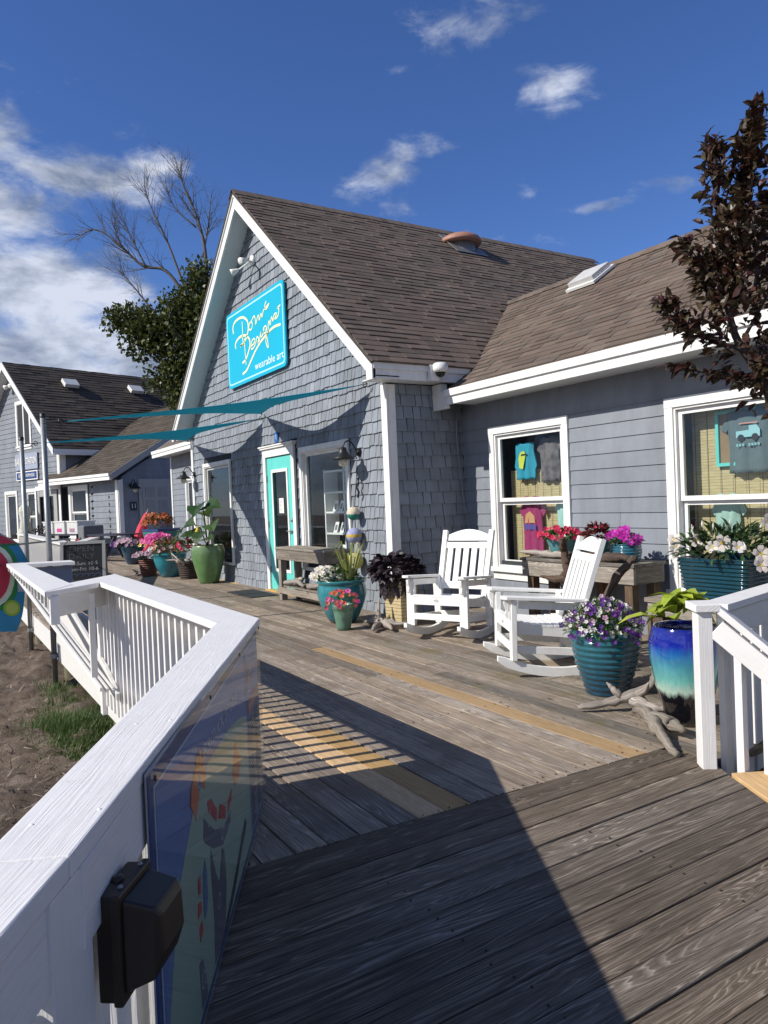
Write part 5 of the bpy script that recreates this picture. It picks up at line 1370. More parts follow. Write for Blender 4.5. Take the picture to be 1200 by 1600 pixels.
# shelves of cards in the gable window
shv = thing('display_shelf', 'white shelves of greeting cards behind the gable window', 'shelf', (-9.3, YF+.5, .5))
for z in (.62, .95, 1.26, 1.55, 1.86):
    mb = B(); mb.bb(-9.78, -8.6, YF+.20, YF+.42, z, z+.025); build(mb, 'shelf_board', M['white'], shv)
for x in (-9.8, -9.2, -8.6):
    mb = B(); mb.bb(x, x+.03, YF+.20, YF+.42, .5, 1.9); build(mb, 'upright', M['white'], shv)
gc = 'greeting cards on the shelves'
for z in (.62, .95, 1.26, 1.86):
    for i in range(6):
        x = -9.62+i*.17+U(-.02, .02)
        if RN.random() < .15: continue
        mb = B(); y = YF+.24; mb.prism([V3(x, y, z+.027), V3(x+.11, y, z+.027), V3(x+.11, y+.05, z+.18), V3(x, y+.05, z+.18)], V3(0, .004, 0)); cd = build(mb, 'greeting_card', M['paper'], None, 'white greeting card, %s from the left on the %s shelf behind the gable window' % (('first', 'second', 'third', 'fourth', 'fifth', 'sixth')[i], {.62: 'lowest', .95: 'second lowest', 1.26: 'middle', 1.86: 'topmost'}[z]), 'card', gc)
        mb = B(); mb.prism([V3(x+.025, y+.012, z+.06), V3(x+.085, y+.012, z+.06), V3(x+.085, y+.036, z+.14), V3(x+.025, y+.036, z+.14)], V3(0, -.002, 0)); build(mb, 'picture', M['interior2'], cd)
# pale clothing seen in the left gable window
tee(-13.9, 1.15, .5, .8, YF+.35, cloth('pink_cotton', (.60, .28, .26)), 'pink dress on display behind the left gable window')
mb = B(); mb.bb(-14.4, -13.4, YF+.4, YF+.9, 1.15, 1.2); build(mb, 'display_table', M['greywood'], None, 'wooden display table edge behind the left gable window', 'table')
# nail dimples on the near cap
mb = B()
for s_, o_ in ((.35, .05), (.36, -.05), (.95, .04), (1.0, -.04), (1.6, .05), (1.62, -.03), (2.15, .05), (2.2, -.05)):
    c = V3(-3.33, 1.22, RZT) + dn*s_ + pn*o_; mb.lathe([(.0, .0015), (.003, .0015), (.0045, .0)], c, 10)
build(mb, 'nail_heads', M['white'], nr_)
# ================================================================ ROCKING CHAIRS
def make_chair(lab):
    t = thing('rocking_chair', lab, 'rocking chair', (0, 0, 0), 'white rocking chairs on the deck')
    m = M['chair']; W2 = .30
    for s in (-1, 1):
        x = s*W2
        # runner: a curved board
        n = 16; top, bot = [], []
        for i in range(n+1):
            y = -.40+ (.98)*i/n; z = (y-.08)**2/(2*1.15)
            e = min(1, min(i, n-i)/1.6+.35); h = .075
            bot.append(V3(x-.019, y, z+(1-e)*.03)); top.append(V3(x-.019, y, z+h-(1-e)*.02))
        mb = B()
        for i in range(n):
            pass
        poly = bot+top[::-1]; vs = poly+[p+V3(.038, 0, 0) for p in poly]; N_ = len(poly); fs = []
        for i in range(n): fs += [(i, N_-1-i, N_-2-i, i+1), (N_+i, N_+i+1, 2*N_-2-i, 2*N_-1-i)]
        for i in range(N_): fs.append((i, (i+1) % N_, N_+(i+1) % N_, N_+i))
        mb.add(vs, fs, V3(0, 1, 0)); build(mb, 'runner', m, t, bevel=.003)
        mb = B(); mb.beam((x, -.27, .13), (x, -.285, .60), .042, .088, up=(1, 0, 0)); build(mb, 'leg', m, t, bevel=.003)
        mb = B(); mb.beam((x, .30, .10), (x, .24, .60), .042, .070, up=(1, 0, 0)); build(mb, 'leg', m, t, bevel=.003)
        # arm with a rounded front
        a = [(-.055, -.345), (-.035, -.375), (0, -.385), (.035, -.375), (.055, -.345), (.05, -.15), (.035, .30), (-.035, .30), (-.05, -.15)]
        mb = B(); mb.prism([V3(x+s*.012+p, q, .61-(q+.38)*.03) for p, q in a], V3(0, 0, .026), V3(0, 1, 0)); build(mb, 'arm', m, t, bevel=.004)
        mb = B(); mb.beam((x-s*.0, -.24, .565), (x, .24, .55), .024, .06); build(mb, 'arm_rail', m, t, bevel=.003)
        # scrolled bracket under the arm
        c = [(-.33, .60), (-.345, .60), (-.36, .585), (-.352, .55), (-.338, .52), (-.345, .49), (-.338, .465), (-.322, .455), (-.322, .60)]
        mb = B(); mb.prism([V3(x-.012, p, q) for p, q in c], V3(.024, 0, 0), V3(0, 0, 1)); build(mb, 'bracket', m, t)
        mb = B(); mb.beam((x-s*.04, -.25, .375), (x-s*.04, .28, .335), .026, .085); build(mb, 'side_rail', m, t, bevel=.003)
        mb = B(); mb.beam((x-s*.02, -.25, .21), (x-s*.02, .28, .19), .024, .06); build(mb, 'side_stretcher', m, t, bevel=.003)
        # back post
        mb = B(); mb.beam((s*.262, .235, .35), (s*.275, .435, 1.085), .045, .055, up=(1, 0, 0)); build(mb, 'back_post', m, t, bevel=.004)
    mb = B(); mb.beam((-W2+.022, -.285, .385), (W2-.022, -.285, .385), .024, .085); build(mb, 'front_rail', m, t, bevel=.003)
    mb = B(); mb.beam((-W2+.022, -.280, .225), (W2-.022, -.280, .225), .024, .062); build(mb, 'stretcher', m, t, bevel=.003)
    mb = B(); mb.beam((-W2+.022, .27, .20), (W2-.022, .27, .20), .024, .062); build(mb, 'stretcher', m, t, bevel=.003)
    for i in range(9):
        y = -.275+i*.060; z = .432-.030*sin(i/8*pi)*.9-i*.0035
        mb = B(); mb.box((0, y, z), (W2*2-.05 if i else W2*2-.02, .052, .019)); build(mb, 'seat_slat', m, t, bevel=.002)
    def bp(z): return .235+(z-.35)*(.2/.735)
    for z, h in ((.505, .075), (.925, .065)):
        mb = B(); mb.beam((-.245, bp(z), z), (.245, bp(z), z), .024, h, up=(0, .262, .965)); build(mb, 'back_rail', m, t, bevel=.003)
    mb = B(); n = 12; pl_ = [V3(-.245, bp(.975), .975)]+[V3(.245, bp(.975), .975)]+[V3(.245-.49*i/n, bp(1.05+.055*sin(pi*i/n)), 1.035+.062*sin(pi*i/n)) for i in range(n+1)]
    mb.prism(pl_, V3(0, .024, -.006), V3(1, 0, 0)); build(mb, 'crest_rail', m, t, bevel=.003)
    for i in range(5):
        x = -.19+i*.095; mb = B(); mb.beam((x, bp(.54)-.002, .53), (x, bp(.90)-.002, .90), .062, .018, up=(0, 1, 0)); build(mb, 'back_slat', m, t, bevel=.002)
    mb = B(); vs = [V3(.026*cos(k*pi/8), -.2985, .387+.014*sin(k*pi/8)) for k in range(16)]+[V3(.018*cos(k*pi/8), -.2985, .387+.008*sin(k*pi/8)) for k in range(16)]
    mb.add(vs, [(k, (k+1) % 16, 16+(k+1) % 16, 16+k)[::-1] for k in range(16)]); mb.box((0, -.2982, .387), (.016, .001, .004)); build(mb, 'oval_badge', M['steel'], t)
    return t
ch1 = make_chair('white rocking chair facing the viewer beside the purple-leaved planter')
ch2 = copy_tree(ch1)
ch1.location = (-6.07, 4.48, 0); ch1.rotation_euler = (radians(-3), 0, .437)
ch2.location = (-4.48, 4.17, .0); ch2.rotation_euler = (radians(-3), 0, -.504); ch2.scale = (.985,)*3
ch2['label'] = 'white rocking chair turned sideways beside the purple and white flowers'

# ================================================================ WEATHERED TABLES
def wtable(lab, x0, x1, y0, y1, zt, legs, shelf=None, ap=.15, name='wooden_table'):
    t = thing(name, lab, 'table', ((x0+x1)/2, (y0+y1)/2, 0))
    n = max(2, round((y1-y0)/.14)); w = (y1-y0)/n
    for i in range(n):
        mb = B(); mb.bb(x0, x1, y0+i*w, y0+(i+1)*w-.006, zt-.032+U(-.002, .002), zt); build(mb, 'top_board', M['greywood'], t, bevel=.003)
    mb = B(); mb.bb(x0+.02, x1-.02, y0+.015, y0+.05, zt-.033-ap, zt-.033); build(mb, 'apron', M['greywood'], t, bevel=.003)
    mb = B(); mb.bb(x0+.02, x1-.02, y1-.05, y1-.015, zt-.033-ap, zt-.033); build(mb, 'apron', M['greywood'], t)
    for xx in (x0+.02, x1-.055):
        mb = B(); mb.bb(xx, xx+.035, y0+.051, y1-.051, zt-.033-ap, zt-.034); build(mb, 'end_apron', M['greywood'], t)
    for lx, ly in legs:
        mb = B(); mb.bb(lx-.045, lx+.045, ly-.045, ly+.045, 0, zt-.034); build(mb, 'leg', M['greywood'] if zt > .77 else M['brownwood'], t, bevel=.003)
    if shelf:
        mb = B(); mb.bb(x0+.05, x1-.05, y0+.0, y0+.035, shelf-.05, shelf+.04); build(mb, 'low_rail', M['greywood'], t, bevel=.003)
        for i in range(3):
            mb = B(); mb.bb(x0+.06, x1-.06, y0+.05+i*.13, y0+.17+i*.13, shelf+.041, shelf+.06); build(mb, 'shelf_board', M['greywood'], t)
    return t
wtable('weathered grey wooden table in front of the shop door and display window', -10.24, -8.63, 4.36, 4.76, .79, [(-10.14, 4.43), (-10.14, 4.68), (-8.73, 4.43), (-8.73, 4.68)], shelf=.16)
wtable('weathered wooden table under the left wing window, topped with driftwood', -6.02, -4.50, 5.40, 5.86, .745, [(-5.90, 5.48), (-5.55, 5.76), (-5.90, 5.78), (-4.60, 5.48), (-4.60, 5.78), (-5.2, 5.76)], ap=.16)
wtable('rough grey wooden stand behind the right railing carrying the square blue planter', -3.75, -2.70, 4.60, 5.35, .60, [(-3.66, 4.68), (-2.80, 4.68), (-3.66, 5.27), (-2.80, 5.27)], ap=.1)

# ================================================================ LEAVES AND BLOSSOMS
def leaf_quads(mb, c, d, nrm, L, w, bend=.25, r=None, wavy=0):
    """a leaf of two folded halves and three steps, from c along d"""
    d = d.normalized(); s = d.cross(nrm)
    if s.length < 1e-4: s = d.orthogonal()
    s.normalize(); up = s.cross(d)
    p = [c, c+d*L*.35+up*L*.06, c+d*L*.72-up*L*bend*.25, c+d*L-up*L*bend]
    ww = [.12*w, w, w*.78, .02*w]
    vs = []
    for q, k in zip(p, ww): vs += [q-s*k*.5+up*k*.12*(1+wavy), q, q+s*k*.5+up*k*.12]
    fs = []
    for i in range(3): fs += [(3*i, 3*i+1, 3*i+4, 3*i+3), (3*i+1, 3*i+2, 3*i+5, 3*i+4)]
    mb.add(vs, fs, d, r)
def rdir(zmin=-1):
    while True:
        v = V3(RN.gauss(0, 1), RN.gauss(0, 1), RN.gauss(0, 1)).normalized()
        if v.z >= zmin: return v
def mound(c, rx, ry, rz, n, L, w, zmin=-.15, out=.7, inner=.35, bend=.3):
    mb = B(); c = Vector(c)
    for i in range(n):
        v = rdir(zmin); k = inner+(1-inner)*RN.random()**.5
        p = c+V3(v.x*rx*k, v.y*ry*k, v.z*rz*k); d = (v*out+rdir()*(1-out)+V3(0, 0, .15)).normalized()
        l = L*U(.7, 1.25); leaf_quads(mb, p, d, (V3(0, 0, 1)+rdir()*.6).normalized(), l, w*U(.7, 1.2)*l/L, bend)
    return mb
def blossom(mb, c, nrm, r, petals=5, cup=.25, pointed=False, mi=0, w=1.0):
    nrm = nrm.normalized(); x = nrm.orthogonal().normalized(); y = nrm.cross(x); a0 = U(0, 2*pi); rr = RN.random()
    for k in range(petals):
        a = a0+2*pi*k/petals; h = pi/petals*.92*w
        def P(rad, an, z): return c+(x*cos(an)+y*sin(an))*rad+nrm*z
        if pointed: pts = [P(.05*r, a, 0), P(.62*r, a-h*.8, cup*r*.6), P(r, a-h*.1, cup*r*.7), P(.62*r, a+h*.8, cup*r*.6)]
        else: pts = [P(.05*r, a, 0), P(.7*r, a-h, cup*r*.8), P(r, a-h*.5, cup*r), P(1.0*r, a+h*.5, cup*r), P(.7*r, a+h, cup*r*.8)]
        mb.add(pts, [tuple(range(len(pts)))], x, min(1, max(0, rr+U(-.15, .15))), mi)
def blossoms(parent, pos_fn, n, r, m, petals=5, cup=.3, centre=None, each=False, name='blossom', toward=V3(.85, -.5, .35), pointed=False, facing=.7):
    mb = B()
    for i in range(n):
        c, nv = pos_fn(); nv = (nv*(1-facing)+toward.normalized()*facing+rdir()*.35).normalized()
        if each: mb = B()
        rad = r*U(.8, 1.15)
        blossom(mb, c, nv, rad, petals, cup, pointed)
        if centre:
            blossom(mb, c+nv*.006, nv, rad*.28, 6, .2, mi=1)
        if each: build(mb, name, [m, centre] if centre else m, parent)
    if not each: build(mb, name+'s', [m, centre] if centre else m, parent, kind='stuff')
def shell(c, rx, ry, rz, zmin=.0, front=True):
    c = Vector(c)
    def f():
        while True:
            v = rdir(zmin)
            if not front or v.dot(V3(.7, -.6, .3)) > -.1: break
        return c+V3(v.x*rx, v.y*ry, v.z*rz)*U(.88, 1.08), v
    return f
def pot(name, lab, cat, c, prof, m, group=None, soilz=None, n=36, sq=None, rings=0):
    c = Vector(c); t = thing(name, lab, cat, tuple(c), group)
    if rings:
        # ribbed wall: resample the profile with ripples
        P = [Vector((a, 0, b_)) for a, b_ in prof]; out = []
        z0, z1 = prof[0][1], prof[-1][1]
        k = rings*6
        for i in range(k+1):
            z = z0+(z1-z0)*i/k
            for a, b_ in zip(prof, prof[1:]):
                if a[1] <= z <= b_[1] and b_[1] > a[1]:
                    r = a[0]+(b_[0]-a[0])*(z-a[1])/(b_[1]-a[1]); break
            out.append((r+.0045*sin(2*pi*i/6), z))
        prof = out
    R, H = prof[-1]
    inner = [(R-.018, H+.0), (R-.026, H-.03), (R-.03, H-.07)]
    mb = B(); mb.lathe([(0, prof[0][1])]+prof+[(R-.004, H+.006)]+inner, c, n, sq=sq); build(mb, 'pot', m, t)
    mb = B(); mb.lathe([(R-.028, H-.045), (0, H-.03)], c, n, sq=sq); build(mb, 'soil', M['soil'], t)
    return t
g_teal = glaze('teal_blue_glaze', [(0, (.015, .13, .16)), (.6, (.03, .24, .28)), (1, (.03, .22, .25))], .25, (0, .5))
g_sage = glaze('sage_green_glaze', [(0, (.10, .22, .15)), (1, (.15, .28, .20))], .35, (0, .3))
g_lime = glaze('mottled_green_glaze', [(0, (.10, .22, .07)), (.5, (.13, .26, .09)), (.85, (.16, .27, .11)), (1, (.22, .26, .13))], .3, (0, .75))
g_ring = glaze('ringed_teal_glaze', [(0, (.01, .04, .07)), (.4, (.012, .08, .12)), (.8, (.02, .13, .16)), (1, (.015, .08, .09))], .16, (0, .48))
g_drip = glaze('blue_drip_glaze', [(0, (.004, .004, .006)), (.30, (.006, .006, .010)), (.36, (.45, .60, .50)), (.47, (.14, .44, .40)), (.62, (.05, .27, .36)), (.74, (.02, .13, .40)), (.82, (.008, .02, .30)), (.96, (.006, .012, .24)), (1, (.01, .02, .12))], .10, (0, .60), 1.0, .045)
g_dark = glaze('dark_blue_glaze', [(0, (.004, .025, .06)), (.5, (.005, .035, .07)), (1, (.006, .045, .06))], .1, (0, .3), 1.0)
g_tealp = glaze('light_teal_glaze', [(0, (.08, .26, .28)), (1, (.10, .30, .32))], .3, (.7, 1.0))
g_navy = glaze('deep_blue_glaze', [(0, (.01, .04, .10)), (1, (.015, .08, .13))], .2, (0, .45))
# 1 big teal pot with white petunias and spiky grass
t_ = pot('planter', 'big teal glazed pot of white petunias and spiky grass beside the grey table', 'planter', (-7.72, 4.12, 0), [(.15, 0), (.19, .06), (.265, .22), (.295, .34), (.285, .43), (.27, .465), (.295, .475), (.295, .50)], g_teal)
build(mound((-7.75, 4.10, .50), .25, .25, .14, 420, .05, .03), 'foliage', M['leaf'], t_, kind='stuff')
blossoms(t_, shell((-7.86, 3.99, .50), .24, .17, .15), 44, .036, M['p_white'], centre=M['p_yellow'], each=True)
mb = B()
for i in range(46):
    a = U(0, 2*pi); l = U(.3, .6); b_ = V3(-7.62+.03*cos(a), 4.18+.03*sin(a), .5); q = b_+V3(cos(a)*l*.30, sin(a)*l*.30, l*.8); e = q+V3(cos(a)*l*.3, sin(a)*l*.3, -l*U(-.1, .25))
    s_ = V3(-sin(a), cos(a), 0)*.008; mb.add([b_-s_, b_+s_, q+s_, q-s_, e], [(0, 1, 2, 3), (3, 2, 4)], V3(0, 0, 1))
build(mb, 'spiky_leaves', M['spike'], t_, kind='stuff')
# 2 small sage pot with portulaca
t_ = pot('planter', 'small sage green pot of red moss roses in front of the big teal pot', 'planter', (-7.22, 3.86, 0), [(.075, 0), (.082, .04), (.108, .20), (.112, .235), (.12, .24), (.122, .285)], g_sage)
build(mound((-7.22, 3.84, .30), .19, .17, .10, 330, .035, .009, zmin=-.5), 'foliage', M['leaf'], t_, kind='stuff')
blossoms(t_, shell((-7.2, 3.82, .31), .21, .19, .13, -.3), 22, .024, M['p_coral'], each=True, cup=.5)
blossoms(t_, shell((-7.2, 3.82, .31), .21, .19, .13, -.5), 10, .026, M['p_pink'], each=True, cup=.5)
blossoms(t_, shell((-7.2, 3.82, .33), .18, .17, .11, .2), 4, .026, M['p_orange'], each=True, cup=.5)
# 3 tall beige planter with almost black vine
t_ = thing('planter', 'tall beige slatted planter overflowing with near-black purple vine leaves', 'planter', (-7.02, 4.52, 0))
cx, cy = -7.02, 4.50
bm_ = plain('beige_slats', (.50, .40, .22), .6, .1, 20); 
for i in range(13):
    z = .02+i*.038; r_ = .125+.012*i/13
    mb = B(); mb.box((cx, cy, z+.018), (r_*2, r_*2, .034), Matrix.Rotation(.20+U(-.008, .008), 3, 'Z')); build(mb, 'slat_ring', bm_, t_, bevel=.003)
mb = B(); mb.box((cx, cy, .26), (.225, .225, .50), Matrix.Rotation(.20, 3, 'Z')); build(mb, 'liner', M['ink'], t_)
mbv = mound((cx-.03, cy-.02, .60), .32, .26, .16, 330, .10, .085, zmin=-.4, bend=.5)
for i in range(60):
    a = U(pi, 2.1*pi); leaf_quads(mbv, V3(cx+cos(a)*.2-.05, cy+sin(a)*.17, U(.38, .60)), V3(cos(a)*.5, sin(a)*.5, -1), V3(cos(a), sin(a), .2), .11, .08, .2)
build(mbv, 'vine_leaves', M['leaf_purple'], t_, kind='stuff')
# 4 ringed teal pot with purple and white flowers
t_ = pot('planter', 'ringed teal pot of purple and white flowers left of the tall blue jar', 'planter', (-3.62, 4.02, 0), [(.145, 0), (.16, .05), (.215, .22), (.24, .36), (.245, .43), (.24, .45)], g_ring, rings=11)
build(mound((-3.63, 4.0, .46), .255, .25, .19, 1500, .040, .012, zmin=-.25), 'foliage', M['leaf'], t_, kind='stuff')
blossoms(t_, shell((-3.63, 3.99, .47), .26, .25, .19, -.15), 75, .017, M['p_white'], each=True, cup=.4)
blossoms(t_, shell((-3.60, 3.98, .46), .27, .26, .20, -.35), 70, .019, M['p_purple'], each=True, cup=.4)
blossoms(t_, shell((-3.60, 3.98, .48), .25, .24, .19, .1), 10, .020, M['p_mauve'], each=True, cup=.4)
# 5 tall drip glaze jar with lime sweet potato vine
t_ = pot('planter', 'tall glossy jar with blue, turquoise and black drip glaze, full of lime green leaves', 'planter', (-2.86, 3.86, 0), [(.115, 0), (.125, .04), (.175, .22), (.205, .40), (.205, .50), (.19, .56), (.182, .585)], g_drip)
t5 = t_
mlf = []
for i in range(44):
    a = U(0, 2*pi); k = RN.random(); c = V3(-2.86+cos(a)*.10*k, 3.84+sin(a)*.10*k, .60+.13*(1-k)+U(0, .05))
    d = V3(cos(a)*1.0, sin(a)*1.0, U(-.15, .9)); l = U(.11, .17)
    mb = B(); leaf_quads(mb, c, d, V3(0, 0, 1)+rdir()*.4, l, l*.72, .45); build(mb, 'leaf', M['leaf_lime'], t_)
mb = B(); leaf_quads(mb, V3(-2.98, 3.76, .63), V3(-.7, -.95, .12), V3(0, 0, 1), .23, .10, .25); leaf_quads(mb, V3(-2.86, 3.86, .66), V3(.3, .6, .8), V3(0, -1, .3), .2, .08, .3); build(mb, 'leaf', M['leaf_lime'], t_)
# 6 square ribbed planter with mandevilla
t_ = thing('planter', 'square ribbed dark blue planter of big white mandevilla flowers by the right railing', 'planter', (-3.20, 4.93, .60))
bx, by_, zb_, zt_ = -3.20, 4.90, .60, .915
ndiv = 60; prof = []
vs = []; 
def sqr(h, k):   # rounded square outline
    out = []
    for cx_, cy_, a0 in ((1, 1, 0), (-1, 1, 90), (-1, -1, 180), (1, -1, 270)):
        for j in range(5):
            a = radians(a0+j*22.5); out.append((cx_*(h-.04)+.04*cos(a), cy_*(h-.04)+.04*sin(a)))
    return out
rr_ = Matrix.Rotation(.0, 3, 'Z'); rows = 66
for i in range(rows+1):
    z = zb_+(zt_-zb_)*i/rows; h = .235+.045*i/rows+.0055*sin(2*pi*i/6)
    for (a, b_) in sqr(h, 0): vs.append(V3(bx+a, by_+b_, z))
nn_ = 20; fs = [(i*nn_+k, i*nn_+(k+1) % nn_, (i+1)*nn_+(k+1) % nn_, (i+1)*nn_+k) for i in range(rows) for k in range(nn_)]
for (a, b_) in sqr(.262, 0): vs.append(V3(bx+a, by_+b_, zt_+.002))
for (a, b_) in sqr(.255, 0): vs.append(V3(bx+a, by_+b_, zt_-.05))
fs += [((rows+q)*nn_+k, (rows+q)*nn_+(k+1) % nn_, (rows+1+q)*nn_+(k+1) % nn_, (rows+1+q)*nn_+k) for q in (0, 1) for k in range(nn_)]; fs.append([(rows+2)*nn_+k for k in range(nn_)])
mb = B(); mb.add(vs, fs, V3(0, 0, 1), .5, 0, True); build(mb, 'pot', g_dark, t_)
build(mound((bx-.02, by_-.02, .94), .36, .30, .19, 420, .085, .030, zmin=-.15), 'foliage', M['leaf_dark'], t_, kind='stuff')
for (dx, dy, dz, rr) in ((-.33, -.2, .06, .05), (.10, -.27, .10, .062), (.20, -.25, .07, .05), (.30, -.05, .24, .06), (.33, -.20, .03, .06), (.42, -.14, .08, .055), (.45, .05, .17, .055), (-.13, -.23, .11, .05), (.44, .0, .02, .05), (.02, -.27, .07, .045), (-.40, -.12, .10, .05), (-.44, -.05, .0, .045), (.36, -.26, -.04, .058)):
    mb = B(); nv = V3(.75, -.6, .3)+rdir()*.35; c = V3(bx+dx, by_+dy, .93+dz); blossom(mb, c, nv, rr*.98, 5, .3, False, w=1.0); blossom(mb, c+nv.normalized()*.004, nv, rr*.22, 6, .2, mi=1); build(mb, 'blossom', [M['p_blush'], M['p_yellow']], t_)
mb = B()
for i in range(16):
    v = rdir(.1); c = V3(bx+v.x*.38, by_+v.y*.32, .96+v.z*.2); d = (V3(0, 0, 1)+rdir()*.5).normalized(); mb.tube([c, c+d*.03, c+d*.06], [.003, .008, .001], 5)
build(mb, 'buds', M['p_white'], t_, kind='stuff')
# hanging lilac pot
t_ = thing('hanging_planter', 'lilac hanging pot of white flowers at the right edge of the photo', 'planter', (-3.12, 5.25, .76))
c = V3(-3.08, 5.22, .76)
mb = B(); mb.lathe([(0, 0), (.085, 0), (.095, .03), (.11, .125), (.115, .14), (.10, .135), (.095, .11), (0, .11)], c, 24); build(mb, 'pot', glaze('lilac_glaze', [(0, (.20, .13, .34)), (1, (.32, .22, .50))], .3, (.7, .95)), t_)
mb = B()
for k in range(3): mb.tube([c+V3(.11*cos(k*2.1), .11*sin(k*2.1), .13), V3(c.x, c.y, 1.5), V3(c.x, 5.58, 2.58)], .002, 4)
build(mb, 'hanging_wire', M['steel'], t_)
build(mound((c.x, c.y, .91), .13, .13, .07, 90, .05, .02), 'foliage', M['leaf'], t_, kind='stuff'); blossoms(t_, shell((c.x, c.y, .93), .12, .12, .07), 8, .035, M['p_white'], each=True, pointed=True)
# pots on the driftwood table
t_ = pot('planter', 'light teal pot of red-pink geraniums on the table under the left wing window', 'planter', (-5.60, 5.62, .748), [(.10, 0), (.11, .03), (.15, .16), (.165, .19), (.17, .20)], g_tealp)
build(mound((-5.6, 5.60, .96), .24, .20, .07, 330, .04, .035, zmin=-.3), 'foliage', M['leaf'], t_, kind='stuff')
blossoms(t_, shell((-5.6, 5.58, .97), .27, .2, .09, -.2), 62, .024, M['p_red'], each=True, cup=.4)
t_ = pot('planter', 'dark teal pot with a dark red-leaved coleus between the two flowering pots on the table', 'planter', (-5.12, 5.66, .748), [(.085, 0), (.10, .03), (.125, .12), (.115, .16), (.13, .18)], g_ring)
build(mound((-5.14, 5.65, .97), .13, .12, .12, 120, .06, .04, zmin=-.2), 'foliage', leafmat('dark_red_coleus', (.07, .012, .015), (.14, .03, .02)), t_, kind='stuff')
blossoms(t_, shell((-5.14, 5.64, 1.04), .07, .06, .09), 7, .022, M['p_red'], each=True)
t_ = pot('planter', 'ringed blue pot of magenta petunias at the right end of the driftwood table', 'planter', (-4.72, 5.58, .748), [(.10, 0), (.12, .02), (.135, .10), (.128, .15), (.135, .165)], glaze('ringed_blue_glaze', [(0, (.03, .15, .24)), (1, (.03, .13, .17))], .2, (.7, .95)), rings=6)
build(mound((-4.72, 5.56, .93), .14, .13, .08, 130, .045, .03), 'foliage', M['leaf_dark'], t_, kind='stuff')
blossoms(t_, shell((-4.72, 5.54, .95), .17, .15, .11, -.1), 22, .036, M['p_magenta'], each=True)
# ---- planters further along the shop front
t_ = pot('planter', 'tall mottled green jar with broad-leaved plant left of the shop door', 'planter', (-13.55, 4.42, 0), [(.17, 0), (.19, .04), (.26, .30), (.31, .52), (.31, .62), (.29, .69), (.285, .71)], g_lime)
mb = B()
for (dx, dy, dz) in ((-.42, -.1, .42), (-.1, -.05, .62), (.1, -.1, .75), (.3, .0, .38), (.15, .1, .55), (-.25, .15, .25)): mb.tube([(-13.55, 4.42, .66), (-13.55+dx*.5, 4.42+dy*.5, .68+dz*.75), (-13.55+dx, 4.42+dy, .68+dz)], .012, 6)
build(mb, 'stems', M['leaf_big'], t_)
for (dx, dy, dz, a, l) in ((-.42, -.1, .42, 3.6, .42), (-.1, -.05, .64, 2.6, .36), (.05, -.1, .78, 5.6, .42), (.1, -.1, .70, .2, .44), (.32, .0, .40, -.4, .38), (.15, -.1, .30, -.9, .32), (-.25, .0, .22, 3.9, .3), (-.1, -.15, .2, 4.6, .28), (.3, -.1, .15, -.2, .3)):
    mb = B(); leaf_quads(mb, V3(-13.55+dx, 4.42+dy, .68+dz), V3(cos(a), sin(a), U(-.4, .35)), V3(.3, -.5, .8), l*1.15, l*.95, .3); build(mb, 'leaf', M['leaf_big'], t_)
mb = B()
for i in range(5): c = V3(-13.75+i*.05, 4.25, .80+.04*i); mb.tube([c, c+V3(.0, -.01, .12)], .018, 6)
build(mb, 'pale_flowers', M['p_yellow'], t_)
t_ = pot('planter', 'wide turquoise pot of mixed grasses and white flowers left of the green jar', 'planter', (-15.55, 4.25, 0), [(.17, 0), (.20, .05), (.29, .22), (.335, .38), (.33, .45), (.345, .46), (.345, .50)], glaze('turquoise_glaze', [(0, (.03, .20, .27)), (1, (.04, .28, .33))], .3, (0, .5)))
build(mound((-15.55, 4.22, .52), .34, .32, .28, 480, .10, .025, zmin=-.1), 'foliage', M['leaf_olive'], t_, kind='stuff')
mb = B()
for i in range(36):
    a = U(0, 2*pi); l = U(.3, .55); b_ = V3(-15.5, 4.25, .5); e = b_+V3(cos(a)*l*.5, sin(a)*l*.5, l*.9); s_ = V3(-sin(a), cos(a), 0)*.007; mb.add([b_-s_, b_+s_, e], [(0, 1, 2)], V3(0, 0, 1))
build(mb, 'grass_blades', M['spike'], t_, kind='stuff')
blossoms(t_, shell((-15.5, 4.1, .55), .33, .3, .12), 12, .045, M['p_white'], each=True); blossoms(t_, shell((-15.5, 4.15, .58), .33, .3, .18), 16, .035, M['p_orange'], each=True)
def basket(lab, c, r, h, m, sticks=0):
    t = thing('planter', lab, 'planter', tuple(c)); c = Vector(c)
    for i in range(9):
        z = h*(i+.5)/9; rr = r*(.78+.22*i/8)
        mb = B(); mb.lathe([(rr-.015, -h/22), (rr+.004, -h/26), (rr+.008, 0), (rr+.004, h/26), (rr-.015, h/22)], c+V3(0, 0, z), 16); build(mb, 'woven_band', m, t)
    mb = B(); mb.lathe([(r*.74, 0), (r*.92, h*.9), (0, h*.92)], c, 16); build(mb, 'liner', M['ink'], t)
    return t
t_ = basket('brown woven basket of pale mauve flowers in front of the turquoise pot', (-16.15, 3.95, 0), .20, .36, plain('brown_red_weave', (.16, .055, .035), .6, .2, 30))
build(mound((-16.15, 3.95, .40), .28, .24, .10, 150, .06, .03), 'foliage', M['leaf_dark'], t_, kind='stuff'); blossoms(t_, shell((-16.15, 3.9, .42), .3, .26, .10), 42, .036, M['p_mauve'], each=True)
t_ = basket('dark woven basket stuffed with white driftwood between the turquoise pot and the green jar', (-14.75, 4.40, 0), .22, .34, plain('dark_weave', (.05, .03, .025), .7, .3, 30))
mb = B()
for i in range(12):
    a = U(0, 6.3); c = V3(-14.75+.15*cos(a), 4.35+.15*sin(a), .30); mb.tube([c, c+V3(U(-.1, .1), U(-.15, .0), .1), c+V3(U(-.25, .25), U(-.3, .1), U(.05, .3))], [.03, .02, .008], 6)
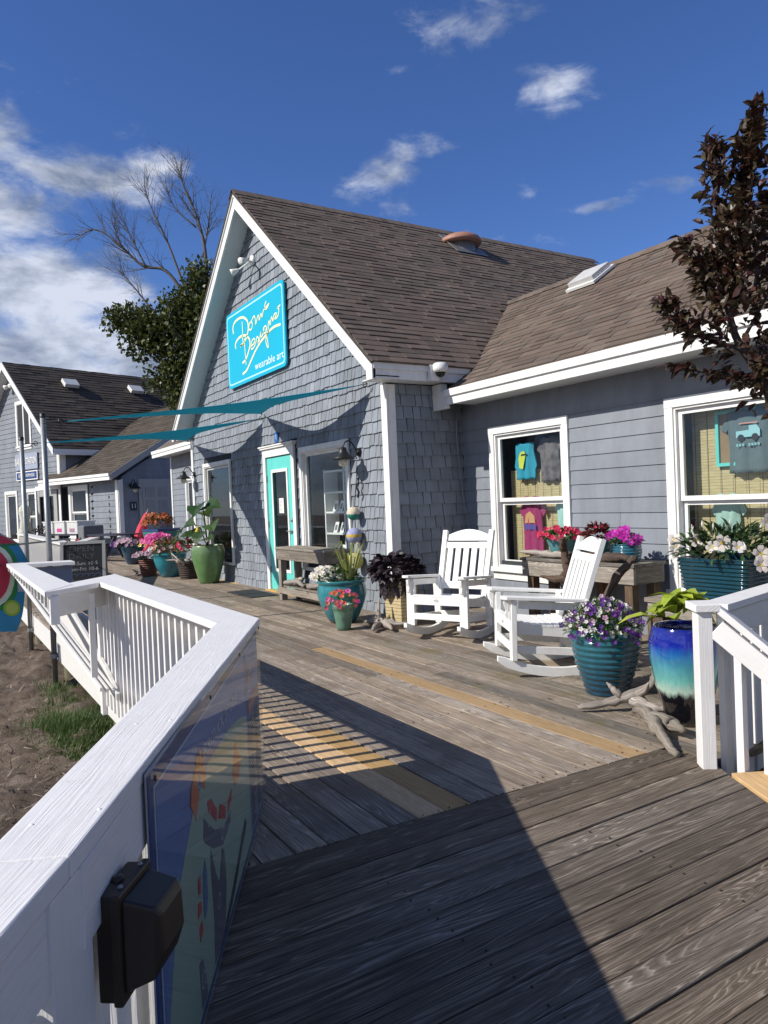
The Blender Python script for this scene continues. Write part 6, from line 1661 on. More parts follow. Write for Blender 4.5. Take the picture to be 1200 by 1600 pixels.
build(mb, 'driftwood_pieces', M['drift'], t_)
build(mound((-14.75, 4.4, .60), .24, .2, .22, 130, .10, .05), 'foliage', M['leaf_olive'], t_, kind='stuff'); blossoms(t_, shell((-14.7, 4.35, .6), .2, .2, .2), 12, .04, M['p_red'], each=True)
t_ = thing('planter', 'tall tapering teal and blue slatted planter of rust-orange flowers', 'planter', (-18.8, 4.95, 0))
bl_ = plain('teal_slats', (.03, .17, .16), .5, .1, 20); bl2 = plain('blue_slats', (.02, .05, .16), .5)
for i in range(14):
    z = .03+i*.065; r_ = .20+.14*i/14
    mb = B(); mb.box((-18.8, 4.95, z+.03), (r_*2, r_*2, .058), Matrix.Rotation(.35, 3, 'Z')); build(mb, 'slat_ring', bl_ if i % 5 != 3 else bl2, t_)
build(mound((-18.8, 4.9, 1.05), .42, .36, .25, 300, .10, .05), 'foliage', leafmat('rust_foliage', (.05, .08, .02), (.30, .08, .03)), t_, kind='stuff'); blossoms(t_, shell((-18.8, 4.85, 1.05), .42, .36, .28), 60, .04, M['p_orange'], each=True)
t_ = pot('planter', 'low blue pot heaped with pink and yellow flowers before the tall slatted planter', 'planter', (-17.2, 4.55, 0), [(.18, 0), (.24, .2), (.27, .42), (.28, .46)], g_navy)
build(mound((-17.2, 4.5, .55), .45, .36, .22, 380, .07, .035), 'foliage', M['leaf'], t_, kind='stuff')
blossoms(t_, shell((-17.3, 4.45, .64), .50, .36, .22, .1), 60, .05, M['p_pink'], each=True); blossoms(t_, shell((-17.45, 4.35, .58), .38, .28, .16, .0), 34, .045, M['p_yellow'], each=True)
blossoms(t_, shell((-16.9, 4.35, .46), .36, .3, .2, -.1), 46, .04, M['p_red'], each=True)
t_ = pot('planter', 'deep blue pot of mauve flowers nearest the dark picnic table', 'planter', (-20.1, 4.55, 0), [(.16, 0), (.20, .05), (.28, .30), (.32, .44), (.33, .47)], g_navy)
build(mound((-20.1, 4.5, .48), .34, .3, .16, 240, .08, .03), 'foliage', M['leaf_dark'], t_, kind='stuff'); blossoms(t_, shell((-20.1, 4.4, .52), .34, .3, .16), 50, .045, M['p_mauve'], each=True)
blossoms(t_, shell((-20.5, 4.3, .48), .3, .25, .14), 24, .04, M['p_purple'], each=True)

# ================================================================ DRIFTWOOD
def branch(mb, pts, rad, n=9, rough=.18):
    c = catmull(pts, 5); R0 = [rad[min(len(rad)-1, int(i*(len(rad)-1)/(len(c)-1)))] for i in range(len(c))]
    f = [ (i*(len(rad)-1)/(len(c)-1)) for i in range(len(c))]
    R0 = [rad[int(x)]*(1-(x-int(x)))+rad[min(int(x)+1, len(rad)-1)]*(x-int(x)) for x in f]
    R0 = [r*(1+U(-rough, rough)) for r in R0]
    c = [p+rdir()*r*.22 for p, r in zip(c, R0)]
    mb.tube(c, R0, n)
def drift(lab, parts, m, loc, name='driftwood'):
    mb = B()
    for pts, rad in parts: branch(mb, pts, rad)
    return build(mb, name, m, None, lab, 'driftwood')
drift('bleached driftwood branch leaning from the deck against the ringed teal pot', [([(-3.40, 3.50, .03), (-3.30, 3.66, .06), (-3.18, 3.80, .12), (-3.10, 3.86, .20), (-3.07, 3.84, .32)], [.016, .028, .034, .024, .008]), ([(-3.25, 3.72, .10), (-3.28, 3.68, .16), (-3.30, 3.66, .19)], [.03, .015, .004]), ([(-3.20, 3.78, .08), (-3.05, 3.80, .06), (-2.98, 3.84, .05)], [.04, .03, .012]), ([(-3.17, 3.80, .12), (-3.08, 3.76, .17), (-3.04, 3.74, .22)], [.03, .02, .006])], M['drift'], None)
drift('smooth grey driftwood limb lying at the foot of the tall blue jar', [([(-3.10, 3.68, .05), (-2.98, 3.62, .08), (-2.84, 3.52, .07), (-2.70, 3.42, .05), (-2.58, 3.33, .03), (-2.50, 3.29, .02)], [.02, .036, .040, .029, .021, .019]), ([(-2.88, 3.56, .07), (-2.76, 3.58, .07), (-2.66, 3.56, .05)], [.045, .045, .02])], M['greywood'], None)
drift('pale twisted driftwood root with an upright spike beside the beige planter', [([(-7.35, 4.2, .03), (-7.18, 4.2, .06), (-7.0, 4.2, .08), (-6.85, 4.22, .05), (-6.68, 4.15, .04)], [.012, .032, .05, .036, .012]), ([(-7.05, 4.2, .06), (-7.03, 4.2, .17), (-7.04, 4.22, .33)], [.05, .028, .005]), ([(-6.98, 4.18, .06), (-6.88, 4.05, .04), (-6.78, 3.98, .04)], [.04, .028, .012]), ([(-6.95, 4.22, .07), (-6.8, 4.3, .06), (-6.66, 4.34, .09)], [.05, .03, .01]), ([(-7.2, 4.2, .06), (-7.3, 4.32, .05), (-7.42, 4.4, .03)], [.04, .03, .015])], M['drift'], None)
drift('rough bark-covered log lying along the left half of the driftwood table', [([(-6.05, 5.44, .80), (-5.85, 5.45, .80), (-5.6, 5.44, .79), (-5.4, 5.46, .79)], [.012, .028, .035, .03])], M['drift'], None, 'log')
drift('rough brown log lying along the right half of the driftwood table', [([(-5.42, 5.44, .80), (-5.2, 5.44, .79), (-4.95, 5.44, .785), (-4.75, 5.44, .80), (-4.55, 5.42, .80)], [.03, .045, .05, .045, .025])], M['driftdark'], None, 'log')
drift('dark gnarled driftwood hooked over the front of the table between the chairs', [([(-4.98, 5.02, 1.0), (-5.16, 5.20, .96), (-5.27, 5.30, .88), (-5.26, 5.32, .76), (-5.22, 5.30, .66), (-5.24, 5.30, .58)], [.01, .025, .035, .04, .05, .06]), ([(-5.22, 5.3, .57), (-5.4, 5.30, .56), (-5.58, 5.28, .58)], [.05, .035, .01]), ([(-5.26, 5.3, .9), (-5.34, 5.3, .98)], [.02, .008]), ([(-5.18, 5.28, .62), (-5.10, 5.26, .54), (-5.12, 5.25, .5)], [.04, .02, .01]), ([(-5.23, 5.31, .56), (-5.22, 5.31, .3), (-5.24, 5.3, .0)], [.03, .025, .02])], M['driftdark'], None)
drift('brown driftwood pole leaning upright in front of the right table end', [([(-4.24, 4.62, .0), (-4.22, 4.66, .35), (-4.20, 4.74, .62), (-4.08, 4.84, .83), (-4.02, 4.86, .87)], [.03, .034, .036, .03, .022])], M['driftdark'], None, 'driftwood')
drift('small bleached driftwood twigs on the deck by the brown basket', [([(-16.9, 3.85, .05), (-16.6, 3.8, .06), (-16.3, 3.7, .04)], [.02, .04, .01]), ([(-16.6, 3.8, .06), (-16.5, 3.7, .14)], [.03, .01])], M['drift'], None)
drift('pile of pale driftwood and shells on the low shelf of the grey table', [([(-10.05, 4.42, .26), (-9.7, 4.45, .30), (-9.4, 4.42, .26)], [.03, .05, .02]), ([(-9.9, 4.5, .28), (-9.6, 4.5, .34)], [.05, .03]), ([(-9.3, 4.45, .26), (-8.95, 4.45, .30)], [.04, .03])], M['drift'], None)
mb = B(); mb.bb(-11.76, -10.68, 4.12, 4.58, .004, .014); mt = build(mb, 'door_mat', M['mat'], None, 'black rubber mat lying in front of the turquoise door', 'door mat', bevel=.003)
mb = B(); mb.bb(-11.72, -10.72, 4.16, 4.54, .0145, .0165); build(mb, 'ribbed_field', plain('rubber_ribs', (.022, .024, .026), .9, .3, 80, bmp=.8), mt)

# ================================================================ CHALKBOARD
t_ = thing('chalkboard', 'A-frame chalkboard with opening hours standing behind the stair railing', 'sign', (-13.4, 2.1, 0))
cx0 = V3(-13.20, 2.14, 0); ux_ = V3(.33, .94, 0).normalized(); nz_ = V3(.94, -.33, 0); tl = V3(0, 0, 1)*.985+(-nz_)*.17
def CB(u, v, o=0): return cx0+ux_*u+tl*v+nz_*o
for a, b_, c, d in ((-.36, -.31, 0, .95), (.31, .36, 0, .95), (-.309, .309, .90, .95), (-.309, .309, .12, .17)):
    mb = B(); mb.prism([CB(a, c), CB(b_, c), CB(b_, d), CB(a, d)], nz_*.03, tl); build(mb, 'frame_bar', M['grey_door'], t_)
mb = B(); mb.prism([CB(-.308, .171, .008), CB(.308, .171, .008), CB(.308, .899, .008), CB(-.308, .899, .008)], nz_*.008, tl); build(mb, 'board', M['chalk'], t_)
for s_ in (-.335, .335): mb = B(); mb.beam(CB(s_, .93, -.02), CB(s_, 0, -.02)-nz_*.42, .04, .02); build(mb, 'back_leg', M['greywood'], t_)
mb = B()
put_text(mb, 'OPEN', .15, CB(-.02, .82, .018), ux_, tl, depth=.001, sx=1.05, bold=-.002); put_text(mb, 'DAILY', .14, CB(-.02, .69, .018), ux_, tl, depth=.001, sx=1.1, bold=-.002); build(mb, 'chalk_writing', M['chalkdim'], t_)
mb = B()
put_text(mb, 'Sat-Sun: 10-5', .085, CB(.0, .57, .018), ux_, tl, depth=.001, sx=1.05); put_text(mb, 'Mon-Fri: 10-6', .085, CB(.0, .475, .018), ux_, tl, depth=.001, sx=1.05)
build(mb, 'chalk_writing', M['chalktext'], t_)
mb = B(); put_text(mb, '30', .13, CB(-.12, .25, .018), ux_, tl, depth=.001, sx=1.1); build(mb, 'chalk_writing', M['chalkdim'], t_)
mb = B()
for i in range(6):
    pts = [CB(-.27+i*.095+.045*(1-cos(a))*.9-.03*sin(a)*0, .37+.028*sin(a), .017) for a in [k*pi/6 for k in range(9)]]
    mb.tube(pts, .004, 4)
build(mb, 'chalk_waves', M['chalkblue'], t_)

# ================================================================ WATERMELON BANNER
t_ = thing('garden_banner', 'bright watermelon and starfish printed cloth banner fluttering at the left edge', 'banner', (-9.5, .6, .1))
def fold(u, v): return .05*sin(u*9+v*3)+.03*sin(v*8)
o_ = V3(-9.50, .76, 0); bu = V3(-.15, .48, 0).normalized(); bn = V3(.95, .3, 0).normalized()
def BP(u, v, o=0): return o_+bu*u+V3(0, 0, v)+bn*(fold(u, v)+o)
def cloth_poly(pts, name, col, off, sub=0.05):
    mb = B()
    if sum(pts[i-1][0]*pts[i][1]-pts[i][0]*pts[i-1][1] for i in range(len(pts))) < 0: pts = pts[::-1]
    us = [p[0] for p in pts]; vsz = [p[1] for p in pts]; u0, u1, v0, v1 = min(us), max(us), min(vsz), max(vsz)
    k = 16
    for i in range(k):
        for j in range(k):
            cell = [(u0+(u1-u0)*i/k, v0+(v1-v0)*j/k), (u0+(u1-u0)*(i+1)/k, v0+(v1-v0)*j/k), (u0+(u1-u0)*(i+1)/k, v0+(v1-v0)*(j+1)/k), (u0+(u1-u0)*i/k, v0+(v1-v0)*(j+1)/k)]
            # clip by the convex outline
            N_ = len(pts)
            for q in range(N_):
                a, b_ = pts[q], pts[(q+1) % N_]; nx, ny = (b_[1]-a[1]), -(b_[0]-a[0])
                if cell: cell = clip(cell, (nx, ny), nx*a[0]+ny*a[1]+1e-9)
            if len(cell) > 2: mb.prism([BP(a, b_, off) for a, b_ in cell], bn*.002, V3(0, 0, 1), .5)
    build(mb, name, plain('banner_'+name, col, .8, .08), t_)
def circ(cx, cz, rx, rz, n=20): return [(cx+rx*cos(2*pi*k/n), cz+rz*sin(2*pi*k/n)) for k in range(n)]
cloth_poly([(-.6, .15), (.02, .08), (.17, .55), (.02, .60), (-.6, .6)], 'blue_cloth', (.03, .22, .42), 0)
cloth_poly([(-.6, .6), (.02, .60), (.30, .70), (.12, 1.08), (-.1, 1.22), (-.6, 1.2)], 'blue_cloth', (.03, .22, .42), 0)
cloth_poly(circ(-.22, .74, .32, .42), 'melon_rind', (.02, .20, .06), .004); cloth_poly(circ(-.24, .74, .28, .37), 'melon_pith', (.55, .62, .52), .008); cloth_poly(circ(-.26, .74, .24, .32), 'melon_flesh', (.45, .03, .07), .012)
cloth_poly([(-.4, 1.10), (.1, 1.10), (.04, 1.16), (-.1, 1.2), (-.4, 1.2)], 'melon_flesh', (.45, .03, .07), .006); cloth_poly([(-.4, 1.075), (.11, 1.075), (.10, 1.10), (-.4, 1.10)], 'melon_rind', (.03, .14, .08), .006)
for a0 in range(5):
    a = a0*2*pi/5+.3; cloth_poly([(.185+.02*cos(a-.9), .78+.025*sin(a-.9)), (.185+.02*cos(a+.9), .78+.025*sin(a+.9)), (.185+.06*cos(a), .78+.075*sin(a))], 'starfish', (.50, .05, .07), .006)
cloth_poly(circ(-.02, .36, .085, .09), 'lime_slice', (.25, .42, .03), .006); cloth_poly(circ(-.02, .36, .06, .065), 'lime_flesh', (.42, .52, .12), .009)
mb = B()
for (a, b_) in ((-.30, .80), (-.2, .66), (-.15, .85), (-.32, .6), (-.18, .76)): mb.prism([BP(a, b_, .016), BP(a+.035, b_+.005, .016), BP(a+.035, b_+.015, .016), BP(a, b_+.018, .016)], bn*.001)
build(mb, 'seeds', M['ink'], t_)
mb = B(); mb.tube([BP(-.6, 1.2), BP(-.1, 1.22), BP(.12, 1.08), (-11.4, 1.7, 1.05), (-13.6, 1.9, .86)], .012, 6); build(mb, 'pole', M['steel'], t_)

# ================================================================ SECOND BUILDING
AX = V3(cos(radians(17.4)), sin(radians(17.4)), 0); AN = V3(sin(radians(17.4)), -cos(radians(17.4)), 0)  # along the front (to the right), outward front normal
C2 = V3(-25.93, 5.47, 0)
def Q(t, s, z): return C2-AX*t-AN*s+V3(0, 0, z)     # t to the left along the front, s into the depth
b2 = thing('second_building', 'blue grey clapboard shop with dark roof and steep gable, behind the deck at the left', 'building', tuple(Q(4, 0, 0)))
ZE = 3.72; TA = 7.88; TC = 4.12; SL2 = .92
def z2(t): return 7.62-SL2*abs(t-TA)
def core2(mb, pts, d=.15): mb.prism([Q(*p) for p in pts], -AN*d, AX)
gopen = [(8.0, 9.1, .3, 2.35), (6.25, 7.2, .1, 2.4), (4.35, 5.95, .0, 2.32)]
mb = B()
def strips2(mb, ta, tb, zt, opens, s=.0, z0=-.3):
    ts = sorted(set([ta, tb, TA if ta < TA < tb else ta]+[o[0] for o in opens]+[o[1] for o in opens]))
    for a, b_ in zip(ts, ts[1:]):
        if b_-a < .01: continue
        mid = (a+b_)/2; op = [o for o in opens if o[0] <= mid <= o[1]]; lo = z0
        if op:
            mb.prism([Q(a, s, z0), Q(b_, s, z0), Q(b_, s, op[0][2]), Q(a, s, op[0][2])], -AN*.15); lo = op[0][3]
        mb.prism([Q(a, s, lo), Q(b_, s, lo), Q(b_, s, zt(b_)), Q(a, s, zt(a))], -AN*.15)
strips2(mb, TC, 11.64, lambda t: z2(t)-.2, gopen)
gw = build(mb, 'gable_wall', M['wallback'], b2)
mb = B(); eopen = [(2.2, 3.55, .5, 2.36), (3.6, 4.1, .0, 2.35)]
strips2(mb, 0, TC-.01, lambda t: 2.55, eopen, s=.03)
ew = build(mb, 'front_wall', M['wallback'], b2)
E2 = .2
def boards2(ta, tb, z0, zf, opens, par, s=0):
    z = z0
    while True:
        za, zb_ = z, z+E2
        # span on this row (gable tapers)
        segs = [(ta, tb)]
        for o in opens:
            if o[2] < z+E2*.5 < o[3]: segs = [q for sg_ in segs for q in ((sg_[0], min(sg_[1], o[0])), (max(sg_[0], o[1]), sg_[1])) if q[1]-q[0] > .03]
        any_ = False
        for a, b_ in segs:
            poly = [(a, za), (b_, za), (b_, zb_+.01), (a, zb_+.01)]; poly = zf(poly)
            if len(poly) < 3: continue
            any_ = True
            f = [Q(p, s, q)+AN*(.022-(q-za)*.09) for p, q in poly]; bk = [Q(p, s, q)-AN*.01 for p, q in poly]; n = len(f)
            fs = [list(range(n))]+[[i, n+i, n+(i+1) % n, (i+1) % n] for i in range(n)]
            if (f[1]-f[0]).cross(f[2]-f[0]).dot(AN) < 0: fs = [q[::-1] for q in fs]
            mb = B(); mb.add(f+bk, fs, AX, RN.random()); build(mb, 'clapboard', M['siding'], par)
        z += E2
        if not any_ or z > 8: break
def gclip(p):
    p = clip(p, (SL2, 1), 7.62-.25+SL2*TA); return clip(p, (-SL2, 1), 7.62-.25-SL2*TA)
boards2(TC, 11.6, 0, gclip, [(a-.1, b_+.1, c-.1, d+.1) for a, b_, c, d in gopen]+[(6.35, 7.8, 4.05, 6.1)], gw)
boards2(.1, TC-.05, 0, lambda p: clip(p, (0, 1), 2.5), [(2.05, 4.1, -.1, 2.42)], ew, .03)
# dark side walls (face away from the sun)
def sideboards(s0, s1, zt, t, par):
    z = 0
    while z < 7:
        poly = [(s0, z), (s1, z), (s1, z+E2), (s0, z+E2)]; poly = zt(poly)
        if len(poly) > 2:
            f = [Q(t, p, q)+AX*(.02-(q-z)*.08) for p, q in poly]; bk = [Q(t, p, q)-AX*.01 for p, q in poly]; n = len(f)
            fs = [list(range(n))]+[[i, n+i, n+(i+1) % n, (i+1) % n] for i in range(n)]
            if (f[1]-f[0]).cross(f[2]-f[0]).dot(AX) < 0: fs = [q[::-1] for q in fs]
            mb = B(); mb.add(f+bk, fs, AN, RN.random()); build(mb, 'clapboard', M['siding'], par)
        else: break
        z += E2
mb = B(); mb.prism([Q(.02, .05, -.3), Q(.02, 6, -.3), Q(.02, 6, 4.6), Q(.02, .05, 2.62)], -AX*.12); sw = build(mb, 'side_wall', M['wallback'], b2)
def sclip(p): return clip(clip(p, (-.60, 1), 2.52), (0, 1), 4.4)
sideboards(.1, 6, sclip, 0, sw)
mb = B(); mb.prism([Q(TC, .15, 0), Q(TC, 11, 0), Q(TC, 11, ZE), Q(TC, .15, ZE)], -AX*.1); uw = build(mb, 'upper_side_wall', M['siding'], b2)
# roofs
def tabroof(o, ex, es, W_, L_, n, par, m, exp=.18):
    mb = B(); s = 0
    while s < L_:
        x = U(-.4, 0)
        while x < W_:
            w = U(.25, .7); a, b_ = max(0, x), min(W_, x+w-.005); x += w
            if b_-a < .03: continue
            up = .012 if RN.random() < .5 else .022; e = min(s+exp+.01, L_)
            vs = [o+ex*a+es*s+n*up, o+ex*b_+es*s+n*up, o+ex*b_+es*e, o+ex*a+es*e, o+ex*a+es*s, o+ex*b_+es*s]
            fs = [(0, 1, 2, 3), (4, 5, 1, 0)]
            if (vs[1]-vs[0]).cross(vs[3]-vs[0]).dot(n) < 0: fs = [q[::-1] for q in fs]
            mb.add(vs, fs, ex, RN.random())
        s += exp
    build(mb, 'roof_shingles', m, par, kind='stuff')
te = TC-.36
a_, b_, c_, d_ = Q(te, -.38, z2(te)), Q(te, 13, z2(te)), Q(TA, 13, z2(TA)), Q(TA, -.38, z2(TA))
mb = B(); roof_plane(mb, a_, b_, c_, d_, .08); e2_, f2_ = Q(12.0, -.38, z2(12.0)), Q(12.0, 13, z2(12.0)); roof_plane(mb, e2_, f2_, c_, d_, .08); r2_ = build(mb, 'roof', M['roofback'], b2)
ex_ = (b_-a_).normalized(); es_ = (d_-a_); L_ = es_.length; es_.normalize(); nn2 = ex_.cross(es_); nn2 = nn2 if nn2.z > 0 else -nn2
tabroof(a_, ex_, es_, (b_-a_).length, L_, nn2, r2_, M['roof2'])
for tt in (-1, 1):
    mb = B(); x_ = te if tt < 0 else 12.0
    q = [Q(TA, -.40, z2(TA)-.01), Q(x_, -.40, z2(x_)-.01), Q(x_, -.40, z2(x_)-.26), Q(TA, -.40, z2(TA)-.30)]; mb.prism(q, AN*.03); build(mb, 'barge_board', M['white'], b2)
    mb = B(); q = [Q(TA, -.37, z2(TA)-.2), Q(x_, -.37, z2(x_)-.2), Q(x_, .0, z2(x_)-.2), Q(TA, .0, z2(TA)-.2)]; mb.prism(q, V3(0, 0, -.02)); build(mb, 'soffit', M['soffit'], b2)
mb = B(); mb.prism([Q(te, -.38, z2(te)-.24), Q(te, 13, z2(te)-.24), Q(te, 13, z2(te)-.02), Q(te, -.38, z2(te)-.02)], AX*.03); build(mb, 'fascia', M['white'], b2)
mb = B(); mb.prism([Q(TC+.0, -.03, -.1), Q(TC+.16, -.03, -.1), Q(TC+.16, -.03, z2(TC)-.3), Q(TC, -.03, z2(TC)-.3)], AN*.02); mb.prism([Q(TC-.01, -.04, 2.5), Q(TC-.01, .2, 2.5), Q(TC-.01, .2, z2(TC)-.3), Q(TC-.01, -.04, z2(TC)-.3)], AX*.02); build(mb, 'corner_board', M['white'], b2)
# lower roof of the front extension
a_, b_ = Q(-.25, -.42, 2.68), Q(5.0, -.42, 2.68); c_, d_ = Q(5.0, 4.6, 2.68+5.02*.60), Q(-.25, 4.6, 2.68+5.02*.60)
mb = B(); roof_plane(mb, a_, b_, c_, d_, .1); r3_ = build(mb, 'lower_roof', M['roofback'], b2)
es_ = (d_-a_); L_ = es_.length; es_.normalize(); ex_ = (b_-a_).normalized(); nn2 = ex_.cross(es_); nn2 = nn2 if nn2.z > 0 else -nn2
# keep only what is in front of the upper wall
mr2 = plain('dummy', (.1, .1, .1))
tabroof(a_, ex_, es_, 5.25, L_, nn2, r3_, M['roof2'])
mb = B(); mb.prism([Q(-.25, -.43, 2.47), Q(5.0, -.43, 2.47), Q(5.0, -.43, 2.66), Q(-.25, -.43, 2.66)], AN*.03); mb.prism([Q(-.25, -.461, 2.60), Q(5.0, -.461, 2.60), Q(5.0, -.461, 2.69), Q(-.25, -.461, 2.69)], AN*.03); build(mb, 'gutter', M['white'], b2)
mb = B(); mb.prism([Q(-.26, -.42, 2.45), Q(-.26, 4.6, 2.45+5.02*.6), Q(-.26, 4.6, 2.68+5.02*.6), Q(-.26, -.42, 2.68)], AX*.03); build(mb, 'barge_board', M['grey_door'], b2)
mb = B(); mb.prism([Q(.0, -.02, -.1), Q(.16, -.02, -.1), Q(.16, -.02, 2.47), Q(.0, -.02, 2.47)], AN*.025); mb.prism([Q(-.01, -.02, -.1), Q(-.01, .14, -.1), Q(-.01, .14, 2.5), Q(-.01, -.02, 2.47)], AX*.025); build(mb, 'corner_board', M['white'], b2)
def win2(t0, t1, z0, z1, s=0, split=False, mid=True, lab=None):
    return window(b2, 0, t1-t0, z0, z1, 0, org=Q(t1, s, 0), ux=AX, nrm=AN, m='white', trim=.13, sash=.06, mid=mid, split=split, label=lab)
win2(6.40, 7.75, 4.15, 6.0, split=True, lab='four-light window high in the gable')
win2(7.95, 9.15, .3, 2.42, mid=False); win2(6.2, 7.25, .3, 2.45)
win2(2.15, 3.6, .5, 2.42, s=.03)
mb = B(); mb.prism([Q(2.2, .8, 0), Q(11.4, .8, 0), Q(11.4, .8, 2.6), Q(2.2, .8, 2.6)], -AN*.05); mb.prism([Q(6.2, .6, 3.9), Q(8, .6, 3.9), Q(8, .6, 6.0), Q(6.2, .6, 6.0)], -AN*.05); build(mb, 'inner_room', M['interior'], b2)
# glazed grey shopfront door
mb = B()
for a, c in ((5.95, 5.80), (4.62, 4.35), (5.2, 5.06)): mb.prism([Q(a, -.05, 0), Q(c, -.05, 0), Q(c, -.05, 2.32), Q(a, -.05, 2.32)], AN*.04)
for a, c in ((2.1, 2.32), (0, .18)): mb.prism([Q(5.79, -.05, a), Q(4.63, -.05, a), Q(4.63, -.05, c), Q(5.79, -.05, c)], AN*.035)
gd = build(mb, 'glazed_door', M['grey_door'], b2, 'open grey glazed shop door'); mb = B(); mb.add([Q(5.8, -.02, .18), Q(4.62, -.02, .18), Q(4.62, -.02, 2.1), Q(5.8, -.02, 2.1)], [(0, 1, 2, 3)]); build(mb, 'pane', M['glass'], gd)
mb = B(); mb.prism([Q(6.1, -.06, 2.34), Q(4.2, -.06, 2.34), Q(4.2, -.06, 2.5), Q(6.1, -.06, 2.5)], AN*.04); build(mb, 'door_head', M['white'], b2)
# panelled door on the side
mb = B(); mb.prism([Q(-.03, .72, .1), Q(-.03, 2.05, .1), Q(-.03, 2.05, 2.5), Q(-.03, .72, 2.5)], AX*.02); dfm = build(mb, 'side_door_frame', M['grey_door'], b2)
mb = B(); mb.prism([Q(-.052, .86, .1), Q(-.052, 1.92, .1), Q(-.052, 1.92, 2.36), Q(-.052, .86, 2.36)], AX*.01); sdr_ = build(mb, 'side_door', M['grey_door'], b2, 'grey six-panel door')
for a, c in ((.96, 1.32), (1.46, 1.82)):
    for e, g in ((.25, .85), (1.0, 1.75), (1.88, 2.22)):
        mb = B(); mb.prism([Q(-.064, a, e), Q(-.064, c, e), Q(-.064, c, g), Q(-.064, a, g)], AX*.012); build(mb, 'panel', plain('door_panel', (.30, .30, .29), .5), sdr_, bevel=.006)
mb = B(); mb.prism([Q(-.03, .38, 1.42), Q(-.03, .62, 1.42), Q(-.03, .62, 1.72), Q(-.03, .38, 1.72)], AX*.02); pl2 = build(mb, 'number_plate', M['ink'], b2)
mb = B(); put_text(mb, '11', .22, Q(-.055, .5, 1.57), -AN, (0, 0, 1)); build(mb, 'numeral', M['paper'], pl2)
barn_lamp(*Q(-.04, .42, 2.28), 'dark wall lantern on the shaded side wall of the second building', 1.3, nrm=AX)
# sign
t_ = thing('shop_sign', 'small white and blue two-part sign on the clapboard gable of the second building', 'sign', tuple(Q(6.8, -.08, 2.9)))
for z0, z1, ww in ((3.22, 3.86, 1.0), (2.80, 3.16, .96)):
    mb = B(); mb.prism([Q(6.85+ww, -.05, z0), Q(6.85-ww, -.05, z0), Q(6.85-ww, -.05, z1), Q(6.85+ww, -.05, z1)], AN*.03); build(mb, 'panel', plain('sign_pale_field', (.33, .37, .46), .5) if z0 > 3 else M['white'], t_)
mb = B(); mb.prism([Q(6.85+.9, -.082, 2.84), Q(6.85-.9, -.082, 2.84), Q(6.85-.9, -.082, 3.12), Q(6.85+.9, -.082, 3.12)], AN*.004); build(mb, 'field', c_navy, t_)
mb = B(); put_text(mb, 'BARR-EE STATION', .36, Q(6.85, -.09, 3.54), AX, (0, 0, 1), depth=.01, sx=.66, bold=.006); build(mb, 'lettering', M['white'], t_)
mb = B(); put_text(mb, 'GIFTS & SWIMWEAR', .20, Q(6.85, -.09, 2.98), AX, (0, 0, 1), depth=.006, sx=.82); build(mb, 'lettering', M['white'], t_)
t_ = thing('floodlight', 'white twin floodlight under the peak of the second building', 'floodlight', tuple(Q(TA-.1, -.1, 6.7)))
mb = B(); mb.lathe([(0, 0), (.1, 0), (.1, .06), (0, .07)], Q(TA-.1, -.01, 6.72), 12, axis=AN)
for dx in (-.25, .2): mb.lathe([(.04, 0), (.11, .2), (0, .18)], Q(TA-.1+dx, -.12, 6.68), 12, axis=(AN*1+V3(0, 0, -.5)-AX*dx))
build(mb, 'heads', M['camwhite'], t_)
# vents on the dark roof
for i, s_ in enumerate((1.9, 4.9, 7.9, 11.2)):
    c = Q(TA-.95, s_, z2(TA-.95)); Rv = Matrix((ex_*0+(Q(0, 1, 0)-Q(0, 0, 0)), (Q(TA, 0, z2(TA))-Q(te, 0, z2(te))).normalized(), V3(0, 0, 1))).transposed()
    uu = (Q(TA, 0, z2(TA))-Q(te, 0, z2(te))).normalized(); vv = -AN; ww = vv.cross(uu); ww = ww if ww.z > 0 else -ww; Rv = Matrix((vv, uu, ww)).transposed()
    mb = B(); mb.box(c+ww*.12, (.62, .42, .16), Rv); build(mb, 'roof_vent', M['camwhite'], b2, bevel=.01)
# rain chain
t_ = thing('rain_chain', 'dark rain chain with small cups hanging from the eave of the second building', 'rain chain', tuple(Q(.95, -.4, .3)))
mb = B(); mb.tube([Q(.95, -.46, 2.5), Q(.95, -.46, .2)], .008, 5); build(mb, 'chain', M['black'], t_)
for k in range(9): mb = B(); mb.lathe([(.02, -.05), (.05, .0), (.055, .02), (.0, .02)], Q(.95, -.46, 2.3-k*.25), 10); build(mb, 'cup', M['black'], t_)

# ================================================================ THINGS BEFORE THE SECOND BUILDING
t_ = thing('display_table', 'dark display table with clear tubs outside the second building', 'table', tuple(Q(1.4, -1.1, 0)))
mb = B(); mb.prism([Q(2.7, -1.5, .68), Q(.1, -1.5, .68), Q(.1, -.7, .68), Q(2.7, -.7, .68)], V3(0, 0, .05)); build(mb, 'top', M['ink'], t_)
for a, c in ((2.6, -1.4), (.2, -1.4), (2.6, -.8), (.2, -.8), (1.4, -1.4)): mb = B(); mb.beam(Q(a, c, 0), Q(a, c, .68), .09, .09, up=(1, 0, 0)); build(mb, 'leg', M['ink'], t_)
mb = B(); mb.prism([Q(.0, -1.5, 0), Q(-.4, -1.5, 0), Q(-.4, -.8, 0), Q(.0, -.8, 0)], V3(0, 0, 1.0)); build(mb, 'grey_bin', None or M['interior2'], None, 'tall grey storage bin right of the dark display table', 'bin', bevel=.05)
tub = plain('milky_plastic', (.62, .62, .60), .3, .1, 10)
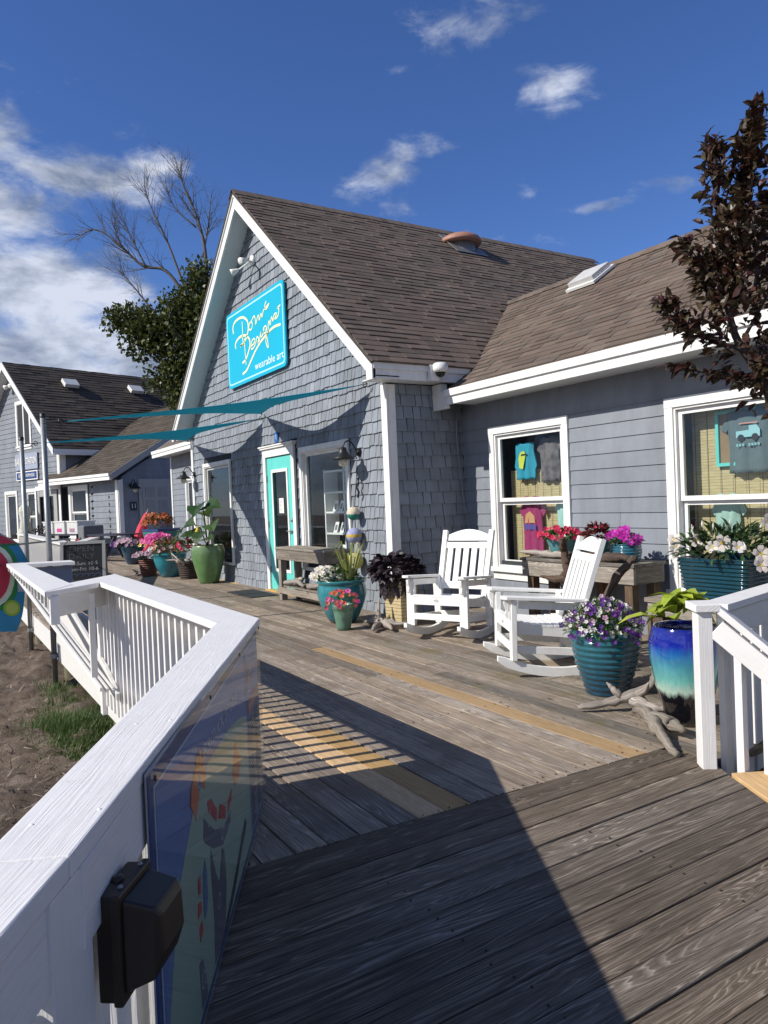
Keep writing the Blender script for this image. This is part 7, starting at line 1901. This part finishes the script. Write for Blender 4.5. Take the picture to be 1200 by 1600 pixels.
for i, (a, lab) in enumerate(((2.3, 'clear plastic tub at the left end of the dark display table'), (1.45, 'clear plastic tub of pink things in the middle of the dark display table'), (.55, 'clear plastic tub at the right end of the dark display table'))):
    c = Q(a, -1.1, .735); t2_ = thing('plastic_tub', lab, 'tub', tuple(c))
    Rb = Matrix((AX, -AN, V3(0, 0, 1))).transposed()
    mb = B()
    for sx, w_, d_2 in ((-.36, .02, .6), (.36, .02, .6)): mb.box(c+AX*sx+V3(0, 0, .19), (w_, d_2, .38), Rb)
    for sy in (-.3, .3): mb.box(c-AN*sy+V3(0, 0, .19), (.70, .02, .38), Rb)
    build(mb, 'walls', tub, t2_); mb = B(); mb.box(c+V3(0, 0, .40), (.78, .66, .04), Rb); build(mb, 'lid', M['camwhite'], t2_, bevel=.01)
    mb = B(); mb.box(c+V3(0, 0, .12)+AN*.312, (.34, .01, .12), Rb); build(mb, 'contents', M['p_pink'] if i == 1 else M['p_mauve'], t2_)
def picnic(c, ang, lab):
    t = thing('picnic_table', lab, 'picnic table', c); R = Matrix.Rotation(ang, 3, 'Z'); c = Vector(c)
    for i in range(5): mb = B(); mb.box(c+R @ V3(0, -.3+i*.15, .74), (1.7, .135, .04), R); build(mb, 'top_board', M['ink'], t)
    for y in (-.72, .72): mb = B(); mb.box(c+R @ V3(0, y, .44), (1.7, .25, .04), R); build(mb, 'bench', M['ink'], t)
    for x in (-.6, .6):
        for s in (-1, 1): mb = B(); mb.beam(c+R @ V3(x, s*.25, .72), c+R @ V3(x, s*.65, 0), .09, .04, up=tuple(R @ V3(1, 0, 0))); build(mb, 'leg', M['ink'], t)
        mb = B(); mb.beam(c+R @ V3(x, -.75, .41), c+R @ V3(x, .75, .41), .04, .09); build(mb, 'brace', M['ink'], t)
    return t
picnic((-22.6, 4.55, 0), .3, 'black picnic table nearest the blue flower pot, before the porch')
t_ = thing('folded_umbrella', 'folded coral red and grey beach umbrella leaning by the picnic table', 'umbrella', (-22.3, 5.2, 0))
mb = B(); mb.tube([(-22.6, 5.1, 0), (-22.2, 5.5, 1.45)], .02, 8); build(mb, 'pole', M['steel'], t_)
mb = B(); mb.lathe([(.04, 0), (.16, .1), (.15, .5), (.09, .9), (.02, 1.05)], (-22.5, 5.2, .4), 10, smooth=False, axis=V3(.25, .3, 1)); build(mb, 'canopy', cloth('coral_canvas', (.65, .06, .10)), t_)
for (c, lab) in (((-24.9, 4.4, 0), 'dark flower pot of red blooms standing left of the picnic table'), ((-23.9, 3.9, 0), 'small black pot beside the picnic table legs')):
    t_ = pot('planter', lab, 'planter', c, [(.14, 0), (.2, .3), (.22, .34)], M['ink']); build(mound((c[0], c[1], .42), .26, .24, .2, 110, .09, .04), 'foliage', M['leaf_dark'], t_, kind='stuff'); blossoms(t_, shell((c[0], c[1], .42), .26, .24, .2), 14, .05, M['p_red'], each=True)
mb = B(); mb.prism([(-25.6, 4.3, .0), (-25.0, 4.2, .0), (-24.9, 4.5, .0), (-25.5, 4.6, .0)], V3(0, 0, .06)); build(mb, 'pink_mat', M['p_pink'], None, 'crumpled pink cloth lying on the deck before the second building', 'cloth')
t_ = thing('clothes_dummy', 'pale patterned dress hanging outside the second building by the narrow window', 'dress', tuple(Q(6.1, -.4, .4)))
mb = B(); mb.lathe([(.30, 0), (.24, .3), (.16, .75), (.22, 1.05), (.20, 1.25), (.05, 1.4)], Q(6.2, -.5, .45), 16); build(mb, 'dress', plain('cream_print', (.55, .55, .45), .8, .45, 18), t_)
mb = B(); mb.tube([Q(6.2, -.5, 1.85), Q(6.2, -.35, 2.0), Q(6.2, -.05, 2.0)], .01, 5); build(mb, 'hanger', M['black'], t_)
t_ = thing('dark_toy_figure', 'small brown carved figure standing by the display table', 'figure', tuple(Q(2.95, -1.8, 0)))
mb = B(); branch(mb, [Q(2.9, -1.9, .0), Q(2.9, -1.9, .35), Q(2.85, -1.85, .6), Q(2.9, -1.9, .85)], [.16, .13, .15, .10], 10); build(mb, 'body', M['brownwood'], t_)
t_ = pot('planter', 'dark pot of purple foliage standing on the far railing end of the deck', 'planter', (-22.5, 2.6, .5), [(.12, 0), (.18, .25), (.19, .28)], M['ink']); build(mound((-22.5, 2.6, .85), .28, .24, .2, 120, .09, .04), 'foliage', M['leaf_purple'], t_, kind='stuff')

# ================================================================ TREES
def limb(mb, p, d, L, r, depth, m, spread=.55, segs=5, twigs=3, droop=0.0):
    pts = [p]; q = p.copy(); dd = d.normalized()
    for i in range(segs):
        dd = (dd+rdir()*.16+V3(0, 0, .03-droop)).normalized(); q = q+dd*L/segs; pts.append(q.copy())
    mb.tube(pts, [r*(1-.6*i/segs) for i in range(segs+1)], 6 if r > .02 else 4, cap=False)
    if depth > 0:
        for k in range(twigs):
            i = RN.randint(2, segs); nd = (dd*1.0+rdir()*spread*1.3).normalized()
            limb(mb, pts[i], nd, L*U(.5, .75), r*(1-.6*i/segs)*.65, depth-1, m, spread, max(3, segs-1), twigs, droop)
bt = thing('tree', 'green tree with bare dead branches rising above the shop roof at the left', 'tree', (-29.0, 10.2, 0))
mb = B(); mb.tube(catmull([V3(-29.0, 10.2, -.3), V3(-29.1, 10.0, 3), V3(-29.3, 9.6, 6), V3(-29.35, 9.7, 8.6), V3(-29.25, 10.0, 10.6)], 4), [.34-.0125*i for i in range(17)], 10); build(mb, 'trunk', M['bark'], bt)
mb = B()
def dead(pts, rad, n=8, tw=.9):
    c = catmull([V3(*p) for p in pts], 5); k = len(c); mb.tube(c, [rad*.75*(1-.85*i/(k-1))+.004 for i in range(k)], 6)
    for j in range(n*3):
        i = RN.randint(int(k*.35), k-1); d = (c[min(i+1, k-1)]-c[i-1]).normalized(); limb(mb, c[i], (d+rdir()*.8+V3(0, 0, .25)).normalized(), tw*U(.7, 1.5), rad*.16*(1-.5*i/k)+.006, 2, None, .6, 4, 3)
dead([(-29.6, 9.3, 8.3), (-29.7, 9.2, 9.9), (-30.1, 8.6, 11.1), (-30.6, 7.8, 11.35), (-31.1, 7.1, 12.2), (-31.6, 6.3, 12.9), (-31.9, 5.7, 12.7)], .11, 10)
dead([(-29.3, 9.9, 9.0), (-29.25, 10.0, 11.5), (-29.35, 9.8, 13.0), (-29.6, 9.4, 14.3), (-29.7, 9.2, 15.0)], .12, 10)
dead([(-29.3, 9.9, 11.6), (-29.15, 10.15, 13.0), (-29.1, 10.3, 14.2)], .06, 4, .7)
dead([(-29.6, 9.3, 10.0), (-30.0, 8.7, 12.2), (-30.3, 8.2, 13.6), (-30.45, 8.0, 14.3)], .07, 8)
dead([(-30.3, 8.1, 9.4), (-30.7, 7.5, 10.4), (-31.1, 6.9, 11.3)], .05, 8, .9)
dead([(-30.5, 7.9, 11.3), (-30.7, 7.5, 12.3), (-30.9, 7.2, 13.1)], .05, 8, .8)
dead([(-31.0, 7.1, 12.1), (-31.1, 6.9, 12.8), (-31.2, 6.8, 13.2)], .03, 6, .7)
dead([(-29.4, 9.7, 12.8), (-29.8, 9.0, 13.6), (-30.0, 8.7, 14.6)], .04, 7, .8)
build(mb, 'dead_branches', M['bark_pale'], bt)
def crown(blobs, n, leaf, lo=0):
    mb = B()
    tot = sum(b[3]*b[4] for b in blobs)
    for (x, y, z, r, rz) in blobs:
        for i in range(int(n*r*rz/tot)//14):
            v = rdir(); k = RN.random()**.4; c0 = V3(x+v.x*r*k, y+v.y*r*k, z+v.z*rz*k)
            rr = random.random()
            for j in range(14):
                c = c0+rdir()*.40*RN.random()**.5
                d = (rdir()+V3(0, 0, -.2)+v*.4).normalized(); l = leaf*U(.6, 1.2); s_ = d.orthogonal().normalized(); a = U(0, 6.28); s_ = (s_*cos(a)+d.cross(s_)*sin(a))*l*.36
                mb.add([c, c+d*l*.5+s_, c+d*l, c+d*l*.5-s_], [(0, 1, 2, 3)], d, min(1, max(0, rr*.6+U(0, .4))))
    return mb
cb = [(-29.6, 9.2, 9.4, 1.1, .9), (-30.2, 8.4, 8.9, 1.2, .8), (-30.9, 7.3, 9.35, .75, .55), (-30.6, 7.8, 8.4, .9, .9), (-29.6, 9.2, 7.7, 1.3, 1.2), (-29.0, 10.1, 8.6, 1.3, 1.6), (-29.3, 9.8, 10.6, .7, .8), (-29.9, 8.9, 6.6, .8, .8), (-29.2, 9.9, 6.2, 1.2, 1.3), (-30.4, 8.1, 6.7, .35, .35), (-31.2, 6.8, 9.1, .4, .3), (-29.7, 9.0, 5.6, .6, .5)]
cmb = crown(cb, 17000, .20)
build(cmb, 'crown', M['leaf_olive'], bt, kind='stuff')
# plum-leaved tree at the right edge
pt = thing('tree', 'young dark purple-red leaved tree in front of the wing roof at the right edge', 'tree', (-2.30, 4.40, -.3))
mb = B()
stem = catmull([V3(-2.25, 4.45, -.35), V3(-2.36, 4.33, .9), V3(-2.47, 4.20, 1.9), V3(-2.58, 4.04, 2.30), V3(-2.60, 4.0, 2.7), V3(-2.55, 4.10, 3.1), V3(-2.52, 4.18, 3.5)], 5)
mb.tube(stem, [.036*(1-.82*i/(len(stem)-1)) for i in range(len(stem))], 10)
trunk = build(mb, 'trunk', M['bark_dark'], pt)
mb = B(); brs = []
for (a, b_) in (((-2.50, 4.15, 2.02), (-2.78, 3.72, 2.13)), ((-2.55, 4.06, 2.2), (-2.80, 3.68, 2.50)), ((-2.58, 4.03, 2.4), (-2.73, 3.82, 2.85)), ((-2.6, 4.0, 2.7), (-2.64, 3.98, 3.42)), ((-2.52, 4.12, 2.1), (-2.35, 4.45, 2.6)), ((-2.55, 4.1, 2.3), (-2.38, 4.5, 3.0)), ((-2.56, 4.08, 2.6), (-2.42, 4.35, 3.25)), ((-2.52, 4.14, 3.0), (-2.5, 4.2, 3.62)), ((-2.5, 4.15, 2.0), (-2.30, 4.35, 2.25)), ((-2.58, 4.04, 2.5), (-2.74, 3.95, 2.65)), ((-2.57, 4.05, 2.55), (-2.45, 3.95, 3.0)), ((-2.5, 4.15, 1.95), (-2.42, 4.1, 2.1)), ((-2.45, 4.22, 1.8), (-2.28, 4.4, 1.95))):
    a, b_ = V3(*a), V3(*b_); mid = (a+b_)/2+rdir()*.03; c = catmull([a, mid, b_], 5); mb.tube(c, [.011*(1-.75*i/(len(c)-1)) for i in range(len(c))], 6); brs.append(c)
build(mb, 'branches', M['bark_dark'], pt)
leaves = []
for bi, c in enumerate(brs+[stem[16:]]):
    L = sum((c[i+1]-c[i]).length for i in range(len(c)-1)); n = int(L*300)+42
    for k in range(n):
        f = RN.random()**.8; x = f*(len(c)-1); i = min(int(x), len(c)-2); p = c[i].lerp(c[i+1], x-i)
        sp = .155*(1-.70*f)+.01; dirv = (c[i+1]-c[i]).normalized()
        off = rdir()*RN.random()**.6*sp
        if bi == 0: off *= .35
        if bi == 0 and RN.random() < .6: continue
        leaves.append((p+off, (dirv*.9+rdir()*.9+off*4).normalized(), U(.050, .088), (V3(0, 0, 1)+rdir()*.9).normalized()))
leaves.sort(key=lambda q: (q[0]-CAMP).dot(V3(*CR)))    # outline leaves first
import itertools
proto = []
for k in range(10):
    mbl = B(); leaf_quads(mbl, V3(0, 0, 0), V3(1, 0, 0), V3(0, 0, 1), 1.0, U(.42, .56), U(.15, .5), k/9.0)
    me = bpy.data.meshes.new('leaf'); me.from_pydata([v[:] for v in mbl.v], [], mbl.f); me.uv_layers.new(name='UVMap'); at = me.attributes.new('rnd', 'FLOAT', 'FACE'); at.data.foreach_set('value', mbl.r); me.materials.append(M['leaf_plum']); proto.append(me)
pick = set(range(0, len(leaves), max(1, len(leaves)//298))); nl = 0; mb = B()
for i, (p, d, l, nv) in enumerate(leaves):
    if i in pick and nl < 298:
        o = bpy.data.objects.new('leaf', proto[nl % 10]); COL.objects.link(o); o.parent = pt
        s_ = d.cross(nv).normalized(); u_ = s_.cross(d)
        R = Matrix((d, -s_, u_)).transposed().to_4x4(); o.matrix_local = Matrix.Translation(p-WP[pt.name]) @ R @ Matrix.Scale(l, 4); nl += 1
    else: leaf_quads(mb, p, d, nv, l, l*U(.42, .56), U(.15, .5))
build(mb, 'leaves', M['leaf_plum'], pt, kind='stuff')
# low shrubs and shell mulch behind the right railing
for c, lab in (((-1.85, 4.6, -.25), 'low green shrub behind the right railing, nearest the steps'), ((-1.0, 5.1, -.25), 'low green shrub by the wing wall at the right edge')):
    t_ = thing('shrub', lab, 'shrub', c); mb = B()
    for k in range(8): limb(mb, V3(*c), V3(U(-.5, .5), U(-.5, .5), 1), .45, .012, 1, None)
    build(mb, 'stems', M['bark'], t_); build(mound((c[0], c[1], c[2]+.35), .42, .4, .36, 420, .07, .035, zmin=-.6), 'foliage', M['leaf_dark'], t_, kind='stuff')

# fallen petals, soil and leaf bits on the boards round the pots
mb = B()
for (cx_, cy_, sp_, n_) in ((-7.45, 3.75, .35, 60), (-3.5, 3.75, .35, 70), (-2.95, 3.6, .25, 50), (-7.0, 4.2, .4, 40), (-15.6, 3.9, .7, 50), (-5.2, 5.1, .6, 50), (-5.5, 3.0, 2.2, 60)):
    for i in range(n_):
        x, y = cx_+RN.gauss(0, sp_), cy_+RN.gauss(0, sp_*.6)
        if y > 5.3 or (y > 4.7 and x < -7.6) or x > -2.75: continue
        a = U(0, 6.3); r_ = U(.004, .012); mb.add([V3(x+r_*cos(a+k*1.57)*(1 if k % 2 else .6), y+r_*sin(a+k*1.57)*(1 if k % 2 else .6), .006+U(0, .004)) for k in range(4)], [(0, 1, 2, 3)])
build(mb, 'plant_litter', leafmat('plant_litter', (.05, .035, .02), (.30, .20, .12), .9, .0, .8), None, 'bits of soil, petals and dry leaves scattered on the boards round the pots', 'litter', kind='stuff')
